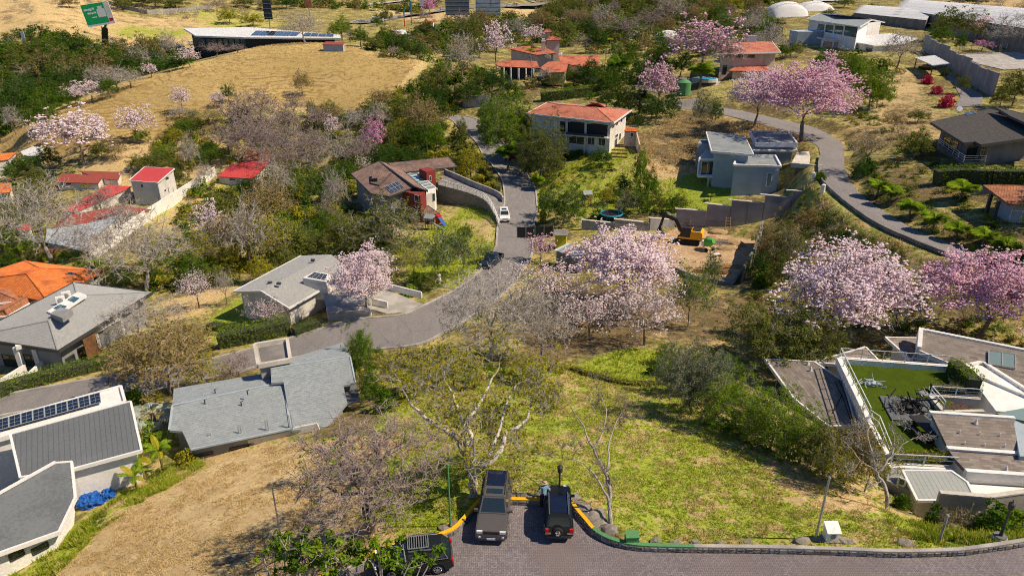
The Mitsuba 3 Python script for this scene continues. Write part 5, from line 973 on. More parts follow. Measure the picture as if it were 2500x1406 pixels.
k = part(t, 'roof_rack', MB().bar([.3, .5, 1.84], [-.9, .5, 1.84], .05).bar([.3, -.5, 1.84], [-.9, -.5, 1.84], .05).bar([.3, .5, 1.84], [.3, -.5, 1.84], .05).bar([-.9, .5, 1.84], [-.9, -.5, 1.84], .05), 'steel', M=M)
for i in range(8): part(k, 'slat', MB().bar([.2 - i * .14, .5, 1.83], [.2 - i * .14, -.5, 1.83], .04), 'steel', M=M)
for s in (-1, 1): part(t, 'roof_rail', MB().bar([.3, s * .64, 1.77], [-1.6, s * .64, 1.77], .06), 'chrome', M=M); part(t, 'window_trim', MB().bar([1.0, s * .86, 1.07], [-2.0, s * .86, 1.15], .03).bar([-2.0, s * .86, 1.15], [-1.8, s * .74, 1.5], .03), 'chrome', M=M)
p = G(1231, 536); t, M = car('car', 'white crossover car parked beside the ramp railing on the street', 'car', (*p[:2], p[2] + .06), math.radians(-86), 'paint_white', 4.6, 1.9, 1.75, belt=1.05)
part(t, 'sunroof', MB().box([-.5, 0, 1.756], (1.0, .9, .02)), 'glass', M=M)
p = G(1201, 646); t, M = car('pickup_truck', 'dark blue pickup truck on the verge of the street below the lawn', 'pickup truck', (*p[:2], p[2] + .06), math.radians(-112), 'paint_navy', 5.2, 1.88, 1.8, belt=1.1, cab=(1.15, .55, -.75, -.95), bed=1.0, axle=(1.65, -1.55), wheel_r=.39)
r = np.random.default_rng(12)
HW = [('white', 872, 57), ('silver', 888, 58), ('white', 893, 56), ('white', 915, 54), ('white', 935, 53), ('silver', 978, 46), ('white', 1080, 26), ('white', 1245, 18), ('silver', 1256, 16), ('white', 470, 110), ('white', 1330, 12), ('silver', 972, 37)]
for i, (c, x, y) in enumerate(HW):
    p = G(x, y); car('car', f'tiny {"white" if c == "white" else "silver"} car far off, {["first","second","third","fourth","fifth","sixth","seventh","eighth","ninth","tenth","eleventh","twelfth"][sorted(range(12), key=lambda k: HW[k][1]).index(i)]} from the left among the distant cars', 'car', (*p[:2], p[2] + .3), r.choice([.15, 3.3]), 'paint_' + c, 4.6, 1.9, 1.7, group='cars on the far highway')
for i, (x, y, cc, L) in enumerate(((238, 131, 'trim_white', 9), (281, 133, 'trim_white', 10), (1292, 5, 'roof_pale', 9), (1340, 3, 'blue', 8), (919, 55, 'trim_white', 6))):
    p = G(x, y); t = thing('truck', ['white bus half hidden by trees left of the billboard post', 'white bus half hidden by trees right of the billboard post', 'pale blue lorry on the far highway right of the blank billboards', 'dark blue lorry on the far highway at the top edge', 'small white lorry on the highway left of the grey hut roof'][i], 'bus' if i < 2 else 'lorry'); M = place(*p[:2], p[2] + .5, .1)
    part(t, 'body', MB().man(m3.Manifold.cube([L, 2.5, 2.6], True).translate([0, 0, 1.6])), cc, M=M); part(t, 'cab', MB().box([L / 2 + .9, 0, 1.2], (1.7, 2.3, 2.0)), 'paint_white', M=M); part(t, 'window_band', MB().box([0, 0, 2.1], (L - .6, 2.54, .7)), 'glass', M=M)
    for s in (-1, 1):
        for xx in (L / 2 + .6, -L / 2 + 1.4): part(t, 'wheel', MB().tube([[xx, s * 1.1 - .15, .45], [xx, s * 1.1 + .15, .45]], .48, 12), 'rubber', M=M)
# ---- excavator
p = G(1680, 592); p[2] = -13.3; t = thing('excavator', 'yellow excavator with a black cab and raised dark arm in the building pit', 'excavator'); M = place(*p, math.radians(158))
for s in (-1, 1):
    tr = LineString([(-1.5, .42), (1.5, .42)]).buffer(.42, quad_segs=6); part(t, 'track', MB().man(ext_y(tr, s * 1.05 - .28, s * 1.05 + .28)), 'rubber', M=M)
part(t, 'undercarriage', MB().box([0, 0, .6], (1.8, 1.8, .5)), 'excav_dark', M=M)
hs = Polygon([(-2.1, 1.0), (-2.25, 1.4), (-2.2, 2.15), (-1.9, 2.35), (-.4, 2.35), (-.3, 1.0)]); part(t, 'counterweight', MB().man(ext_y(hs, -1.2, 1.2)), 'orange', M=M); part(t, 'engine_cover', MB().box([-1.2, 0, 2.4], (1.3, 1.7, .14)), 'excav_dark', M=M); part(t, 'deck', MB().box([.5, 0, 1.1], (2.0, 2.4, .3)).box([.2, -.75, 1.55], (1.5, .8, .7)), 'orange', M=M)
k = part(t, 'cab', MB().man(m3.Manifold.hull_points(np.array([[-.3, .2, 1.2], [1.35, .2, 1.2], [-.3, 1.15, 1.2], [1.35, 1.15, 1.2], [-.3, .25, 2.8], [1.0, .25, 2.8], [-.3, 1.1, 2.8], [1.0, 1.1, 2.8]]))), 'excav_dark', M=M); place.M = M; quad_part(k, 'windscreen', [[1.35, .2, 1.3], [1.35, 1.15, 1.3], [1.02, 1.1, 2.75], [1.02, .25, 2.75]], 'glass', (.06, .06))
bm = LineString([(1.1, 1.5), (2.3, 3.5), (4.4, 4.1)]).buffer(.27); part(t, 'boom', MB().man(ext_y(bm, -.5, -.15)), 'excav_dark', M=M); st = LineString([(4.2, 4.4), (4.9, 1.6)]).buffer(.2); part(t, 'stick', MB().man(ext_y(st, -.48, -.17)), 'excav_dark', M=M)
part(t, 'hydraulic_ram', MB().tube([[1.6, -.32, 1.5], [2.6, -.32, 3.3]], .09, 8).tube([[2.4, -.32, 4.0], [4.0, -.32, 4.7]], .08, 8), 'chrome', M=M)
bk = Polygon([(4.6, 1.7), (5.2, 1.6), (5.0, .9), (4.5, .5), (4.0, .75), (4.4, 1.1)]); part(t, 'bucket', MB().man(ext_y(bk, -.85, .2)), 'excav_dark', M=M)
p = G(1730, 612); p[2] = -13.3; t = thing('cement_mixer', 'green and white cement mixer on wheels in the building pit', 'cement mixer'); M = place(*p, math.radians(-60))
part(t, 'drum', MB().tube([[-.7, 0, 1.3], [-.55, 0, 1.3], [.1, 0, 1.55], [.8, 0, 1.9]], [.35, .72, .72, .35], 14), 'lime', M=M, smooth=30); part(t, 'frame', MB().bar([-.8, .6, .5], [1.0, .6, .5], .1).bar([-.8, -.6, .5], [1.0, -.6, .5], .1).bar([-.6, .6, .5], [-.6, .3, 1.3], .1).bar([-.6, -.6, .5], [-.6, -.3, 1.3], .1), 'steel', M=M); part(t, 'motor_box', MB().box([-1.0, 0, 1.0], (.7, .7, .8)), 'white', M=M)
for s in (-1, 1): part(t, 'wheel', MB().tube([[.2, s * .75 - .08, .32], [.2, s * .75 + .08, .32]], .32, 12), 'rubber', M=M)
t = thing('tool_barrow', 'small white wheelbarrow beside the cement mixer', 'wheelbarrow'); p = G(1748, 628); p[2] = -13.3; M = place(*p, .3); part(t, 'tray', MB().man(m3.Manifold.hull_points(np.array([[-.5, -.35, .65], [.5, -.35, .65], [-.5, .35, .65], [.5, .35, .65], [-.3, -.2, .35], [.35, -.2, .35], [-.3, .2, .35], [.35, .2, .35]]))), 'white', M=M); part(t, 'wheel', MB().tube([[.75, -.05, .2], [.75, .05, .2]], .2, 10), 'rubber', M=M); part(t, 'handle', MB().bar([.75, -.2, .2], [-1.1, -.3, .6], .04).bar([.75, .2, .2], [-1.1, .3, .6], .04), 'wood', M=M)
r = np.random.default_rng(44)
for i, (x, y, L, m) in enumerate(((1690, 551, 6, 'roof_rust'), (1705, 555, 6.5, 'roof_rust'), (1722, 560, 6, 'wood'), (1800, 562, 3, 'wood_pale'), (1742, 592, 4, 'wood_pale'), (1760, 598, 4, 'concrete_dark'), (1770, 655, 5, 'wood_pale'), (1738, 668, 5, 'wood'))):
    p = G(x, y); t = thing('timber_stack', f'stacked {"rusty steel bars" if m == "roof_rust" else "boards"} in the building pit, {["by the back wall, left","by the back wall, middle","by the back wall, right","near the ladder","right of the excavator","in the pit centre","along the front edge","at the front wall"][i]}', 'building material'); mb = MB()
    for j in range(5): part(t, 'board', MB().box([p[0] + r.normal(0, .2), p[1] + j * .22, -13.2 + .06 * j], (L, .18, .06), r.normal(-.1, .06)), m)
for i, (x, y) in enumerate(((1740, 585), (1788, 594), (1775, 608), (1800, 600), (1700, 570), (1755, 568))):
    p = G(x, y); t = thing('soil_heap', f'heap of excavated brown soil in the pit, {["first","fourth","third","fifth","beside the excavator","second"][i]}{"" if i == 4 else " from the left"}', 'soil heap'); s = trimesh.creation.icosphere(3); v = np.array(s.vertices); v *= (1 + .5 * (meshkit.fbm(v * 2 + i * 7, 3) - .5))[:, None]; v = v * [1.3 + .3 * (i % 3), .9, .7]; v[:, 2] = np.maximum(v[:, 2], -.1); part(t, 'soil', (v + [p[0], p[1], -13.3], s.faces), 'soil', smooth=40)
t = thing('ladder', 'short wooden ladder leaning on the pit wall', 'ladder'); a = at(1771, 571, -13.3); b_ = a + [.1, 1.1, 2.6]; part(t, 'rail', MB().bar(a, b_, .08), 'wood_pale'); part(t, 'rail', MB().bar(a + [.8, 0, 0], b_ + [.8, 0, 0], .08), 'wood_pale')
for i in range(6): q = a + (b_ - a) * (i + .5) / 6; part(t, 'rung', MB().bar(q, q + [.8, 0, 0], .06), 'wood_pale')
t = thing('site_shed', 'site hut with a patched roof of white, green and rusty metal sheets', 'shed'); pl = Plane((1352, 610, -10.6), (1412, 632, -10.6), (1390, 594, -10.0)); P = pl.pts([(1352, 610), (1412, 632), (1436, 612), (1386, 593)])
for i in range(8):
    a0, a1 = i / 8 + .004, (i + 1) / 8 - .004; q = np.array([P[0] + (P[1] - P[0]) * a0, P[0] + (P[1] - P[0]) * a1, P[3] + (P[2] - P[3]) * a1, P[3] + (P[2] - P[3]) * a0]) + [0, 0, .03 * (i % 2)]; part(t, 'roof_sheet', slab_mb(q, .05), ('roof_white', 'roof_green', 'roof_pale', 'roof_rust', 'roof_white', 'roof_green', 'roof_pale', 'roof_white')[i])
bodies(t, [P], -14, 'concrete_dark', .25, .1)
shed('yellow green site container with a grey flat roof at the street corner', [(1354, 575), (1386, 575), (1388, 560), (1352, 560)], (-10.8, -10.8, -10.8), 'concrete_dark', 'yellowgreen', -14, cat='container', name='site_container')
shed('small pale box hut under the flowering tree', [(1508, 646), (1528, 652), (1532, 640), (1512, 636)], (-10.6, -10.6, -10.6), 'roof_white', 'bluegrey', -14, cat='hut', name='hut')
shed('grey water tank housing among the white blossoms', [(1470, 596), (1488, 598), (1490, 586), (1472, 584)], (-10.4, -10.4, -10.4), 'concrete', 'bluegrey', -14, cat='hut', name='hut')
t = thing('site_screen', 'dark green netting screen with posts along the street corner', 'fence'); a, b_ = at(1262, 574, -13.2), at(1350, 577, -13.2)
a[2] = H(a[0], a[1]); b_[2] = H(b_[0], b_[1]); part(t, 'netting', MB().bar(a + [0, 0, 1.0], b_ + [0, 0, 1.0], .04, 1.9), 'excav_dark')
for s in np.linspace(0, 1, 5): part(t, 'post', MB().bar(a + (b_ - a) * s, a + (b_ - a) * s + [0, 0, 2.2], .08), 'steel')
# ---- garden play things
t = thing('trampoline', 'round trampoline with blue rim and net posts on the lawn above the pit wall', 'trampoline'); p = G(1492, 533); a = np.linspace(0, 6.283, 25); ring = np.stack([p[0] + 1.9 * np.cos(a), p[1] + 1.9 * np.sin(a), np.full(25, p[2] + .9)], 1)
part(t, 'rim', MB().tube(ring, .12, 6, False), 'cyan'); part(t, 'mat', MB().tube([p + [0, 0, .88], p + [0, 0, .9]], 1.85, 24), 'dark')
for i in range(6): q = ring[i * 4]; part(t, 'post', MB().bar(q - [0, 0, .9], q + [0, 0, 1.9], .06), 'blue_mid')
part(t, 'net_hoop', MB().tube(ring + [0, 0, 1.9], .03, 4, False), 'dark'); mb = MB()
for i in range(24): mb.bar(ring[i], ring[i] + [0, 0, 1.9], .012)
part(t, 'net', mb, 'dark', kind='stuff')
def play(label, p, rz, hue):
    t = thing('playhouse', label, 'playground tower'); M = place(*p, rz)
    for x in (-.6, .6):
        for y in (-.6, .6): part(t, 'post', MB().bar([x, y, 0], [x, y, 2.3], .1), 'wood', M=M)
    part(t, 'platform', MB().box([0, 0, 1.2], (1.4, 1.4, .1)), 'wood', M=M); part(t, 'canopy', MB().add([[-.85, -.85, 2.3], [.85, -.85, 2.3], [.85, .85, 2.3], [-.85, .85, 2.3], [-.85, 0, 2.9], [.85, 0, 2.9]], [[0, 1, 5], [0, 5, 4], [2, 3, 4], [2, 4, 5], [1, 2, 5], [3, 0, 4]]), 'roof_green', M=M)
    part(t, 'slide', MB().add([[-.6, -.3, 1.25], [-.6, .3, 1.25], [-2.6, .3, .15], [-2.6, -.3, .15], [-.6, -.3, 1.4], [-.6, .3, 1.4], [-2.6, .3, .35], [-2.6, -.3, .35]], [[0, 1, 2, 3], [0, 3, 7, 4], [1, 5, 6, 2], [3, 2, 1, 0]]), hue, M=M)
    part(t, 'swing_frame', MB().bar([.6, 0, 2.1], [3.2, 0, 2.1], .09).bar([3.2, 0, 2.1], [3.2, -.8, 0], .09).bar([3.2, 0, 2.1], [3.2, .8, 0], .09), 'wood', M=M)
    for x in (1.5, 2.4): part(t, 'swing', MB().bar([x, -.15, 2.1], [x, -.15, .5], .02).bar([x, .15, 2.1], [x, .15, .5], .02).box([x, 0, .5], (.2, .4, .04)), 'dark', M=M)
play('wooden play tower with a green slide and swings beside the trampoline', G(1432, 502), .2, 'cyan'); play('play tower with green canopy and swing frame below the maroon house porch', G(1050, 560), 2.9, 'roof_green')
t = thing('toy_slide', 'small blue and red plastic toy slide on the lawn by the porch', 'slide'); p = G(1074, 547); M = place(*p, -.9); part(t, 'slide', MB().add([[0, -.35, 1.3], [0, .35, 1.3], [1.9, .35, .1], [1.9, -.35, .1], [0, -.35, 1.1], [0, .35, 1.1], [1.9, .35, 0], [1.9, -.35, 0]], BOXF if False else [[0, 1, 2, 3], [4, 7, 6, 5], [0, 3, 7, 4], [1, 5, 6, 2], [3, 2, 6, 7], [0, 4, 5, 1]]), 'blue', M=M); part(t, 'tower', MB().box([-.4, 0, .8], (.8, .9, 1.6)), 'red', M=M)
# ---- posts, lamps, boxes by the front road
def pole(label, bx, by, topy, m, r=.05, name='pole', cat='pole'):
    p = at(bx, by, 0); p[2] = H(p[0], p[1]); v = (topy - 703) / F0; top = CAM_H - p[1] * (sp_ + v * cp_) / (cp_ - v * sp_); t = thing(name, label, cat); part(t, 'shaft', MB().tube([p - [0, 0, .2], [p[0], p[1], top]], [r, r * .9], 8), m); part(t, 'cap', MB().tube([[p[0], p[1], top], [p[0], p[1], top + .06]], [r * 1.3, r * .8], 8), m); return t
pole('tall grey metal pole behind the kerb near the white meter box', 1992, 1310, 1166, 'steel', .06); pole('slim green pole left of the parked grey car', 1100, 1283, 1135, 'greenpaint', .05); pole('slim grey pole in front of the trunk beside the grey car', 1160, 1215, 1068, 'steel', .045)
p = G(690, 1336); t = thing('pole', 'thin metal pole on the dry slope at the bottom left', 'pole'); part(t, 'shaft', MB().tube([p, p + [0, 0, 4.4]], .05, 8), 'steel'); part(t, 'cap', MB().tube([p + [0, 0, 4.4], p + [0, 0, 4.45]], .06, 8), 'steel')
pole('short wooden stake on the green verge near the stained wall', 2299, 1302, 1258, 'bark_grey', .07, 'stake', 'stake')
def lamp(label, bx, by, h):
    p = at(bx, by, 0); p[2] = H(p[0], p[1]); t = thing('garden_lamp', label, 'lamp post'); part(t, 'base', MB().tube([p - [0, 0, .2], p + [0, 0, .28], p + [0, 0, .3]], [.38, .34, .2], 14), 'concrete_pale'); part(t, 'pot', MB().tube([p + [0, 0, .28], p + [0, 0, .36]], .30, 14), 'concrete_dark')
    part(t, 'shaft', MB().tube([p + [0, 0, .3], p + [0, 0, .8], p + [0, 0, h - .5]], [.10, .06, .045], 8), 'trim_dark'); k = part(t, 'lantern', MB().tube([p + [0, 0, h - .5], p + [0, 0, h - .42], p + [0, 0, h - .1], p + [0, 0, h]], [.07, .13, .16, .05], 8), 'trim_dark'); part(k, 'finial', MB().tube([p + [0, 0, h], p + [0, 0, h + .15]], [.04, .01], 6), 'trim_dark')
lamp('black lantern post on a round stone base behind the black car', 1365, 1213, 2.3); lamp('black lantern post on a round base on the bright verge at the right', 2442, 1309, 2.5)
t = thing('meter_box', 'small white house shaped meter box with sloping lid and dark round emblem', 'meter box'); p = at(2027, 1311, 0); p[2] = H(p[0], p[1]); part(t, 'plinth', MB().box(p + [0, 0, .02], (.85, .6, .2)), 'concrete_dark'); sd = Polygon([(-.25, .1), (.25, .1), (.25, 1.0), (-.3, .8), (-.3, .76), (-.25, .76)])
part(t, 'case', MB().man(m3.Manifold.extrude(m3.CrossSection([np.array([(-.25, .1), (.25, .1), (.25, .95), (-.25, .75)])]), .6).rotate([90, 0, 90]).translate([-.3, 0, 0]), place(*p)), 'white'); part(t, 'lid', MB().add(np.array([[-.36, -.34, .74], [.36, -.34, .74], [.36, .3, 1.0], [-.36, .3, 1.0], [-.36, -.34, .70], [.36, -.34, .70], [.36, .3, .95], [-.36, .3, .95]]) + p, [[0, 1, 2, 3], [4, 7, 6, 5], [0, 4, 5, 1], [1, 5, 6, 2], [2, 6, 7, 3], [3, 7, 4, 0]]), 'white'); part(t, 'emblem', MB().tube([p + [0, -.255, .45], p + [0, -.27, .45]], .14, 12), 'wallgrey'); part(t, 'slot', MB().box(p + [0, -.26, .63], (.3, .02, .05)), 'dark')
t = thing('utility_box', 'green metal utility box set in the green painted kerb', 'utility box'); p = at(1542, 1314, .4); part(t, 'case', MB().box([p[0], p[1], .32], (.62, .5, .7), .03), 'greenpaint'); part(t, 'lid', MB().box([p[0], p[1], .69], (.68, .56, .05), .03), 'greenpaint')
for i, (x, y, L, rz_) in enumerate(((560, 1371, 2.2, .25), (1560, 1196, .1, 0))[:1]):
    p = G(x, y); t = thing('log', 'dark fallen log lying on the dry slope', 'log'); part(t, 'trunk', MB().tube([p + [-.6, -.1, .1], p + [0, 0, .18], p + [.9, .35, .14], p + [2.4, .8, .1]], [.16, .2, .12, .05], 7), 'bark')
# ---- kerb wall: stones in mortar, painted top
kl = smooth_line(np.c_[KERB, np.zeros(len(KERB))], .25)[:, :2]; tan = np.gradient(kl, axis=0); tan /= np.linalg.norm(tan, axis=1, keepdims=True); nrm = np.stack([-tan[:, 1], tan[:, 0]], 1)
t = thing('kerb', 'low stone kerb wall round the paved road, its top painted yellow, green and bare', 'kerb'); mb = MB(); n = len(kl)
prof = [(-.02, -.2), (-.02, .30), (.16, .33), (.16, -.2)]; v = np.array([[*(kl[i] + nrm[i] * o), z] for i in range(n) for o, z in prof]); f = [[i * 4 + k, (i + 1) * 4 + k, (i + 1) * 4 + k + 1, i * 4 + k + 1] for i in range(n - 1) for k in range(3)]; part(t, 'mortar_core', (v, np.array(f)), 'mortar')
px_of = lambda q: 1250 + F0 * q[0] / (q[1] * cp_ + CAM_H * sp_)
for nm, m_, lo, hi in (('yellow_top', 'yellow', 0, 1442), ('green_top', 'greenpaint', 1442, 1690), ('bare_top', 'concrete', 1690, 9999)):
    ii = [i for i in range(n) if lo <= px_of(kl[i]) < hi + 8]; v = np.array([[*(kl[i] + nrm[i] * o), z] for i in ii for o, z in ((-.03, .30), (-.03, .365), (.17, .38), (.17, .30))]); f = [[i * 4 + k, (i + 1) * 4 + k, (i + 1) * 4 + k + 1, i * 4 + k + 1] for i in range(len(ii) - 1) for k in range(3)]; part(t, nm, (v, np.array(f)), m_)
r = np.random.default_rng(9); s = 0; L = np.r_[0, np.cumsum(np.linalg.norm(np.diff(kl, axis=0), axis=1))]; count = 0
while s < L[-1] - .5:
    w = r.uniform(.22, .5); rows = [(.0, .16), (.16, .29)] if r.random() < .6 else [(.0, .29)]; u = s + w / 2; c2 = np.array([np.interp(u, L, kl[:, k]) for k in (0, 1)]); d2 = np.array([np.interp(u, L, tan[:, k]) for k in (0, 1)]); rz_ = math.atan2(d2[1], d2[0]); X = 1250 + F0 * c2[0] / (c2[1] * cp_ + CAM_H * sp_)
    if 930 < X < 2540:
        for z0, z1 in rows:
            b = m3.Manifold.hull_points(np.array([[sx * (w / 2 - .025) * r.uniform(.75, 1), -.05 - r.uniform(0, .03) * (k == 0), (z0 + z1) / 2 + sz * ((z1 - z0) / 2 - .02) * r.uniform(.7, 1)] if k == 0 else [sx * (w / 2 - .025), .02, (z0 + z1) / 2 + sz * ((z1 - z0) / 2 - .015)] for sx in (-1, 1) for sz in (-1, 1) for k in (0, 1)]))
            part(t, 'stone', MB().man(b, place(*c2, 0, rz_)), 'stone' if r.random() < .65 else 'stone_b'); count += 1
    s += w
r = np.random.default_rng(10)
for i, (x, y, sz) in enumerate(((1255, 1200, .5), (1282, 1203, .6), (1315, 1200, .5), (1340, 1204, .55), (1394, 1208, .7), (1420, 1232, .8), (1448, 1252, .9), (1465, 1272, .6), (1482, 1290, .7), (1600, 1312, .4), (1650, 1312, .35), (1700, 1314, .4), (1760, 1313, .35), (1825, 1310, .4), (1958, 1310, .6), (1998, 1306, .4), (2050, 1308, .5), (2075, 1312, .35), (2215, 1312, .55), (1115, 1276, .5), (1085, 1284, .45))):
    p = at(x, y, .1); p[2] = H(p[0], p[1]); t = thing('boulder', f'grey rough boulder behind the kerb, {i + 1 if False else ["first","second","third","fourth","fifth","sixth","seventh","eighth","ninth","tenth","eleventh","twelfth","thirteenth","fourteenth","fifteenth","sixteenth","seventeenth","eighteenth","nineteenth","twentieth","twenty first"][sorted([1255,1282,1315,1340,1394,1420,1448,1465,1482,1600,1650,1700,1760,1825,1958,1998,2050,2075,2215,1115,1085]).index(x)]} from the left', 'boulder', 'boulders behind the kerb'); s_ = trimesh.creation.icosphere(2); v = np.array(s_.vertices) * (1 + .9 * (meshkit.noise(np.array(s_.vertices) * 1.7 + i * 5)[:, None] - .5)); part(t, 'rock', (v * [sz * .8, sz * .55, sz * .4] @ rot(r.uniform(-.6, .6)).T + p, s_.faces), 'stone_b', smooth=25)
# ---- billboards
def board(label, x0, x1, yb, yt, z, m, posts, back=False):
    a, c = at(x0, yb, z), at(x1, yb, z); c[1] = a[1]; d = np.linalg.norm(a - [0, 0, CAM_H]); h = (yb - yt) / F0 * d * 1.0; t = thing('billboard', label, 'billboard'); mid = (a + c) / 2; L = np.linalg.norm(c - a)
    part(t, 'panel', MB().box([mid[0], mid[1], z + h / 2], (L, .4, h)), m); fr = MB()
    for i in range(posts): x = mid[0] + L * ((i + .5) / posts - .5); part(t, 'post', MB().bar([x, mid[1] + .5, H(x, mid[1]) - 1], [x, mid[1] + .5, z + h], .35), 'steel')
    for i in range(4): fr.bar([mid[0] - L / 2, mid[1] - .25, z + h * (i + .3) / 4], [mid[0] + L / 2, mid[1] - .25, z + h * (i + .3) / 4], .15)
    if back: part(t, 'lattice', fr, 'steel', kind='stuff')
    return t, mid, L, h
board('blank dark grey billboard back, left of the pair at the top', 1088, 1146, 38, 4, 4.5, 'metal_flat', 6, True); board('blank blue grey billboard back, right of the pair at the top', 1162, 1222, 39, 6, 4.5, 'roof_pale', 4, True); board('narrow dark billboard seen edge on above the white hall', 646, 666, 48, 10, 6, 'excav_dark', 1, True); board('small brown board on a pale mast at the top edge', 745, 762, 20, -8, 9, 'tile_brown', 1); board('narrow board edge on left of the billboards at the top', 1026, 1034, 16, -4, 7, 'bluegrey', 1); board('thin edge on billboard standing alone at the far left', 62, 70, 126, 90, -9, 'bluegrey', 1)
t = thing('billboard', 'large green and white billboard tilted on a tall dark post at the top left', 'billboard'); q = [at(216, 68, 4.5), at(269, 54, 6.5)]; a = q[0]; c = a + (np.array([53, 0, 0]) * np.linalg.norm(a - [0, 0, CAM_H]) / F0) + [0, 1.2, 1.9]; d = (c - a) / np.linalg.norm(c - a); up = np.cross(np.cross(d, [0, 0, 1.]), d); up = up if up[2] > 0 else -up; up /= np.linalg.norm(up); L = np.linalg.norm(c - a); h = L * .76; n_ = np.cross(d, up); n_ = n_ if n_[1] < 0 else -n_
Q = lambda u, v, o=0: a + d * L * u + up * h * v + n_ * o
def sheet_(k, name, u0, v0, u1, v1, m, o): mb = MB(); mb.add([Q(u0, v0, o), Q(u1, v0, o), Q(u1, v1, o), Q(u0, v1, o), Q(u0, v0, o - .3), Q(u1, v0, o - .3), Q(u1, v1, o - .3), Q(u0, v1, o - .3)], [[0, 1, 2, 3], [4, 7, 6, 5], [0, 4, 5, 1], [1, 5, 6, 2], [2, 6, 7, 3], [3, 7, 4, 0]]); return part(k, name, mb, m)
mat('sign_green', (.01, .42, .12), .5); k = sheet_(t, 'panel', 0, 0, 1, 1, 'trim_white', 0); sheet_(k, 'green_field', .0, .09, .80, 1.0, 'sign_green', .05); sheet_(k, 'picture_strip', .81, .1, 1.0, 1.0, 'offwhite', .05)
for u0, v0, u1, v1 in ((.06, .72, .20, .80), (.22, .70, .34, .80), (.36, .73, .43, .82), (.15, .55, .27, .63), (.29, .54, .36, .62), (.38, .56, .46, .64), (.26, .37, .44, .42)): sheet_(k, 'lettering', u0, v0, u1, v1, 'trim_white', .09)
sheet_(k, 'figure', .50, .36, .78, .72, 'trim_white', .09); sheet_(k, 'figure', .56, .70, .72, .85, 'trim_white', .09); sheet_(k, 'red_text', .83, .12, .97, .26, 'red', .09)
b0 = G(263, 134); tp_ = Q(.62, 0, -.6); part(t, 'post', MB().tube([b0 - [0, 0, 2], [b0[0], b0[1], -1], tp_], [1.0, .9, .5], 8), 'trim_dark'); part(t, 'post_sign', MB().bar(b0 + (tp_ - b0) * .3 + [0, -1.4, 0], b0 + (tp_ - b0) * .92 + [0, -1.4, 0], 2.6, .5), 'metal_flat'); part(t, 'sign_edge', MB().bar(b0 + (tp_ - b0) * .3 + [-1.5, -1.5, 0], b0 + (tp_ - b0) * .95 + [-1.2, -1.5, 0], .35).bar(b0 + (tp_ - b0) * .3 + [1.5, -1.5, 0], b0 + (tp_ - b0) * .9 + [1.5, -1.5, 0], .35), 'trim_white')
for i, (x, y, yt, m) in enumerate(((988, 66, 25, 'red'), (1005, 62, 12, 'tile_brown'))):
    p = G(x, y); d_ = np.linalg.norm(p - [0, 0, CAM_H]); t = thing('mast', f'slender red footed mast with blue top by the highway, {["left","right"][i]} of two', 'mast'); h_ = (y - yt) / F0 * d_; part(t, 'foot', MB().bar(p, p + [0, 0, h_ * .5], .5), m); part(t, 'top', MB().bar(p + [0, 0, h_ * .5], p + [0, 0, h_], .8), 'blue_mid')
# ---- highway, far car park, roadside walls
def strip(name, pix, w, m, lift=.15, step=4.0):
    p = smooth_line(GP(*pix), step); tn = np.gradient(p[:, :2], axis=0); tn /= np.linalg.norm(tn, axis=1, keepdims=True); nn = np.stack([-tn[:, 1], tn[:, 0]], 1); k = 5; z = gaussian_filter(p[:, 2], 2)
    v = np.array([[*(p[i, :2] + nn[i] * w * o), max(z[i], H(*(p[i, :2] + nn[i] * w * o))) + lift] for i in range(len(p)) for o in np.linspace(-.5, .5, k)]); f = np.array([[i * k + j, i * k + j + 1, (i + 1) * k + j + 1, (i + 1) * k + j] for i in range(len(p) - 1) for j in range(k - 1)]); return struct(name, (v, up_facing(v, f)), m, smooth=True)
strip('highway', [(150, 136), (240, 133), (330, 124), (450, 112)], 9, 'asphalt', .3); strip('highway', [(850, 58), (900, 55), (960, 44), (1080, 28), (1240, 17), (1360, 8), (1480, 4)], 16, 'asphalt', .35); strip('side_track', [(860, 18), (930, 10), (1000, 2)], 8, 'concrete', .4)
q = GP((2330, 135), (2560, 125), (2560, 168), (2450, 172), (2390, 158)); v, f = sheet(P2(*q), lambda x, y: H(x, y) + .15, 4.0); struct('car_park', (v, up_facing(v, f)), 'concrete')
q = GP((2290, 170), (2325, 185), (2400, 235), (2395, 262), (2330, 262), (2345, 240), (2330, 210)); v, f = sheet(P2(*q), lambda x, y: H(x, y) + .12, 2.0); struct('side_road', (v, up_facing(v, f)), 'asphalt')
q = GP((1660, 190), (1760, 200), (1750, 212), (1650, 205)); v, f = sheet(P2(*q), lambda x, y: H(x, y) + .12, 2.0); struct('terrace_paving', (v, up_facing(v, f)), 'concrete')
for i, (pts, lab, hh) in enumerate((((( 262, 12), (300, 22), (360, 36), (450, 30), (520, 22)), 'low pale roadside wall on the far dry slope at the top left', 3.0), (((815, 300), (875, 288)), 'short white wall between blossom trees in the middle left', 2.0), (((1130, 262), (1170, 262), (1200, 256)), 'grey retaining wall at the head of the street under the trees', 3.5), (((1640, 268), (1710, 262)), 'dark grey gate wall above the upper road', 2.5))):
    q = GP(*pts); t = thing('wall', lab, 'wall')
    for a, c in zip(q[:-1], q[1:]): part(t, 'section', MB().bar(a + [0, 0, hh / 2 - .3], c + [0, 0, hh / 2 - .3], .4, hh), 'concrete' if i != 1 else 'white')
t = thing('green_tank', 'dark green round tank by the upper road', 'tank'); p = G(1668, 232); part(t, 'shell', MB().tube([p, p + [0, 0, 3.4], p + [0, 0, 4.2]], [1.9, 1.9, .5], 16), 'greenpaint', smooth=30)
t = thing('fence', 'white post fence along the upper car park at the top right', 'fence'); q = GP((2335, 126), (2560, 116)); 
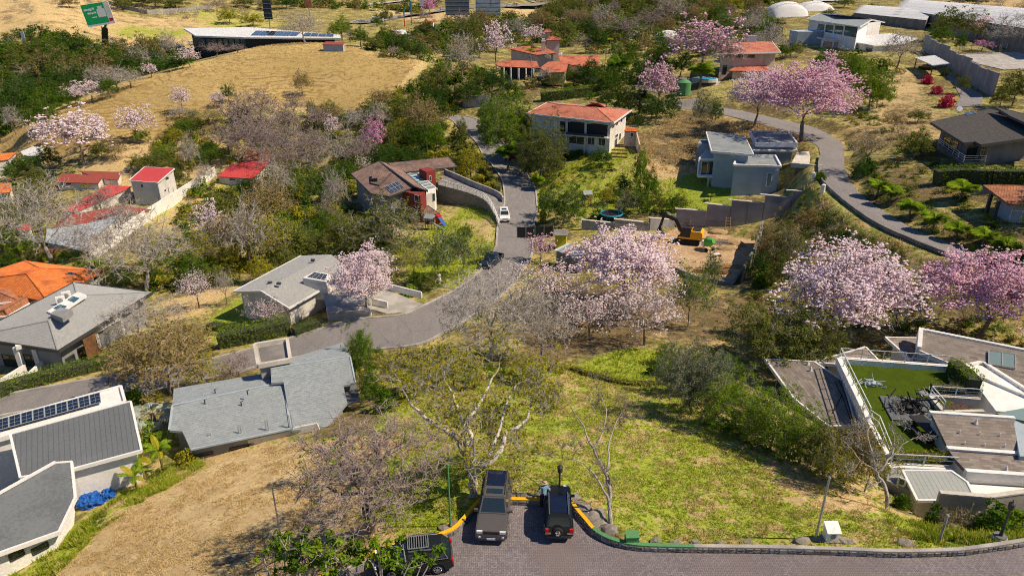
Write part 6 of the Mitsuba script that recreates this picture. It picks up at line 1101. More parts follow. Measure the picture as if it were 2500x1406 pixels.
for s in np.linspace(0, 1, 14): p = q[0] + (q[1] - q[0]) * s; p[2] = H(p[0], p[1]); part(t, 'post', MB().bar(p, p + [0, 0, 1.6], .15), 'trim_white')
part(t, 'wire', MB().bar(q[0] + [0, 0, 1.3], q[1] + [0, 0, 1.3], .05), 'trim_white')
t = thing('guard_rail', 'low dark guard rail along the downhill edge of the upper road', 'guard rail'); RR = HILLROAD[4]; zz = HILLROAD[6]; ii = range(4, int(len(RR) * .45), 4); pts = np.array([[RR[i, 0], RR[i, 1], zz[i]] for i in ii]); LL = HILLROAD[5]
mb = MB(); [mb.bar(a + [0, 0, .3], c + [0, 0, .3], .2, .5) for a, c in zip(pts[:-1], pts[1:])]; part(t, 'beam', mb, 'concrete_dark')
for nm, ln in (('left', STREET[4]), ('right', STREET[5])):
    zz = STREET[6]; k = [[ln[i, 0], ln[i, 1], zz[i] + .08] for i in range(0, len(ln), 2)]; t = thing('street_kerb', f'pale concrete kerb along the {nm} edge of the winding street', 'kerb'); mb = MB(); k = np.array(k)
    for a, c in zip(k[:-1], k[1:]): mb.bar(a, c, .3, .22)
    part(t, 'edge', mb, 'concrete')
for i, (x, y) in enumerate(((1072, 690), (1985, 440), (2008, 470))):
    p = G(x, y); t = thing('marker_post', ['white stone pedestal at the driveway corner under the bare tree', 'white painted stump beside the upper road', 'white marker at the bend of the upper road'][i], 'marker'); part(t, 'stone', MB().tube([p - [0, 0, .2], p + [0, 0, .8], p + [0, 0, 1.2], p + [0, 0, 1.35]], [.35, .3, .34, .1], 10), 'white')
# ---- the person by the black car
def body_mesh(J, bones, ref=.025):
    m = None
    for a, b in bones:
        h = m3.Manifold.hull_points(np.vstack([np.array(trimesh.creation.icosphere(1).vertices) * J[k][1] + J[k][0] for k in (a, b)])); m = h if m is None else m + h
    m = m.refine_to_length(ref); k = m.to_mesh(); t = trimesh.Trimesh(k.vert_properties[:, :3], k.tri_verts); return trimesh.smoothing.filter_taubin(t, iterations=8)
p = at(1326, 1238, 0.02); A = lambda *q: np.array(q, float)
J = {'pel': (A(0, 0, .92), .15), 'wst': (A(.02, .08, 1.08), .13), 'chs': (A(.02, .22, 1.30), .155), 'nek': (A(.03, .30, 1.46), .06), 'hed': (A(.04, .36, 1.58), .095), 'chn': (A(.04, .42, 1.53), .055),
     'hpl': (A(-.10, 0, .88), .10), 'hpr': (A(.10, 0, .88), .10), 'knl': (A(-.12, .04, .48), .065), 'knr': (A(.12, .08, .48), .065), 'anl': (A(-.12, -.02, .09), .045), 'anr': (A(.13, 0, .09), .045), 'tol': (A(-.13, .16, .05), .04), 'tor': (A(.14, .18, .05), .04),
     'shl': (A(-.20, .24, 1.38), .065), 'shr': (A(.22, .24, 1.38), .065), 'ell': (A(-.30, .34, 1.14), .045), 'elr': (A(.34, .32, 1.14), .045), 'wrl': (A(-.26, .52, 1.02), .032), 'wrr': (A(.34, .52, 1.04), .032), 'pml': (A(-.24, .60, 1.0), .035), 'pmr': (A(.33, .60, 1.02), .035)}
B_ = [('pel', 'wst'), ('wst', 'chs'), ('chs', 'nek'), ('nek', 'hed'), ('hed', 'chn'), ('pel', 'hpl'), ('pel', 'hpr'), ('hpl', 'knl'), ('knl', 'anl'), ('anl', 'tol'), ('hpr', 'knr'), ('knr', 'anr'), ('anr', 'tor'), ('chs', 'shl'), ('chs', 'shr'), ('shl', 'ell'), ('ell', 'wrl'), ('wrl', 'pml'), ('shr', 'elr'), ('elr', 'wrr'), ('wrr', 'pmr')]
for s, w in (('l', 'pml'), ('r', 'pmr')):
    for i in range(5):
        o = (i - 1.5) * .019 if i < 4 else (.04 if s == 'l' else -.04); l = (.07, .08, .075, .06, .05)[i]; J[f'f{s}{i}'] = (J[w][0] + [o * .8, .03, 0], .010); J[f'g{s}{i}'] = (J[w][0] + [o, .03 + l * .6, -.005], .009); J[f'h{s}{i}'] = (J[w][0] + [o, .03 + l, -.03], .008); B_ += [(w, f'f{s}{i}'), (f'f{s}{i}', f'g{s}{i}'), (f'g{s}{i}', f'h{s}{i}')]
t = thing('person', 'person in a blue shirt and straw hat leaning over the kerb beside the black car', 'person'); M = place(*p, math.radians(-8), .86); part(t, 'body', body_mesh(J, B_, .02), 'skin', smooth=True, M=M)
J2 = {k: (v[0], v[1] + .022) for k, v in J.items()}; part(t, 'shirt', body_mesh(J2, [('wst', 'chs'), ('chs', 'shl'), ('chs', 'shr'), ('shl', 'ell'), ('shr', 'elr'), ('pel', 'wst')]), 'shirt', smooth=True, M=M); part(t, 'trousers', body_mesh({k: (v[0], v[1] + .024) for k, v in J.items()}, [('pel', 'hpl'), ('pel', 'hpr'), ('hpl', 'knl'), ('knl', 'anl'), ('hpr', 'knr'), ('knr', 'anr')]), 'trousers', smooth=True, M=M)
part(t, 'hair', MB().tube([[.04, .33, 1.60], [.04, .34, 1.66], [.04, .35, 1.69]], [.105, .09, .03], 12), 'hair', M=M, smooth=40); part(t, 'hat', MB().tube([[.04, .36, 1.63], [.04, .36, 1.64], [.04, .36, 1.65], [.04, .36, 1.74], [.04, .36, 1.76]], [.20, .20, .11, .10, .04], 14), 'straw_hat', M=M, smooth=40)
for s in (-1, 1): part(t, 'eye', MB().tube([[.04 + s * .035, .45, 1.585], [.04 + s * .035, .462, 1.584]], .011, 6), 'dark', M=M)
part(t, 'nose', MB().tube([[.04, .45, 1.575], [.04, .478, 1.555]], [.012, .014], 6), 'skin', M=M)
# ================================================================ trees and plants
def dome(rng, n=300, split=(4, 4, 4, 5), trunk=.28, low=.3, r0=.02, lobes=.28, shell=.5, wob=.10, tilt=0.0):
    """limbs that share out a domed crown (height 1, width 1) between them: polylines (points, radii, level), the last level reaching n tips"""
    th = rng.uniform(0, 6.283, n); u = rng.uniform(0, 1, n) ** shell; el = np.arcsin(rng.uniform(-.35, 1, n))
    ph = rng.uniform(0, 6.283, 4)
    rad = u * (1 + lobes * (np.sin(2 * th + ph[0]) * .5 + np.sin(3 * th + ph[1]) * .6 + np.sin(5 * th + ph[2] + 3 * el) * .5))
    cz = low + (1 - low) * .36
    P = np.stack([rad * np.cos(el) * np.cos(th) * .5, rad * np.cos(el) * np.sin(th) * .5, cz + np.where(el > 0, (1 - cz), (cz - low) * 1.6) * rad * np.sin(el)], 1)
    P[:, :2] *= .5 / np.percentile(np.hypot(P[:, 0], P[:, 1]), 98); P[:, 2] *= 1 / np.percentile(P[:, 2], 99.5)
    fork = np.array([rng.normal(0, .02) + tilt, rng.normal(0, .02), trunk]); out = [(np.array([[0, 0, -.02], fork * [.3, .3, .4], fork * [.8, .8, .75], fork]), np.linspace(r0 * 1.15, r0 * .85, 4), 0)]
    def grow(node, d, pts, lv):
        last = lv >= len(split) or len(pts) <= 2
        if last: groups = [pts[i:i + 1] for i in range(len(pts))]
        else:
            k = min(split[lv], len(pts)); c = pts[rng.permutation(len(pts))[:k]]
            for _ in range(5):
                a = np.argmin(((pts[:, None] - c[None]) ** 2).sum(-1), 1); c = np.array([pts[a == i].mean(0) if (a == i).any() else c[i] for i in range(k)])
            groups = [pts[a == i] for i in range(k) if (a == i).any()]
        for g in groups:
            c = g.mean(0); end = c if last else node + (c - node) * rng.uniform(.52, .72) + rng.normal(0, wob * .12, 3)
            L = np.linalg.norm(end - node); m1 = node + d * L * .38 + rng.normal(0, wob, 3) * L * .5; m2 = (m1 + end) / 2 + rng.normal(0, wob, 3) * L
            r = r0 * .85 * (len(g) / n) ** .5; q = r * .8 if not last else r * .4
            p = np.array([node, (node + 2 * m1 + m2) / 4, m2, end]) if lv < 3 else np.array([node, m2, end])
            out.append((p, np.maximum(np.linspace(r, q, len(p)), .0019), lv + 1))
            if not last: dd = p[-1] - p[-2]; grow(end, dd / (np.linalg.norm(dd) + 1e-9), g, lv + 1)
    grow(fork, np.array([0, 0, 1.]), P, 0)
    return out
def ends(sk):
    k = max(b[2] for b in sk); return np.array([b[0][-1] for b in sk if len(b[0]) == 3 or b[2] == k])
def limbs(sk, lo, hi, sides=(7, 5, 4, 3, 3)):
    m = MB()
    for p, r, lv in sk:
        if lo <= lv <= hi: m.tube(p, r, sides[min(lv, 4)], cap=False)
    return m
def spikes(rng, sk, lv0, n, L, r, spread=.8, curve=.3):
    """n fine twigs on the branches of level lv0 and up: three-sided, pointed, bent once"""
    br = [b for b in sk if b[2] >= lv0]; m = MB(); P, D = [], []
    for _ in range(n):
        b = br[rng.integers(len(br))][0]; q = rng.uniform(.15, 1) * (len(b) - 1); j = min(int(q), len(b) - 2); w = q - j
        P.append(b[j] * (1 - w) + b[j + 1] * w); d = b[j + 1] - b[j]; D.append(d / (np.linalg.norm(d) + 1e-9))
    P, D = np.array(P), np.array(D)
    d = D + rng.normal(0, spread, (n, 3)) + [0, 0, .25]; d /= np.linalg.norm(d, axis=1, keepdims=True)
    L = L * rng.uniform(.5, 1.4, (n, 1)); d2 = d + rng.normal(0, curve, (n, 3)); d2 /= np.linalg.norm(d2, axis=1, keepdims=True)
    a = np.cross(d, rng.normal(0, 1, (n, 3))); a /= np.linalg.norm(a, axis=1, keepdims=True) + 1e-9; b = np.cross(d, a)
    ring = lambda c, r_: np.stack([c + r_ * (a * math.cos(t) + b * math.sin(t)) for t in (0, 2.094, 4.189)], 1)
    M = P + d * L * .55
    v = np.concatenate([ring(P, r), ring(M, r * .7), (M + d2 * L * .45)[:, None]], 1)
    f = []
    for k in range(3):
        l = (k + 1) % 3; f += [[k, l, 3 + l], [k, 3 + l, 3 + k], [3 + k, 3 + l, 6]]
    f = (np.array(f)[None] + (np.arange(n) * 7)[:, None, None]).reshape(-1, 3)
    return m.add(v.reshape(-1, 3), f), M + d2 * L * .45
def leaves(rng, centres, per, rad, size, squash=.7, up=.35, m=None):
    """leaf-sized folded quads in clumps round the centres"""
    m = m or MB(); c = np.repeat(np.asarray(centres), per, 0); n = len(c)
    o = rng.normal(0, 1, (n, 3)); o *= (rng.uniform(0, 1, (n, 1)) ** .45) / np.linalg.norm(o, axis=1, keepdims=True)
    nrm = o + rng.normal(0, .55, (n, 3)) + [0, 0, up]; nrm /= np.linalg.norm(nrm, axis=1, keepdims=True)
    c = c + o * np.array([1, 1, squash]) * rad
    a = np.cross(nrm, rng.normal(0, 1, (n, 3))); a /= np.linalg.norm(a, axis=1, keepdims=True) + 1e-9; b = np.cross(nrm, a)
    s = size * rng.uniform(.6, 1.35, (n, 1))
    v = np.stack([c - a * s, c + b * s * .42 + nrm * s * .12, c + a * s, c - b * s * .42 + nrm * s * .12], 1).reshape(-1, 3)
    f = (np.array([[0, 1, 2], [0, 2, 3]])[None] + (np.arange(n) * 4)[:, None, None]).reshape(-1, 3)
    return m.add(v, f)
ICO = trimesh.creation.icosahedron(); OCT_V = np.array([[1, 0, 0], [-1, 0, 0], [0, 1, 0], [0, -1, 0], [0, 0, 1], [0, 0, -1.]]); OCT_F = np.array([[0, 2, 4], [2, 1, 4], [1, 3, 4], [3, 0, 4], [2, 0, 5], [1, 2, 5], [3, 1, 5], [0, 3, 5]])
def puffs(rng, centres, rad, fine=True, m=None):
    """flower heads: small ragged balls"""
    m = m or MB(); c = np.asarray(centres); n = len(c); bv, bf = (np.array(ICO.vertices), np.array(ICO.faces)) if fine else (OCT_V, OCT_F)
    r = rad * rng.uniform(.55, 1.3, (n, 1, 1)); q = rng.uniform(0, 6.28, n); cs, sn = np.cos(q), np.sin(q)
    v = np.broadcast_to(bv, (n, *bv.shape)) * rng.uniform(.55, 1.35, (n, len(bv), 1))
    v = np.stack([v[..., 0] * cs[:, None] - v[..., 1] * sn[:, None], v[..., 0] * sn[:, None] + v[..., 1] * cs[:, None], v[..., 2] * .8], -1) * r + c[:, None]
    f = (bf[None] + (np.arange(n) * len(bv))[:, None, None]).reshape(-1, 3)
    return m.add(v.reshape(-1, 3), f)
GROUPS = {}
def group(name, parts):
    """a shape group: parts = [(name, mesh builder, material)]"""
    g = {'type': 'shapegroup'}
    for n, m, mt in parts:
        k, i = n, 0
        while k in g: i += 1; k = f'{n}_{i:03d}'
        g[k] = mikit.ply(m.mesh() if isinstance(m, MB) else m, 'm_' + mt)
    scene['plants_' + name] = g; GROUPS.setdefault(name.rsplit('-', 1)[0], []).append('plants_' + name)
def recolour(new, old, swap):
    for i, g in enumerate(list(GROUPS[old])):
        h = {}
        for k, d in scene[g].items():
            h[k] = {**d, 'bsdf': {'type': 'ref', 'id': 'm_' + swap.get(d['bsdf']['id'][2:], d['bsdf']['id'][2:])}} if isinstance(d, dict) else d
        scene[f'plants_{new}-{i}'] = h; GROUPS.setdefault(new, []).append(f'plants_{new}-{i}')
def crown_tips(rng, sk, lv, n):
    br = [b[0] for b in sk if b[2] >= lv]; out = []
    for _ in range(n):
        b = br[rng.integers(len(br))]; q = rng.uniform(.3, 1) * (len(b) - 1); j = min(int(q), len(b) - 2); w = q - j; out.append(b[j] * (1 - w) + b[j + 1] * w)
    return np.array(out)
# ---- flowering trees
for i in range(3):                                                      # seen near: about 15 m across
    r = np.random.default_rng(100 + i); sk = dome(r, 620, (5, 4, 4, 5), .24, .26, .016, .30, .40)
    e = ends(sk); e = e[e[:, 2] > np.percentile(e[:, 2], 12)]; c = np.repeat(e, 9, 0); c = c + r.normal(0, .024, c.shape) * [1, 1, .6] + [0, 0, .006]
    tw, _ = spikes(r, sk, 3, 900, .05, .0013)
    group(f'bloom_near-{i}', [('trunk', limbs(sk, 0, 9), 'bark'), ('twigs', tw, 'twig'), ('crown', puffs(r, c, .0100, False), 'pink_pale')])
for i in range(2):                                                      # thin in flower, branches show
    r = np.random.default_rng(120 + i); sk = dome(r, 420, (4, 4, 4, 5), .3, .25, .014, .35, .5)
    e = ends(sk); e = e[r.permutation(len(e))[:330]]; c = np.repeat(e, 3, 0); c = c + r.normal(0, .024, c.shape)
    tw, tip = spikes(r, sk, 3, 800, .07, .0013)
    group(f'bloom_thin-{i}', [('trunk', limbs(sk, 0, 9), 'bark'), ('twigs', tw, 'twig'), ('crown', puffs(r, np.vstack([c, tip[:250]]), .0105, False), 'pink_pale')])
for i in range(3):                                                      # seen far
    r = np.random.default_rng(140 + i); sk = dome(r, 260, (4, 4, 5), .3, .28, .018, .35, .42)
    e = ends(sk); c = np.repeat(e, 3, 0); c = c + r.normal(0, .022, c.shape) + [0, 0, .01]
    tw, _ = spikes(r, sk, 2, 500, .09, .003)
    group(f'bloom_far-{i}', [('trunk', limbs(sk, 0, 9, (6, 4, 3, 3, 3)), 'bark'), ('twigs', tw, 'twig'), ('crown', puffs(r, c, .021, False), 'pink_pale')])
# ---- bare trees
for i in range(2):
    r = np.random.default_rng(160 + i); sk = dome(r, 700, (5, 4, 4, 5), .2, .18, .02, .25, .5, .13)
    tw, tip = spikes(r, sk, 3, 1900, .07, .0017, .7)
    group(f'bare_near-{i}', [('trunk', limbs(sk, 0, 2), 'bark_grey'), ('branches', limbs(sk, 3, 9), 'twig'), ('twigs', tw, 'twig')])
for i in range(3):
    r = np.random.default_rng(180 + i); sk = dome(r, 330, (4, 4, 5), .25, .22, .02, .28, .5, .13)
    tw, tip = spikes(r, sk, 2, 850, .10, .0033, .75)
    group(f'bare_far-{i}', [('trunk', limbs(sk, 0, 1), 'bark'), ('branches', limbs(sk, 2, 9, (6, 4, 3, 3, 3)), 'twig'), ('twigs', tw, 'twig')])
# ---- sparsely leaved trees
for i in range(3):
    r = np.random.default_rng(200 + i); sk = dome(r, 260, (4, 4, 4), .25, .22, .016, .3, .45, .12)
    tw, tip = spikes(r, sk, 2, 800, .10, .0023, .8)
    group(f'sparse-{i}', [('trunk', limbs(sk, 0, 1), 'bark'), ('branches', limbs(sk, 2, 9, (6, 4, 3, 3, 3)), 'twig'), ('twigs', tw, 'twig'), ('crown', leaves(r, tip[r.permutation(len(tip))[:750]], 4, .035, .02), 'leaf_olive')])
# ---- full crowns
for i in range(3):
    r = np.random.default_rng(220 + i); sk = dome(r, 210, (5, 4, 4), .25, .15, .02, .32, .30)
    group(f'leafy-{i}', [('trunk', limbs(sk, 0, 9, (6, 4, 3, 3, 3)), 'bark'), ('crown', leaves(r, ends(sk), 24, .075, .021), 'leaf_green')])
for i in range(2):                                                      # seen near, finer leaves
    r = np.random.default_rng(240 + i); sk = dome(r, 420, (5, 4, 4), .12, .02, .018, .3, .33)
    tw, tip = spikes(r, sk, 2, 700, .08, .0014, .8)
    group(f'leafy_near-{i}', [('trunk', limbs(sk, 0, 9, (6, 4, 3, 3, 3)), 'bark'), ('twigs', tw, 'twig'), ('crown', leaves(r, np.vstack([ends(sk), tip[:150]]), 30, .05, .0115), 'leaf_green')])
# ---- shrubs: a dome of leaves from the ground up
for i in range(4):
    r = np.random.default_rng(260 + i); o = r.normal(0, 1, (70, 3)); o[:, 2] = np.abs(o[:, 2]); o /= np.linalg.norm(o, axis=1, keepdims=True); o *= (r.uniform(.25, 1, (70, 1)) ** .5) * r.uniform(.8, 1.15, (70, 1))
    st = MB()
    for q in o[:14]: st.tube([[0, 0, 0], q * [.25, .25, .5], q * [.45, .45, .9]], [.02, .012, .004], 3, False)
    group(f'shrub-{i}', [('stems', st, 'bark'), ('crown', leaves(r, o * [.42, .42, .85], 12, .16, .065), 'leaf_green')])
for i in range(3):                                                      # dry brush
    r = np.random.default_rng(280 + i); sk = dome(r, 70, (6, 4), .06, .0, .012, .3, .5, .15); tw, tip = spikes(r, sk, 1, 260, .2, .007, .9)
    group(f'brush-{i}', [('stems', limbs(sk, 0, 9, (4, 3, 3, 3, 3)), 'twig'), ('twigs', tw, 'twig_tan'), ('crown', leaves(r, tip[:70], 3, .05, .035), 'leaf_olive')])
# ---- palms
def frond(L, w, droop, n=9, rise=.5, leaflets=True):
    """a feather leaf along +x: midrib and paired leaflets, hanging"""
    m = MB(); t = np.linspace(0, 1, n + 1); x = L * t * (1 - .15 * t); z = L * (rise * t - droop * t ** 2); p = np.stack([x, 0 * x, z], 1)
    m.tube(p, np.linspace(.018, .004, n + 1) * L, 3, False)
    for i in range(1, n + 1):
        for s in (-1, 1):
            for o in (0, .5):
                q = p[i] * (1 - o) + p[i - 1] * o; l = w * math.sin(math.pi * (.12 + .8 * (i - o) / n)) + .03 * L
                e = q + [l * .45, s * l * .8, -l * .35]; m.add([q - [.04 * L, 0, 0], q + [.06 * L, 0, 0], e], [[0, 1, 2]])
    return m
def turned(m, az, tilt=0, off=(0, 0, 0)):
    R = rot(az) @ np.array([[math.cos(tilt), 0, -math.sin(tilt)], [0, 1, 0], [math.sin(tilt), 0, math.cos(tilt)]]); k = MB(); v, f = m.mesh()
    return k.add(v @ R.T + np.array(off), f)
def fan_leaf(L, n=11, span=2.6):
    """a fan: a stalk and a pleated half disc of pointed segments"""
    m = MB(); m.tube([[0, 0, 0], [L * .5, 0, .06 * L]], [.014 * L, .01 * L], 3, False); c = np.array([L * .5, 0, .06 * L])
    for k in range(n):
        a0, a1 = -span / 2 + span * k / n, -span / 2 + span * (k + 1) / n; a = (a0 + a1) / 2; l = L * .55 * (1 - .18 * abs(a))
        P = lambda q, s, z: c + [math.cos(q) * s, math.sin(q) * s, z]
        m.add([c, P(a0, l * .75, -.03 * L), P(a, l * 1.15, -.14 * L * (1 + abs(a))), P(a1, l * .75, -.03 * L), P(a, l * .7, .03 * L)], [[0, 1, 4], [1, 2, 4], [4, 2, 3], [0, 4, 3]])
    return m
r = np.random.default_rng(300); P = []
for i in range(22): P.append(('frond', turned(frond(.60, .30, .62, 8, .72), i * 2.4, r.uniform(-.25, .55) - .2 * (i < 8), (0, 0, .52)), 'leaf_green'))
tk = MB().tube([[0, 0, 0], [.02, 0, .25], [0, 0, .55]], [.05, .04, .045], 7); group('palm_short-0', [('trunk', tk, 'bark')] + P)
P = []
for i in range(16): P.append(('frond', turned(frond(.17, .045, .8, 8, .7), i * 2.4, r.uniform(-.1, .5), (.05, 0, .88)), 'leaf_yellow'))
tk = MB().tube([[0, 0, 0], [-.01, 0, .3], [.02, 0, .6], [.05, 0, .89]], [.014, .010, .009, .009], 6); group('palm_tall-0', [('trunk', tk, 'bark_grey')] + P)
P = []
for i in range(15): P.append(('fan', turned(fan_leaf(.55), i * 2.4, r.uniform(-.15, .9) if i > 4 else -.3, (0, 0, .38)), 'leaf_silver'))
group('fan_palm-0', [('trunk', MB().tube([[0, 0, 0], [0, 0, .4]], [.07, .06], 7), 'bark')] + P)
def blade(L, w, droop, n=6):
    """a banana leaf: broad, split, folded along its rib"""
    m = MB(); t = np.linspace(0, 1, n + 1); x = L * t * (1 - .25 * droop * t); z = L * (.75 * t - droop * t ** 2)
    hw = w * np.sin(math.pi * (.08 + .9 * t)) ** .6
    for i in range(n):
        for s in (-1, 1):
            g = .06 * L / n
            m.add([[x[i] + g, 0, z[i]], [x[i + 1], 0, z[i + 1]], [x[i + 1] - g, s * hw[i + 1], z[i + 1] - .35 * hw[i + 1]], [x[i] + g, s * hw[i], z[i] - .35 * hw[i]]], [[0, 1, 2, 3]])
    m.tube(np.stack([x, 0 * x, z], 1), np.linspace(.02, .006, n + 1) * L, 3, False); return m
for q in range(2):
    P = []
    for i in range(8): P.append(('leaf', turned(blade(.5, .085, r.uniform(.35, 1.0)), i * 2.4 + q, r.uniform(-.2, .5), (0, 0, .52)), 'leaf_bright' if i % 4 else 'leaf_yellow'))
    group(f'banana-{q}', [('trunk', MB().tube([[0, 0, 0], [.01, .01, .3], [0, 0, .56]], [.045, .035, .028], 6), 'leaf_tan')] + P)
# ---- the same growth in other colours
recolour('bloom_near_deep', 'bloom_near', {'pink_pale': 'pink_deep'}); recolour('bloom_near_mid', 'bloom_near', {'pink_pale': 'pink_mid'})
recolour('bloom_far_mid', 'bloom_far', {'pink_pale': 'pink_mid'}); recolour('bloom_far_deep', 'bloom_far', {'pink_pale': 'pink_deep'})
recolour('bare_mauve', 'bare_far', {'twig': 'twig_mauve'}); recolour('bare_tan', 'bare_far', {'twig': 'twig_tan'}); recolour('bare_near_mauve', 'bare_near', {'twig': 'twig_mauve'})
recolour('sparse_yellow', 'sparse', {'leaf_olive': 'leaf_yellow'}); recolour('sparse_green', 'sparse', {'leaf_olive': 'leaf_green'}); recolour('sparse_tan', 'sparse', {'leaf_olive': 'leaf_tan', 'twig': 'twig_tan'}); recolour('sparse_bright', 'sparse', {'leaf_olive': 'leaf_bright'})
recolour('leafy_dark', 'leafy', {'leaf_green': 'leaf_dark'}); recolour('leafy_bright', 'leafy', {'leaf_green': 'leaf_bright'}); recolour('leafy_olive', 'leafy', {'leaf_green': 'leaf_olive'}); recolour('leafy_yellow', 'leafy', {'leaf_green': 'leaf_yellow'}); recolour('leafy_tan', 'leafy', {'leaf_green': 'leaf_tan'})
recolour('leafy_near_grey', 'leafy_near', {'leaf_green': 'leaf_grey'}); recolour('leafy_near_olive', 'leafy_near', {'leaf_green': 'leaf_olive'}); recolour('leafy_near_bright', 'leafy_near', {'leaf_green': 'leaf_bright'}); recolour('leafy_near_tan', 'leafy_near', {'leaf_green': 'leaf_tan'})
for c in ('dark', 'bright', 'olive', 'yellow', 'tan', 'grey'): recolour('shrub_' + c, 'shrub', {'leaf_green': 'leaf_' + c})
recolour('shrub_red', 'shrub', {'leaf_green': 'crimson'}); recolour('palm_short_bright', 'palm_short', {'leaf_green': 'leaf_bright'}); recolour('fan_palm_green', 'fan_palm', {'leaf_silver': 'leaf_green'})
# ---------------------------------------------------------------- where each tree stands: (kind, pixel of its foot, pixel row of its top, width in pixels)
PINK, BARE = 'flowering tree', 'bare tree'
SAY = {'bloom_near': 'pale pink flowering tree', 'bloom_near_mid': 'pink flowering tree', 'bloom_near_deep': 'deep pink flowering tree', 'bloom_thin': 'sparse pale flowering tree', 'bloom_far': 'pale pink blossom tree', 'bloom_far_mid': 'pink blossom tree', 'bloom_far_deep': 'deep pink blossom tree',
 'bare_near': 'large leafless grey tree', 'bare_near_mauve': 'large leafless brown tree', 'bare_far': 'leafless grey tree', 'bare_mauve': 'leafless brownish tree', 'bare_tan': 'leafless tan tree', 'sparse': 'thin olive tree', 'sparse_yellow': 'thin yellow green tree', 'sparse_green': 'thin green tree', 'sparse_tan': 'dry tan tree', 'sparse_bright': 'thin bright green tree',
 'leafy': 'full green tree', 'leafy_dark': 'dark green tree', 'leafy_bright': 'bright green tree', 'leafy_olive': 'olive green tree', 'leafy_yellow': 'yellow green tree', 'leafy_tan': 'brown leaved tree', 'leafy_near': 'large full green tree', 'leafy_near_grey': 'large grey green tree', 'leafy_near_olive': 'large olive green tree', 'leafy_near_bright': 'large bright green tree', 'leafy_near_tan': 'large tan leaved tree',
 'shrub': 'green shrub', 'shrub_dark': 'dark green shrub', 'shrub_bright': 'bright green shrub', 'shrub_olive': 'olive shrub', 'shrub_yellow': 'yellow green shrub', 'shrub_tan': 'dry brown shrub', 'shrub_grey': 'grey green shrub', 'shrub_red': 'crimson flowering shrub', 'brush': 'dry twiggy bush', 'palm_short': 'low feathery palm', 'palm_short_bright': 'bright feathery palm', 'palm_tall': 'tall yellow coconut palm', 'fan_palm': 'silver fan palm', 'fan_palm_green': 'green fan palm', 'banana': 'banana plant'}
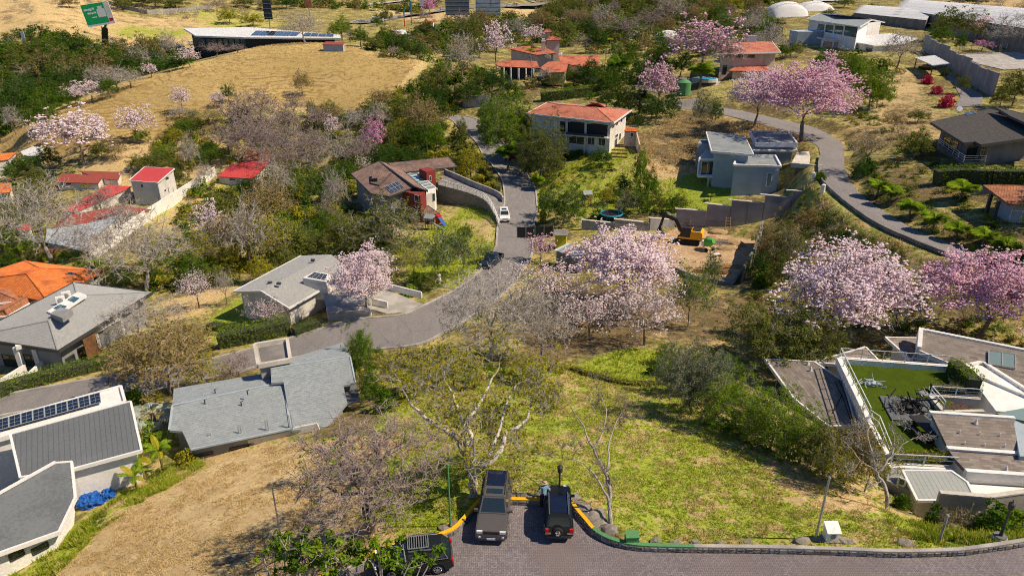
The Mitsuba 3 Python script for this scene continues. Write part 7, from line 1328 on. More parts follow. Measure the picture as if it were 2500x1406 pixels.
TREES = [
 # around the front lots
 ('bloom_near', 893, 770, 598, 195), ('bloom_thin', 655, 800, 715, 110), ('bare_near', 1195, 880, 630, 370), ('bare_near', 1320, 880, 690, 210), ('bloom_near', 1520, 755, 545, 335), ('bloom_thin', 1573, 842, 668, 230), ('bloom_thin', 1335, 770, 620, 230), ('bloom_thin', 1440, 830, 700, 210),
 ('bloom_far_mid', 1320, 640, 565, 80), ('sparse_bright', 1680, 797, 640, 115), ('sparse_green', 1730, 720, 610, 60), ('bloom_near', 2040, 850, 578, 395), ('bloom_near_mid', 2385, 830, 598, 370), ('leafy_near_olive', 1890, 895, 715, 300), ('leafy_near_olive', 1990, 905, 760, 140), ('sparse', 2190, 800, 690, 150),
 ('leafy_near_grey', 1690, 1010, 820, 205), ('leafy_near_bright', 1790, 1050, 900, 190), ('leafy_near_bright', 1880, 1095, 940, 190), ('leafy_near', 1745, 960, 850, 150), ('leafy_near_bright', 1950, 1130, 985, 160), ('leafy_near_olive', 2010, 1165, 1020, 150), ('sparse_tan', 2060, 1180, 1020, 170), ('sparse_yellow', 2110, 1200, 1050, 120), ('sparse_yellow', 2020, 1190, 1060, 110), ('leafy_near_grey', 1640, 960, 850, 100),
 ('leafy_bright', 1622, 890, 830, 55), ('bare_tan', 1515, 1010, 950, 60),
 ('leafy', 880, 950, 800, 85), ('leafy_bright', 885, 880, 795, 70), ('leafy', 905, 990, 890, 70), ('shrub', 940, 1000, 930, 70), ('sparse_yellow', 1010, 960, 845, 150), ('sparse_yellow', 1110, 940, 835, 160), ('sparse_yellow', 1290, 930, 850, 130), ('brush', 975, 900, 850, 60),
 ('sparse_tan', 415, 965, 775, 255), ('bare_near', 355, 840, 715, 210), ('sparse_yellow', 500, 950, 860, 120), ('leafy_tan', 470, 870, 780, 130), ('bare_mauve', 585, 930, 850, 110), ('brush', 560, 935, 885, 80), ('sparse_tan', 340, 930, 810, 120),
 ('fan_palm', 380, 1045, 945, 95), ('shrub', 330, 985, 930, 55), ('shrub_bright', 370, 1080, 1020, 50), ('banana', 352, 1165, 1060, 110), ('banana', 400, 1150, 1045, 90), ('banana', 335, 1195, 1120, 95), ('leafy_bright', 405, 1110, 1045, 75), ('shrub_yellow', 455, 1135, 1085, 55),
 ('shrub', 1660, 930, 895, 60), ('shrub_dark', 1600, 915, 880, 60),
 # right front
 ('shrub', 2420, 1300, 1215, 110), ('shrub_bright', 2475, 1295, 1225, 80), ('shrub_olive', 2235, 1255, 1195, 60), ('shrub', 2200, 1240, 1190, 50), ('shrub_grey', 2400, 1285, 1230, 60), ('brush', 2350, 1290, 1225, 70), ('brush', 2310, 1290, 1230, 50), ('shrub', 2270, 1280, 1215, 40),
 # street and middle lawn
 ('sparse_green', 1075, 690, 560, 95), ('sparse_green', 1130, 670, 560, 80), ('sparse_bright', 1185, 640, 590, 60), ('leafy', 1022, 700, 660, 70), ('leafy_olive', 1055, 705, 665, 75), ('shrub_bright', 1000, 720, 685, 45), ('leafy', 1135, 590, 545, 45), ('sparse_green', 1100, 640, 555, 50),
 ('sparse', 960, 610, 470, 170), ('sparse', 890, 620, 510, 150), ('sparse', 1000, 640, 560, 110), ('leafy_near_olive', 845, 620, 500, 150), ('leafy_olive', 760, 640, 560, 120), ('leafy_near', 735, 630, 530, 110), ('leafy', 800, 590, 500, 90), ('sparse_yellow', 690, 640, 520, 130), ('sparse_yellow', 640, 650, 530, 120), ('sparse_tan', 590, 640, 500, 130), ('bare_far', 615, 660, 470, 150), ('bloom_far', 520, 600, 490, 85), ('bare_far', 545, 640, 520, 120), ('leafy_olive', 560, 570, 460, 140), ('sparse_tan', 660, 560, 430, 150), ('leafy_bright', 705, 590, 520, 80), ('sparse_yellow', 500, 660, 560, 110), ('leafy_yellow', 560, 660, 590, 80), ('leafy_yellow', 640, 690, 620, 80), ('leafy_olive', 700, 670, 600, 90), ('leafy', 480, 700, 610, 90), ('bloom_thin', 487, 752, 650, 120), ('bare_far', 555, 745, 650, 60), ('leafy_olive', 530, 700, 640, 70), ('bloom_far', 950, 600, 545, 90), ('sparse_yellow', 1010, 670, 600, 80), ('sparse', 930, 680, 600, 90), ('bare_mauve', 800, 560, 470, 60), ('bare_far', 825, 545, 400, 80), ('fan_palm_green', 745, 520, 475, 45), ('leafy_near', 790, 500, 395, 105), ('leafy_bright', 720, 480, 400, 70), ('leafy_olive', 690, 500, 430, 80),
 # bare trees of the left
 ('bare_near', 128, 642, 420, 270), ('bare_near', 358, 712, 500, 280), ('bare_near_mauve', 222, 632, 540, 150), ('bare_far', 300, 560, 470, 120), ('bare_mauve', 250, 520, 440, 120), ('leafy_near', 310, 700, 640, 100), ('leafy_yellow', 290, 690, 630, 100), ('leafy_bright', 270, 670, 620, 60), ('leafy', 380, 700, 640, 60), ('banana', 235, 655, 620, 50), ('shrub_bright', 60, 735, 690, 50),
 ('banana', 20, 640, 560, 60), ('banana', 55, 650, 580, 55), ('leafy', 30, 620, 550, 80), ('leafy_bright', 60, 620, 575, 60), ('leafy', 25, 670, 610, 80), ('leafy_olive', 85, 650, 600, 50), ('banana', 160, 640, 600, 45), ('leafy_dark', 170, 640, 605, 60), ('leafy_olive', 20, 560, 480, 80), ('leafy_olive', 100, 470, 400, 80), ('leafy_dark', 125, 415, 350, 60), ('leafy', 80, 420, 375, 60), ('leafy', 45, 420, 380, 50), ('sparse', 80, 500, 440, 90), ('leafy_yellow', 215, 460, 440, 35), ('leafy', 30, 440, 400, 50),
 # foot of the dry hill
 ('bloom_far', 205, 402, 258, 190), ('bloom_far', 120, 365, 285, 80), ('bloom_far', 245, 340, 275, 60), ('bloom_far', 340, 352, 258, 105), ('leafy_bright', 345, 350, 310, 50), ('bloom_far', 447, 277, 210, 60), ('bare_far', 440, 290, 255, 60), ('bloom_far', 535, 262, 220, 45), ('leafy', 560, 250, 203, 40), ('sparse_tan', 740, 235, 170, 60), ('leafy_olive', 250, 390, 340, 60), ('sparse_tan', 285, 390, 345, 60), ('sparse', 470, 290, 265, 60), ('leafy_bright', 400, 390, 345, 55), ('leafy_olive', 380, 420, 370, 90), ('leafy_olive', 340, 420, 375, 60), ('leafy_yellow', 430, 350, 310, 50), ('leafy', 455, 330, 290, 50), ('leafy_olive', 480, 310, 285, 70), ('sparse_yellow', 520, 300, 265, 70), ('leafy', 500, 400, 360, 60), ('bare_far', 470, 420, 330, 70), ('leafy', 540, 400, 350, 60), ('leafy_dark', 515, 380, 340, 50), ('bare_far', 505, 460, 390, 60), ('leafy_olive', 440, 460, 400, 60),
 # the brown leafless mass
 ('bare_mauve', 580, 330, 220, 130), ('bare_mauve', 640, 310, 205, 130), ('bare_mauve', 620, 390, 270, 160), ('bare_mauve', 700, 350, 240, 140), ('bare_near_mauve', 720, 470, 290, 220), ('bare_near_mauve', 650, 420, 260, 190), ('bare_mauve', 770, 400, 300, 130), ('bare_mauve', 780, 330, 250, 100), ('bare_mauve', 560, 380, 290, 100), ('bare_far', 830, 420, 310, 130), ('bare_mauve', 890, 420, 320, 120), ('leafy_olive', 590, 300, 250, 70), ('leafy', 760, 290, 240, 25), ('leafy_olive', 800, 290, 245, 80), ('bare_mauve', 720, 290, 215, 80), ('sparse_tan', 810, 310, 250, 70), ('bare_far', 690, 500, 380, 110), ('leafy', 620, 470, 430, 50),
 ('bloom_far', 815, 345, 275, 50), ('bloom_far_deep', 915, 400, 278, 82), ('bloom_far', 890, 430, 380, 50), ('leafy', 850, 450, 380, 90), ('leafy_bright', 905, 400, 378, 35), ('sparse', 870, 400, 330, 90), ('leafy_dark', 930, 420, 350, 80), ('leafy_olive', 960, 380, 300, 90), ('leafy_yellow', 985, 350, 280, 80), ('sparse_tan', 1035, 340, 230, 120), ('leafy', 1045, 380, 290, 80), ('leafy_bright', 1065, 370, 300, 60), ('leafy_olive', 990, 300, 230, 110), ('sparse_tan', 930, 270, 210, 70), ('leafy_olive', 910, 300, 240, 90), ('leafy_dark', 1000, 370, 300, 70), ('leafy_dark', 1000, 400, 350, 90), ('leafy_dark', 955, 400, 350, 70), ('leafy_yellow', 1150, 440, 345, 85), ('shrub_yellow', 1085, 385, 355, 50), ('shrub_yellow', 1050, 390, 360, 45), ('shrub_yellow', 1165, 448, 418, 60), ('shrub_yellow', 1195, 462, 435, 45), ('shrub_yellow', 1135, 425, 400, 50), ('shrub', 1110, 410, 380, 60), ('leafy_olive', 1125, 345, 285, 45), ('bare_far', 870, 330, 260, 80),
 # round the white house and its garden
 ('leafy_near_bright', 1235, 395, 215, 150), ('leafy', 1195, 360, 250, 70), ('leafy', 1275, 390, 250, 80), ('leafy_near_olive', 1322, 440, 275, 140), ('leafy_near', 1375, 548, 440, 125), ('leafy', 1330, 530, 460, 50), ('leafy_olive', 1357, 436, 365, 50), ('leafy_dark', 1468, 408, 358, 70), ('leafy_bright', 1560, 470, 350, 48), ('leafy', 1580, 500, 410, 70), ('leafy', 1560, 525, 450, 70), ('leafy_olive', 1600, 520, 470, 60), ('leafy', 1640, 520, 470, 70), ('leafy_grey' if False else 'sparse', 1530, 530, 460, 60), ('leafy_yellow', 1480, 500, 452, 45), ('shrub', 1455, 535, 505, 40), ('shrub_yellow', 1325, 545, 495, 22), ('leafy_olive', 1660, 515, 475, 40), ('banana', 1735, 490, 465, 30), ('leafy', 1500, 490, 455, 40), ('leafy_dark', 1525, 470, 430, 50), ('shrub_red', 1250, 392, 372, 30), ('palm_short_bright', 1312, 465, 415, 36), ('leafy', 1290, 430, 390, 40), ('shrub_dark', 1320, 400, 370, 60), ('shrub', 1390, 385, 362, 60), ('shrub', 1420, 378, 358, 50), ('sparse', 1710, 330, 215, 60), ('leafy_yellow', 1542, 305, 280, 16), ('leafy_dark', 1558, 312, 278, 30),
 ('leafy_dark', 1300, 420, 300, 90), ('leafy_near', 1205, 330, 215, 90), ('leafy_near_bright', 1250, 340, 240, 110), ('palm_short', 1240, 420, 330, 60), ('leafy_dark', 1480, 275, 215, 60), ('leafy_dark', 1520, 285, 205, 60), ('leafy_olive', 1590, 290, 235, 70), ('palm_short', 1560, 280, 200, 60), ('leafy_dark', 1640, 285, 225, 50), ('leafy', 1745, 300, 240, 50), ('leafy_dark', 1240, 235, 185, 60), ('leafy_dark', 1200, 215, 170, 50),
 # round the villa
 ('palm_tall', 1297, 212, 112, 75), ('palm_tall', 1490, 150, 90, 60), ('palm_tall', 1475, 190, 105, 70), ('bloom_far', 1212, 170, 55, 95), ('bloom_far', 1300, 110, 60, 70), ('bare_far', 1130, 200, 75, 100), ('leafy_olive', 1080, 240, 150, 100), ('leafy_dark', 1085, 260, 200, 60), ('leafy_dark', 1140, 260, 190, 80), ('leafy_olive', 1170, 230, 160, 70), ('leafy_dark', 1150, 250, 200, 70), ('leafy_olive', 1060, 200, 160, 80), ('palm_short', 1110, 240, 165, 50), ('palm_short', 1165, 220, 150, 45), ('leafy', 1400, 210, 165, 70), ('leafy_olive', 1350, 215, 175, 60), ('bare_far', 1330, 210, 160, 70), ('leafy_dark', 1490, 200, 150, 70), ('leafy', 1530, 190, 100, 90), ('palm_short', 1510, 200, 120, 60), ('leafy_dark', 1460, 130, 60, 60), ('bare_mauve', 1430, 130, 80, 70), ('leafy_olive', 1375, 100, 45, 80), ('leafy_dark', 1560, 230, 140, 70), ('bloom_far_mid', 1603, 285, 138, 118), ('leafy_dark', 1600, 300, 230, 90), ('leafy_olive', 1540, 290, 215, 70), ('leafy', 1600, 200, 100, 80), ('palm_short_bright', 1708, 215, 135, 62), ('leafy', 1660, 190, 120, 80), ('bloom_far_mid', 1712, 192, 33, 190), ('bare_far', 1760, 190, 70, 130), ('bare_mauve', 1650, 130, 75, 90), ('bare_mauve', 1530, 100, 30, 120), ('leafy_dark', 1440, 100, 45, 50), ('bare_far', 1640, 60, -10, 110), ('bare_mauve', 1590, 80, 10, 110), ('leafy_olive', 1720, 40, -20, 100), ('leafy_yellow', 1770, 30, -20, 90), ('palm_short', 1700, 60, 10, 60), ('leafy', 1910, 145, 105, 50), ('bare_far', 1880, 150, 40, 110), ('bare_far', 1830, 90, 30, 90), ('leafy_olive', 1930, 140, 100, 60), ('leafy', 2010, 180, 120, 80), ('leafy_olive', 2060, 180, 130, 80),
 # the large pink tree on the upper road and around
 ('bloom_near_mid', 1955, 345, 138, 310), ('bloom_near', 1840, 310, 165, 165), ('leafy_bright', 2120, 270, 145, 100), ('leafy_bright', 2080, 200, 130, 80), ('leafy_bright', 2140, 265, 190, 70), ('leafy', 2060, 250, 140, 70), ('bare_tan', 2115, 410, 305, 140), ('leafy_olive', 2230, 390, 310, 100), ('leafy_olive', 2240, 300, 265, 60), ('bare_far', 2188, 172, 72, 120), ('leafy_olive', 2325, 100, 15, 130), ('leafy', 2290, 110, 60, 70), ('bloom_far_mid', 2385, 100, 40, 80), ('bloom_far_deep', 2395, 125, 98, 60), ('bare_far', 2440, 130, 30, 110), ('bare_mauve', 2480, 110, 30, 80), ('leafy', 2340, 130, 75, 30), ('leafy_olive', 2470, 260, 160, 90), ('leafy_olive', 2440, 265, 205, 60), ('leafy_olive', 2345, 230, 180, 36), ('shrub', 2305, 185, 162, 20), ('sparse_tan', 2180, 320, 270, 60), ('leafy_dark', 2250, 380, 340, 60), ('brush', 2200, 340, 300, 60),
 ('shrub_red', 2262, 205, 175, 36), ('shrub_red', 2285, 230, 200, 34), ('shrub_red', 2308, 262, 222, 46),
 # palms along the upper road
 ('palm_short_bright', 2140, 480, 425, 58), ('palm_short_bright', 2172, 497, 442, 56), ('palm_short_bright', 2218, 532, 478, 62), ('palm_short_bright', 2275, 566, 502, 64), ('palm_short_bright', 2332, 588, 532, 62), ('palm_short_bright', 2398, 603, 547, 64), ('palm_short_bright', 2450, 628, 570, 60), ('palm_short_bright', 2345, 488, 432, 74), ('leafy_near', 2590, 640, 420, 210), ('leafy_near', 2640, 540, 300, 220), ('leafy_dark', 2570, 480, 340, 130), ('shrub_dark', 2430, 640, 590, 70), ('shrub_dark', 2480, 660, 600, 80), ('shrub_dark', 2490, 700, 640, 70), ('leafy_dark', 2095, 440, 385, 60), ('shrub_dark', 2120, 420, 380, 60),
 # bank above the pit
 ('leafy_near_tan', 1880, 660, 530, 110), ('brush', 1930, 600, 550, 90), ('leafy_tan', 1970, 560, 500, 80), ('leafy_dark', 1845, 690, 610, 70), ('shrub', 1860, 700, 650, 60), ('leafy_olive', 1905, 700, 610, 90), ('shrub', 2000, 440, 410, 40), ('sparse', 1920, 660, 560, 100),
 # forest behind the dry hill, left
 ('leafy_dark', 60, 300, 185, 115), ('leafy', 110, 330, 230, 90), ('leafy_dark', 30, 320, 250, 80), ('bare_far', 20, 310, 235, 70), ('bare_far', 40, 330, 255, 60), ('leafy', 130, 280, 200, 90), ('bloom_far', 225, 250, 195, 85), ('bloom_far', 185, 255, 205, 60), ('bare_far', 130, 220, 160, 80), ('bare_far', 180, 220, 150, 90), ('bare_far', 290, 225, 160, 110), ('bare_far', 320, 215, 170, 80), ('leafy_dark', 245, 195, 145, 70), ('leafy_dark', 390, 175, 145, 80), ('leafy', 330, 165, 125, 80), ('leafy_dark', 400, 160, 110, 90), ('leafy', 385, 140, 95, 90), ('bloom_far', 370, 190, 155, 45), ('bloom_far', 465, 165, 115, 60), ('bare_mauve', 530, 140, 100, 90), ('bare_mauve', 580, 130, 105, 60), ('leafy', 210, 180, 130, 70), ('leafy_olive', 180, 190, 135, 80), ('leafy_olive', 110, 190, 140, 90), ('leafy_olive', 60, 200, 150, 90), ('leafy_olive', 20, 210, 160, 80), ('bloom_far', 100, 190, 160, 45), ('leafy', 290, 150, 110, 60), ('leafy_dark', 430, 170, 135, 60), ('leafy_olive', 100, 130, 90, 70), ('leafy_olive', 150, 125, 90, 70), ('leafy', 40, 130, 100, 70), ('leafy_olive', 200, 120, 90, 60), ('leafy_dark', 300, 110, 92, 22), ('leafy', 170, 260, 215, 60), ('bare_far', 60, 240, 190, 60), ('leafy_dark', 10, 260, 190, 60), ('leafy', 270, 240, 185, 50), ('bloom_far', 85, 215, 180, 40),
 # crest and far side
 ('bare_near', 745, 108, 22, 130), ('leafy_bright', 835, 100, 38, 75), ('bare_mauve', 855, 105, 70, 45), ('leafy_olive', 915, 125, 85, 60), ('leafy_olive', 950, 110, 85, 50), ('leafy_dark', 1010, 105, 70, 55), ('leafy_olive', 1065, 120, 75, 70), ('bare_mauve', 960, 140, 110, 60), ('leafy_olive', 1020, 135, 100, 70), ('leafy', 990, 125, 95, 40), ('leafy_tan', 1065, 125, 95, 24), ('leafy_olive', 940, 60, 18, 50), ('leafy', 920, 65, 40, 36), ('bloom_far_deep', 1050, 42, -2, 60), ('bare_mauve', 1040, 55, 25, 60), ('leafy_yellow', 1020, 40, 18, 40), ('bare_far', 1150, 80, 35, 50), ('leafy_olive', 1250, 60, 25, 50), ('bare_mauve', 1290, 80, 40, 80), ('bare_far', 1240, 80, 45, 60), ('bare_mauve', 1180, 70, 45, 60), ('leafy_olive', 1120, 95, 60, 60), ('leafy_yellow', 560, 60, 18, 60), ('leafy_yellow', 620, 65, 30, 60), ('leafy_olive', 430, 22, -10, 70), ('leafy_dark', 340, 15, -15, 60), ('leafy_olive', 380, 20, -15, 60), ('leafy_dark', 700, 22, -10, 60), ('leafy_olive', 660, 25, -10, 60), ('leafy_olive', 600, 20, -10, 60), ('bare_mauve', 530, 30, -5, 60), ('leafy_olive', 300, 25, -10, 60), ('leafy_tan', 170, 20, -10, 50), ('leafy_olive', 1350, 45, 10, 60), ('bare_mauve', 1400, 60, 20, 80), ('bare_far', 1470, 70, 10, 90), ('leafy_olive', 1510, 30, -15, 80), ('leafy_olive', 2060, 20, -8, 60), ('leafy_olive', 2020, 45, 20, 40), ('leafy', 2130, 30, 8, 40), ('leafy_olive', 2340, 12, -10, 60), ('leafy_dark', 2380, 14, -8, 70)]
LAND = [('the terraced house', 2230, 960), ('the dark deck on the turf', 2210, 1000), ('the stained front wall', 2350, 1245), ('the long blue grey roof', 600, 980), ('the stairwell top', 665, 865), ('the slate metal roofs', 150, 1060), ('the left hedge', 150, 920), ('the wide grey hip roof', 180, 770), ('the orange roof', 120, 680), ('the pale sheet roofs', 200, 570), ('the white red-roofed house', 370, 445), ('the wide red metal roof', 600, 410), ('the white boundary wall', 450, 480), ('the grey green hut', 500, 315), ('the hill foot', 200, 360), ('the dry hill crest', 700, 115), ('the dry hill face', 600, 200), ('the billboard post', 255, 110), ('the far left thicket', 80, 240), ('the white hall', 600, 85), ('the highway masts', 1000, 45), ('the blank billboards', 1155, 22), ('the grey gable house', 690, 690), ('the parking terrace', 965, 740), ('the navy pickup', 1200, 635), ('the white parked car', 1230, 527), ('the maroon house', 980, 440), ('the ramp', 1150, 470), ('the street head', 1150, 290), ('the white veranda house', 1420, 300), ('the play tower', 1432, 490), ('the trampoline', 1492, 515), ('the stepped wall', 1650, 530), ('the cubic house', 1830, 410), ('the excavator', 1680, 580), ('the site hut', 1390, 612), ('the pit front wall', 1700, 680), ('the villa', 1340, 140), ('the red metal roofed house', 1830, 135), ('the green tank', 1668, 225), ('the round blue tub', 1722, 190), ('the dome pair', 1950, 30), ('the small domes', 1600, 92), ('the glass house', 2080, 80), ('the curved halls', 2330, 35), ('the car park', 2450, 145), ('the panelled wall', 2340, 160), ('the carport', 2276, 148), ('the dark angular house', 2400, 340), ('the brown tiled garage', 2460, 480), ('the upper road bend', 2040, 420), ('the upper road', 2200, 570), ('the front lawn', 1500, 1080), ('the low yellow hedge', 1500, 920), ('the grey parked car', 1205, 1240), ('the meter box', 2027, 1300), ('the tarpaulin', 226, 1226)]
GROUPOF = lambda k: 'flowering trees' if k.startswith('bloom') else 'leafless trees' if k.startswith('bare') else 'shrubs' if k.startswith(('shrub', 'brush')) else 'palms' if 'palm' in k else 'banana plants' if k == 'banana' else 'leafy trees'
NAMEOF = lambda k: 'flowering_tree' if k.startswith('bloom') else 'bare_tree' if k.startswith('bare') else 'shrub' if k.startswith(('shrub', 'brush')) else 'palm_tree' if 'palm' in k else 'banana_plant' if k == 'banana' else 'leafy_tree'
_said = []
for k, x, y, yt, w in TREES:
    cx_, cy_ = x, (y + yt) / 2; n_, lx, ly = min(LAND, key=lambda l: math.hypot(l[1] - cx_, (l[2] - cy_) * 1.3)); dx, dy = cx_ - lx, cy_ - ly
    rel = ('left of' if dx < 0 else 'right of') if abs(dx) > 1.1 * abs(dy) else ('behind' if dy < 0 else 'in front of'); _said.append(f'{SAY[k]} {rel} {n_}')
_r = np.random.default_rng(77); ORD = ['first', 'second', 'third', 'fourth', 'fifth', 'sixth', 'seventh', 'eighth', 'ninth', 'tenth', 'eleventh', 'twelfth']
for i, (k, x, y, yt, w) in enumerate(TREES):
    same = sorted([j for j in range(len(TREES)) if _said[j] == _said[i]], key=lambda j: TREES[j][1]); lab = _said[i] if len(same) == 1 else f'{_said[i]}, {ORD[same.index(i)]} from left'
    p = G(x, y); d = (p[1] * cp_ + (CAM_H - p[2]) * sp_); W = w * d / F0; v = (yt - 703) / F0; back = p[1] + W * .12; top = CAM_H - back * (sp_ + v * cp_) / (cp_ - v * sp_); h = float(np.clip((top - p[2]), .35 * W, 2.6 * W))
    if k == 'palm_tall': h = top - p[2]; W = max(W, h * .9)
    if k.startswith('palm_short'): h = max(h, W * .75)
    g = GROUPS[k][_r.integers(len(GROUPS[k]))]; kk = thing(NAMEOF(k), lab, 'flowering tree' if k.startswith('bloom') else 'shrub' if GROUPOF(k) == 'shrubs' else 'palm' if 'palm' in k else 'plant' if k == 'banana' else 'tree', GROUPOF(k))
    s = W / 1.05; sx = s if k not in ('palm_tall',) else h
    for c_ in ('twigs', 'crown', 'branches', 'stems'):
        if c_ in scene[g]: labels[f'{kk}__{c_}'] = {'kind': 'stuff'}
    scene[kk] = {'type': 'instance', 'shapegroup': {'type': 'ref', 'id': g}, 'to_world': T(place(p[0], p[1], p[2] - .05, _r.uniform(0, 6.28)) @ np.diag([sx, sx, h, 1]))}
# ---------------------------------------------------------------- undergrowth, grass, hedges
FOOTP = shapely.union_all([P2(*p).buffer(.3) for p in FOOT] + [r_[7] for r_ in ROADBUILT] + [FRONT.buffer(.1), PIT.buffer(-.5)]); shapely.prepare(FOOTP)
def scatter(polys, n, seed):
    """n places in the polygons, off the roads and houses"""
    r = np.random.default_rng(seed); U_ = shapely.union_all(polys); x0, y0, x1, y1 = U_.bounds; out = np.zeros((0, 2))
    while len(out) < n:
        q = np.stack([r.uniform(x0, x1, n * 3), r.uniform(y0, y1, n * 3)], 1); q = q[shapely.contains_xy(U_, q[:, 0], q[:, 1])]; q = q[~shapely.contains_xy(FOOTP, q[:, 0], q[:, 1])]; out = np.vstack([out, q])
    return out[:n]
for i in range(3):
    r = np.random.default_rng(320 + i); o = r.normal(0, 1, (26, 3)); o[:, 2] = np.abs(o[:, 2]); o /= np.linalg.norm(o, axis=1, keepdims=True); o *= r.uniform(.4, 1.1, (26, 1)); group(f'scrub-{i}', [('leaves', leaves(r, o * [.45, .45, .8], 7, .2, .085), 'leaf_olive')])
for i in range(2):
    r = np.random.default_rng(330 + i); sk = dome(r, 40, (6, 4), .05, .0, .012, .3, .5, .15); tw, _ = spikes(r, sk, 1, 110, .25, .009, .9); group(f'drybrush-{i}', [('twigs', tw, 'twig_tan')])
for c in ('green', 'dark', 'yellow', 'tan', 'grey'): recolour('scrub_' + c, 'scrub', {'leaf_olive': 'leaf_' + c})
recolour('drybrush_mauve', 'drybrush', {'twig_tan': 'twig_mauve'})
def strew(name, regions, n, kinds, size, seed, squash=(.5, 1.0)):
    r = np.random.default_rng(seed); k0 = key(name); labels[k0] = {'kind': 'stuff'}
    for i, (x, y) in enumerate(scatter([lot(p) for p in regions], n, seed)):
        ks = GROUPS[kinds[r.integers(len(kinds))]]; s = r.uniform(*size); far = max(1.0, min(2.2, math.hypot(x, y) / 170)); s *= far
        scene[f'{k0}__{i + 1:03d}'] = {'type': 'instance', 'shapegroup': {'type': 'ref', 'id': ks[r.integers(len(ks))]}, 'to_world': T(place(x, y, float(H(x, y)) - .05, r.uniform(0, 6.28)) @ np.diag([s, s, s * r.uniform(*squash), 1]))}
WOODS = [[(470, 470), (560, 430), (860, 400), (900, 540), (980, 600), (960, 700), (880, 610), (730, 625), (600, 690), (470, 730), (380, 720), (340, 640), (420, 560)], [(880, 280), (1060, 200), (1120, 270), (1090, 300), (1140, 360), (1150, 400), (1000, 400), (900, 420), (830, 420), (560, 420), (540, 330), (620, 300), (760, 300)]]
strew('undergrowth', WOODS, 700, ['scrub', 'scrub_green', 'scrub_yellow', 'scrub_dark', 'scrub'], (1.8, 4.2), 1)
strew('undergrowth', [[(0, 345), (60, 300), (300, 200), (460, 160), (480, 130), (260, 130), (0, 110)], [(0, 90), (200, 95), (220, 130), (0, 150)]], 480, ['scrub', 'scrub_dark', 'scrub_green', 'scrub_grey'], (2.0, 4.5), 2)
strew('undergrowth', [[(0, 480), (110, 560), (240, 640), (350, 700), (250, 650), (0, 660)], [(0, 390), (140, 370), (250, 400), (460, 420), (540, 380), (460, 290), (400, 320), (340, 420), (130, 410), (100, 460), (0, 440)], [(0, 470), (130, 460), (150, 520), (100, 560), (0, 540)]], 260, ['scrub', 'scrub_green', 'scrub_tan', 'scrub_yellow'], (1.3, 3.2), 3)
strew('undergrowth', [[(860, 120), (1080, 60), (1500, 40), (1750, 20), (1900, 60), (1900, 110), (1730, 140), (1500, 160), (1470, 130), (1200, 110), (1150, 190), (1050, 190), (960, 150)], [(1080, 210), (1200, 230), (1500, 190), (1640, 190), (1640, 260), (1540, 250), (1300, 240), (1180, 260)], [(1900, 100), (2060, 140), (2240, 180), (2140, 200), (2000, 160)], [(700, 20), (900, 30), (1100, 10), (1100, 0), (700, 0)], [(1250, 70), (1900, 20), (1900, -10), (1400, -10)]], 750, ['scrub', 'scrub_dark', 'scrub_tan', 'scrub', 'scrub_green'], (2.4, 5.0), 4)
strew('undergrowth', [[(1300, 440), (1330, 390), (1480, 380), (1580, 470), (1700, 500), (1640, 520), (1320, 540)], [(2060, 300), (2140, 200), (2180, 330), (2280, 330), (2280, 400), (2100, 420)], [(2080, 420), (2280, 400), (2500, 480), (2500, 680), (2380, 620), (2260, 560), (2120, 480)]], 330, ['scrub_green', 'scrub_dark', 'scrub', 'scrub_yellow'], (.7, 1.9), 5)
strew('undergrowth', [[(1850, 600), (1960, 480), (2100, 570), (2230, 620), (2180, 680), (1960, 680), (1850, 700)], [(1830, 720), (2130, 800), (2500, 760), (2500, 850), (2240, 800), (2160, 820), (2100, 845), (1990, 880), (1850, 880)], [(1620, 900), (1700, 900), (2080, 1120), (2140, 1230), (2060, 1190), (1850, 1100), (1650, 1000)]], 420, ['scrub', 'scrub_tan', 'scrub', 'scrub_green'], (.5, 1.7), 6)
strew('undergrowth', [[(280, 950), (330, 890), (560, 860), (620, 900), (420, 940), (400, 1000), (320, 990)], [(860, 830), (900, 800), (960, 900), (1000, 1000), (900, 1000)], [(930, 1000), (960, 850), (1300, 880), (1400, 900), (1300, 940), (1050, 960)], [(480, 720), (560, 700), (600, 640), (500, 640)], [(180, 1300), (330, 1170), (470, 1105), (500, 1125), (400, 1190), (250, 1280)]], 260, ['scrub_green', 'scrub_yellow', 'scrub', 'scrub_tan'], (.5, 1.5), 7, (.4, .8))
strew('dry_brush', WOODS + [[(1290, 870), (1290, 760), (1700, 730), (1830, 740), (1620, 850)], [(1550, 330), (1690, 290), (1720, 340), (1690, 430), (1560, 430)], [(60, 320), (300, 340), (500, 320), (460, 420), (200, 420)]], 420, ['drybrush', 'drybrush_mauve'], (.8, 2.4), 8, (.4, .9))
strew('dry_brush', [[(860, 120), (1080, 60), (1500, 40), (1900, 60), (1700, 140), (1200, 110), (1150, 190), (960, 150)], [(0, 60), (300, 30), (700, 60), (700, 0), (0, 0)], [(2230, 60), (2560, 40), (2560, 0), (2300, 0)]], 300, ['drybrush', 'drybrush_mauve'], (2.0, 4.0), 9, (.3, .7))
strew('dry_brush', [[(1850, 600), (1960, 480), (2100, 570), (2230, 620), (2180, 680), (1850, 700)]], 160, ['drybrush', 'scrub_tan'], (.6, 1.6), 10, (.3, .7))
strew('far_wood', [[(860, 120), (1080, 60), (1500, 40), (1750, 20), (1900, 60), (1900, 110), (1730, 140), (1620, 130), (1500, 130), (1470, 130), (1380, 80), (1250, 100), (1150, 190), (1050, 200), (960, 150)], [(1250, 60), (1900, 20), (1900, -8), (1400, -8)]], 120, ['leafy_olive', 'leafy_dark', 'bare_mauve', 'bare_far', 'leafy_tan', 'sparse_tan', 'leafy_olive', 'leafy'], (4.2, 6.5), 31, (.7, 1.0))
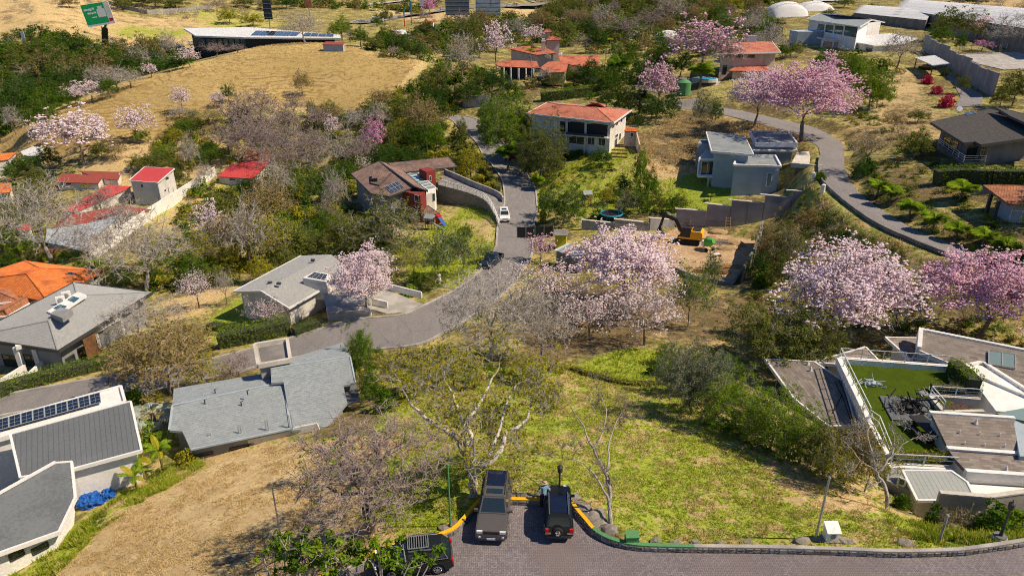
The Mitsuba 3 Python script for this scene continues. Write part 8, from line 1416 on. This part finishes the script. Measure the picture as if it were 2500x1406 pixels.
strew('far_wood', [[(1080, 210), (1200, 230), (1300, 225), (1500, 195), (1640, 200), (1640, 250), (1540, 240), (1540, 255), (1300, 238), (1180, 260), (1100, 270)], [(0, 300), (200, 240), (440, 150), (400, 140), (200, 150), (0, 170)], [(880, 300), (1060, 230), (1090, 290), (1040, 380), (900, 400)]], 90, ['leafy_dark', 'leafy', 'leafy_olive', 'leafy_dark', 'bare_far', 'leafy_tan'], (4.5, 8.0), 32, (.7, 1.0))
strew('far_wood', [[(-700, 420), (-300, 300), (-60, 330), (-60, 700), (-300, 900), (-700, 900)], [(-500, 130), (-60, 110), (-60, 340), (-500, 380)], [(2540, 60), (3000, 40), (3000, 800), (2580, 700), (2560, 300)]], 130, ['leafy_dark', 'leafy', 'leafy_olive', 'bare_far', 'sparse', 'leafy_tan'], (4.0, 7.5), 33, (.7, 1.0))
def tufts(name, regions, n, m, hgt, seed, blades=6, cover=None):
    """grass in tufts of pointed blades, where the material map has it"""
    r = np.random.default_rng(seed); q = scatter([lot(p) if not hasattr(p, 'exterior') else p for p in regions], n * 2, seed); u = sample(U, q[:, 0], q[:, 1]); nz = meshkit.fbm(np.c_[q * .8, np.zeros(len(q))], 2, seed); keep = (u + (nz - .5) * 1.2 > .5) if cover else (nz > .45); q = q[keep][:n]; n = len(q)
    c = np.repeat(np.c_[q, H(q[:, 0], q[:, 1])], blades, 0); k = len(c); c[:, :2] += r.normal(0, .09, (k, 2)); a = r.uniform(0, 6.28, k); h = hgt * r.uniform(.5, 1.4, k) * np.repeat(r.uniform(.6, 1.5, n), blades); e = np.stack([np.cos(a), np.sin(a), 0 * a], 1); l = np.stack([-np.sin(a), np.cos(a), 0 * a], 1); w = hgt * .13
    v = np.stack([c - l * w - [0, 0, .03], c + l * w - [0, 0, .03], c + e * (h * r.uniform(.2, .9, k))[:, None] + [0, 0, 1] * h[:, None]], 1).reshape(-1, 3); struct(name, (v, np.arange(3 * k).reshape(-1, 3)), m, 'stuff')
LAWN = LOTS[3][0]
tufts('grass_tufts', [LAWN, LOTS[1][0]], 14000, 'grass_blade', .15, 21, 6, True); tufts('straw_tufts', [LAWN], 9000, 'straw_blade', .13, 22); tufts('straw_tufts', [LOTS[0][0]], 12000, 'straw_blade', .13, 23, 5); tufts('grass_tufts', [LOTS[2][0], LOTS[4][0]], 4500, 'grass_blade', .22, 24, 6)
tufts('grass_tufts', [LOTS[8][0], LOTS[13][0], LOTS[6][0]], 7000, 'grass_blade', .28, 25, 5, True); tufts('straw_tufts', [LOTS[17][0], LOTS[14][0], LOTS[16][0]], 7000, 'straw_blade', .3, 26, 5)
tufts('straw_tufts', [HILL], 6000, 'straw_blade', .32, 27, 5)
def hedge(label, pts, w, h, m, seed, size=.07, per=60, z=None):
    """a clipped hedge along the points"""
    r = np.random.default_rng(seed); p = smooth_line(pts, .5); t = thing('hedge', label, 'hedge', None); core = MB(); C = []
    for a, b in zip(p[:-1], p[1:]):
        d = (b - a) / np.linalg.norm(b - a); n = np.array([-d[1], d[0], 0]); n /= np.linalg.norm(n); core.bar(a + [0, 0, h * .40], b + [0, 0, h * .40], w * .8, h * .84); k = int(per * np.linalg.norm(b - a) * (w + 2 * h) / 3); u = r.uniform(0, 1, (k, 1)); s = r.uniform(0, w + 2 * h, k); off = np.where(s < h, -w / 2, np.where(s < h + w, s - h - w / 2, w / 2)); zz = np.where(s < h, s, np.where(s < h + w, h, s - h - w)); C.append(a + (b - a) * u + n * off[:, None] + np.stack([0 * zz, 0 * zz, zz], 1) + r.normal(0, .05, (k, 3)))
    part(t, 'core', core, 'fir'); part(t, 'leaves', leaves(r, np.vstack(C), 4, size * 1.8, size), m, kind='stuff')
hedge('long clipped bright green hedge along the street at the left edge', GP((-40, 985), (0, 968), (90, 940), (190, 915), (290, 890)), 1.6, 1.5, 'leaf_bright', 1, .075, 60)
hedge('tall clipped bright hedge in front of the grey gable house', GP((538, 850), (620, 833), (708, 812)), 2.0, 2.2, 'leaf_bright', 2, .08, 55); hedge('lower green hedge right of the tall clipped one', GP((718, 822), (778, 800)), 1.4, 1.3, 'leaf_green', 3, .08, 50); hedge('green hedge piece beside the gable house corner', GP((515, 800), (560, 805), (600, 800)), 1.4, .8, 'leaf_green', 12, .08, 50)
hedge('low yellow flowering hedge across the upper lawn', GP((1395, 902), (1470, 925), (1540, 940), (1625, 938)), .6, .4, 'leaf_yellow', 4, .07, 120); hedge('dense dark hedge below the dark angular house', GP((2280, 452), (2340, 448), (2420, 452), (2540, 452)), 2.0, 2.6, 'leaf_bright', 5, .1, 34); hedge('long dark hedge in front of the villa garden', GP((1320, 248), (1400, 240), (1500, 222)), 2.2, 3.0, 'leaf_bright', 6, .15, 20)
hedge('clipped yellow green hedge on the bank above the ramp', GP((1172, 405), (1195, 435), (1216, 468)), 1.2, 1.3, 'leaf_yellow', 7, .1, 25); hedge('row of crimson bougainvillea below the white veranda house', GP((1352, 362), (1400, 362), (1450, 370)), 1.6, 1.5, 'crimson', 8, .09, 30); hedge('green planter hedge along the front terrace railing', [np.array([*q[:2], -4.1]) for q in (at(2180, 1130, -4.1), at(2250, 1128, -4.1), at(2318, 1132, -4.1))], 1.0, .7, 'leaf_yellow', 9, .07, 90)
hedge('bushy green planting at the corner of the turf terrace', [np.array([*q[:2], -4.1]) for q in (at(2318, 912, -4.1), at(2345, 930, -4.1), at(2372, 960, -4.1))], 1.2, 1.5, 'leaf_bright', 10, .08, 70); hedge('dry brown clipped planting on the turf terrace', [np.array([*q[:2], -4.1]) for q in (at(2272, 955, -4.1), at(2350, 962, -4.1))], .9, .7, 'leaf_tan', 11, .06, 80); hedge('low red groundcover in the sunken planter', [np.array([*q[:2], -4.2]) for q in (at(2305, 1003, -4.1), at(2370, 1005, -4.1))], 1.6, .35, 'crimson', 13, .05, 60)
# ---- the big spreading tree by the grey car, the broad brown tree on the slope, leafy saplings at the lower edge
def grown(name, label, limbs_px, foot, leafm, barkm, twigm, seed, n_tips, fan, leafn, size, trunk_r):
    """a tree whose main limbs follow lines drawn as (pixel, pixel, metres nearer or farther than the trunk), finished with branchlets, twigs and leaves"""
    r = np.random.default_rng(seed); p = G(*foot); t = thing(name, label, 'tree'); d0 = p[1] * cp_ + (CAM_H - p[2]) * sp_; L = []
    for rad, pts in limbs_px: L.append((np.array([dep(x, y, d0 + o) for x, y, o in pts]), rad))
    m = MB(); ends_ = []
    for q, rad in L:
        s = smooth_line(np.c_[np.arange(len(q)), q], .34)[:, 1:]; s = s + r.normal(0, .03, s.shape) * (np.arange(len(s)) > 0)[:, None]; m.tube(s, np.linspace(rad[0], rad[1], len(s)), 8, True); ends_.append((s[-1], s[-1] - s[-3], rad[1])); k = len(s)
        for j in range(int(k * .6), k, 3): ends_.append((s[j], np.cross(s[j] - s[j - 1], r.normal(0, 1, 3)) * 2, rad[1] * .7))
    part(t, 'trunk', m, barkm, smooth=60); sk = []
    def sub(p0, d, rad, ln, lv):
        d = d / (np.linalg.norm(d) + 1e-9); pts = [p0]
        for _ in range(3): d = d + r.normal(0, .28, 3) + [0, 0, .06]; d /= np.linalg.norm(d); pts.append(pts[-1] + d * ln / 3)
        sk.append((np.array(pts), np.linspace(rad, rad * .5, 4), lv))
        if lv < 3:
            for _ in range(3 if lv else fan): j = r.integers(1, 4); sub(pts[j], d + r.normal(0, .7, 3) + [0, 0, .15], rad * .55, ln * .72, lv + 1)
    for p0, d, rad in ends_: sub(p0, d, max(rad * .75, .02), n_tips, 0)
    part(t, 'branches', limbs(sk, 0, 3, (5, 4, 3, 3, 3)), twigm); tw, tip = spikes(r, sk, 1, len(sk) * 4, n_tips * .35, .011, .8); part(t, 'twigs', tw, twigm, kind='stuff')
    if leafn: part(t, 'crown', leaves(r, tip[r.permutation(len(tip))[:leafn]], 6, .17, size), leafm)
    return t
grown('bare_tree', 'big pale limbed tree with sparse yellow green leaves beside the grey car', [((.30, .20), [(1156, 1212, 0), (1152, 1160, 0), (1148, 1135, 0)]), ((.19, .07), [(1150, 1150, 0), (1130, 1080, 1.0), (1085, 1048, 1.6), (1040, 1020, 2.2), (1000, 985, 2.8)]), ((.16, .06), [(1149, 1140, 0), (1140, 1065, .8), (1120, 1000, 1.8), (1095, 940, 2.8)]), ((.17, .06), [(1150, 1140, 0), (1153, 1080, -.6), (1142, 1035, .2), (1170, 985, 1.4), (1200, 925, 2.6)]), ((.19, .07), [(1150, 1150, 0), (1185, 1135, -.8), (1225, 1100, -.6), (1232, 1065, .4), (1275, 1035, 1.0), (1300, 985, 1.8)]), ((.11, .05), [(1190, 1120, -.7), (1215, 1060, .8), (1230, 1000, 2.0), (1260, 940, 3.0)])], (1156, 1212), 'leaf_yellow', 'bark_pale', 'bark_grey', 5, 1.5, 3, 1300, .10, .3)
grown('bare_tree', 'slim leafless tree with a forked trunk on the lawn right of the black car', [((.13, .09), [(1491, 1280, 0), (1489, 1230, 0), (1487, 1185, 0)]), ((.09, .025), [(1487, 1190, 0), (1476, 1150, .1), (1447, 1095, .8), (1425, 1045, 1.4), (1395, 1000, 2.0)]), ((.07, .02), [(1486, 1222, 0), (1468, 1185, -.3), (1440, 1145, -.3), (1395, 1122, -.2)]), ((.06, .02), [(1480, 1160, .1), (1486, 1100, .6), (1494, 1055, 1.0), (1518, 1010, 1.6)]), ((.05, .02), [(1447, 1095, .8), (1470, 1060, 1.2), (1480, 1010, 2.0), (1470, 970, 2.6)])], (1491, 1280), None, 'bark_grey', 'bark', 15, .8, 2, 0, .1, .13)
grown('bare_tree', 'small bent leafless tree before the gable wall of the terraced house', [((.13, .08), [(2163, 1245, 0), (2166, 1205, 0), (2150, 1168, .1), (2138, 1150, .2)]), ((.07, .025), [(2138, 1150, .2), (2128, 1105, .8), (2118, 1070, 1.2), (2125, 1040, 1.6)]), ((.07, .025), [(2140, 1155, .2), (2172, 1120, .3), (2182, 1075, .8), (2176, 1030, 1.2)]), ((.05, .02), [(2172, 1120, .3), (2205, 1085, .4), (2235, 1068, .4)]), ((.05, .02), [(2140, 1150, .2), (2105, 1125, .2), (2080, 1095, .6)])], (2163, 1245), None, 'bark_grey', 'bark_grey', 16, .7, 2, 0, .1, .13)
r = np.random.default_rng(62); q0 = G(908, 1292); t = thing('bare_tree', 'broad brown leafless tree with a thick trunk on the dry slope', 'tree'); sk = dome(r, 950, (6, 4, 4, 5), .24, .22, .036, .22, .5, .15); M = place(*q0, .6) @ np.diag([9.2, 9.2, 6.9, 1])
tw, tip = spikes(r, sk, 3, 3600, .06, .0016, .8); part(t, 'trunk', limbs(sk, 0, 2, (9, 7, 5, 4, 3)), 'bark', M=M, smooth=60); part(t, 'branches', limbs(sk, 3, 9), 'twig_mauve', M=M, kind='stuff'); part(t, 'twigs', tw, 'twig_mauve', M=M, kind='stuff'); part(t, 'crown', leaves(r, tip[r.permutation(len(tip))[:110]], 6, .02, .011), 'leaf_bright', M=M, kind='stuff')
r = np.random.default_rng(61)
for i, (x, y, sx, sy) in enumerate(((690, 1440, 30, 90), (740, 1450, 40, 110), (800, 1450, 40, 95), (865, 1440, 45, 95), (935, 1440, 50, 100), (1010, 1440, 45, 95))):
    q0 = at(x, y, 0); q0[2] = H(q0[0], q0[1]); d0 = q0[1] * cp_ + (CAM_H - q0[2]) * sp_; t = thing('sapling', f'leafy sapling with lobed leaves on pale stems at the lower edge, {ORD[i]} from the left', 'young tree', 'leafy saplings at the lower edge'); st = MB(); C = []
    for b in range(7):
        e = dep(x + r.normal(0, sx), y - sy * r.uniform(.55, 1.25), d0 - .6 + r.normal(0, .5)); md = q0 * .45 + e * .55 + r.normal(0, .18, 3); st.tube([q0, md, e], [.05, .035, .018], 5, False)
        for c in range(3): f = e + r.normal(0, .32, 3) * [1, 1, .5]; st.tube([md * .3 + e * .7, f], [.018, .01], 4, False); C.append(f)
    part(t, 'stems', st, 'bark_grey'); part(t, 'leaves', leaves(r, np.array(C), 16, .26, .145, .7, .8), 'leaf_green' if i % 2 else 'leaf_bright')
# ---------------------------------------------------------------- plants that nothing was grown from are left out
_used = {d['shapegroup']['id'] for d in scene.values() if d.get('type') == 'instance'}
for k in [k for k, d in scene.items() if d.get('type') == 'shapegroup' and k not in _used]: del scene[k]
_refs = {c['id'] for d in scene.values() for e in [d, *[x for x in d.values() if isinstance(x, dict)]] for c in e.values() if isinstance(c, dict) and c.get('type') == 'ref'}
for k in [k for k in scene if k.startswith('m_') and k not in _refs]: del scene[k]
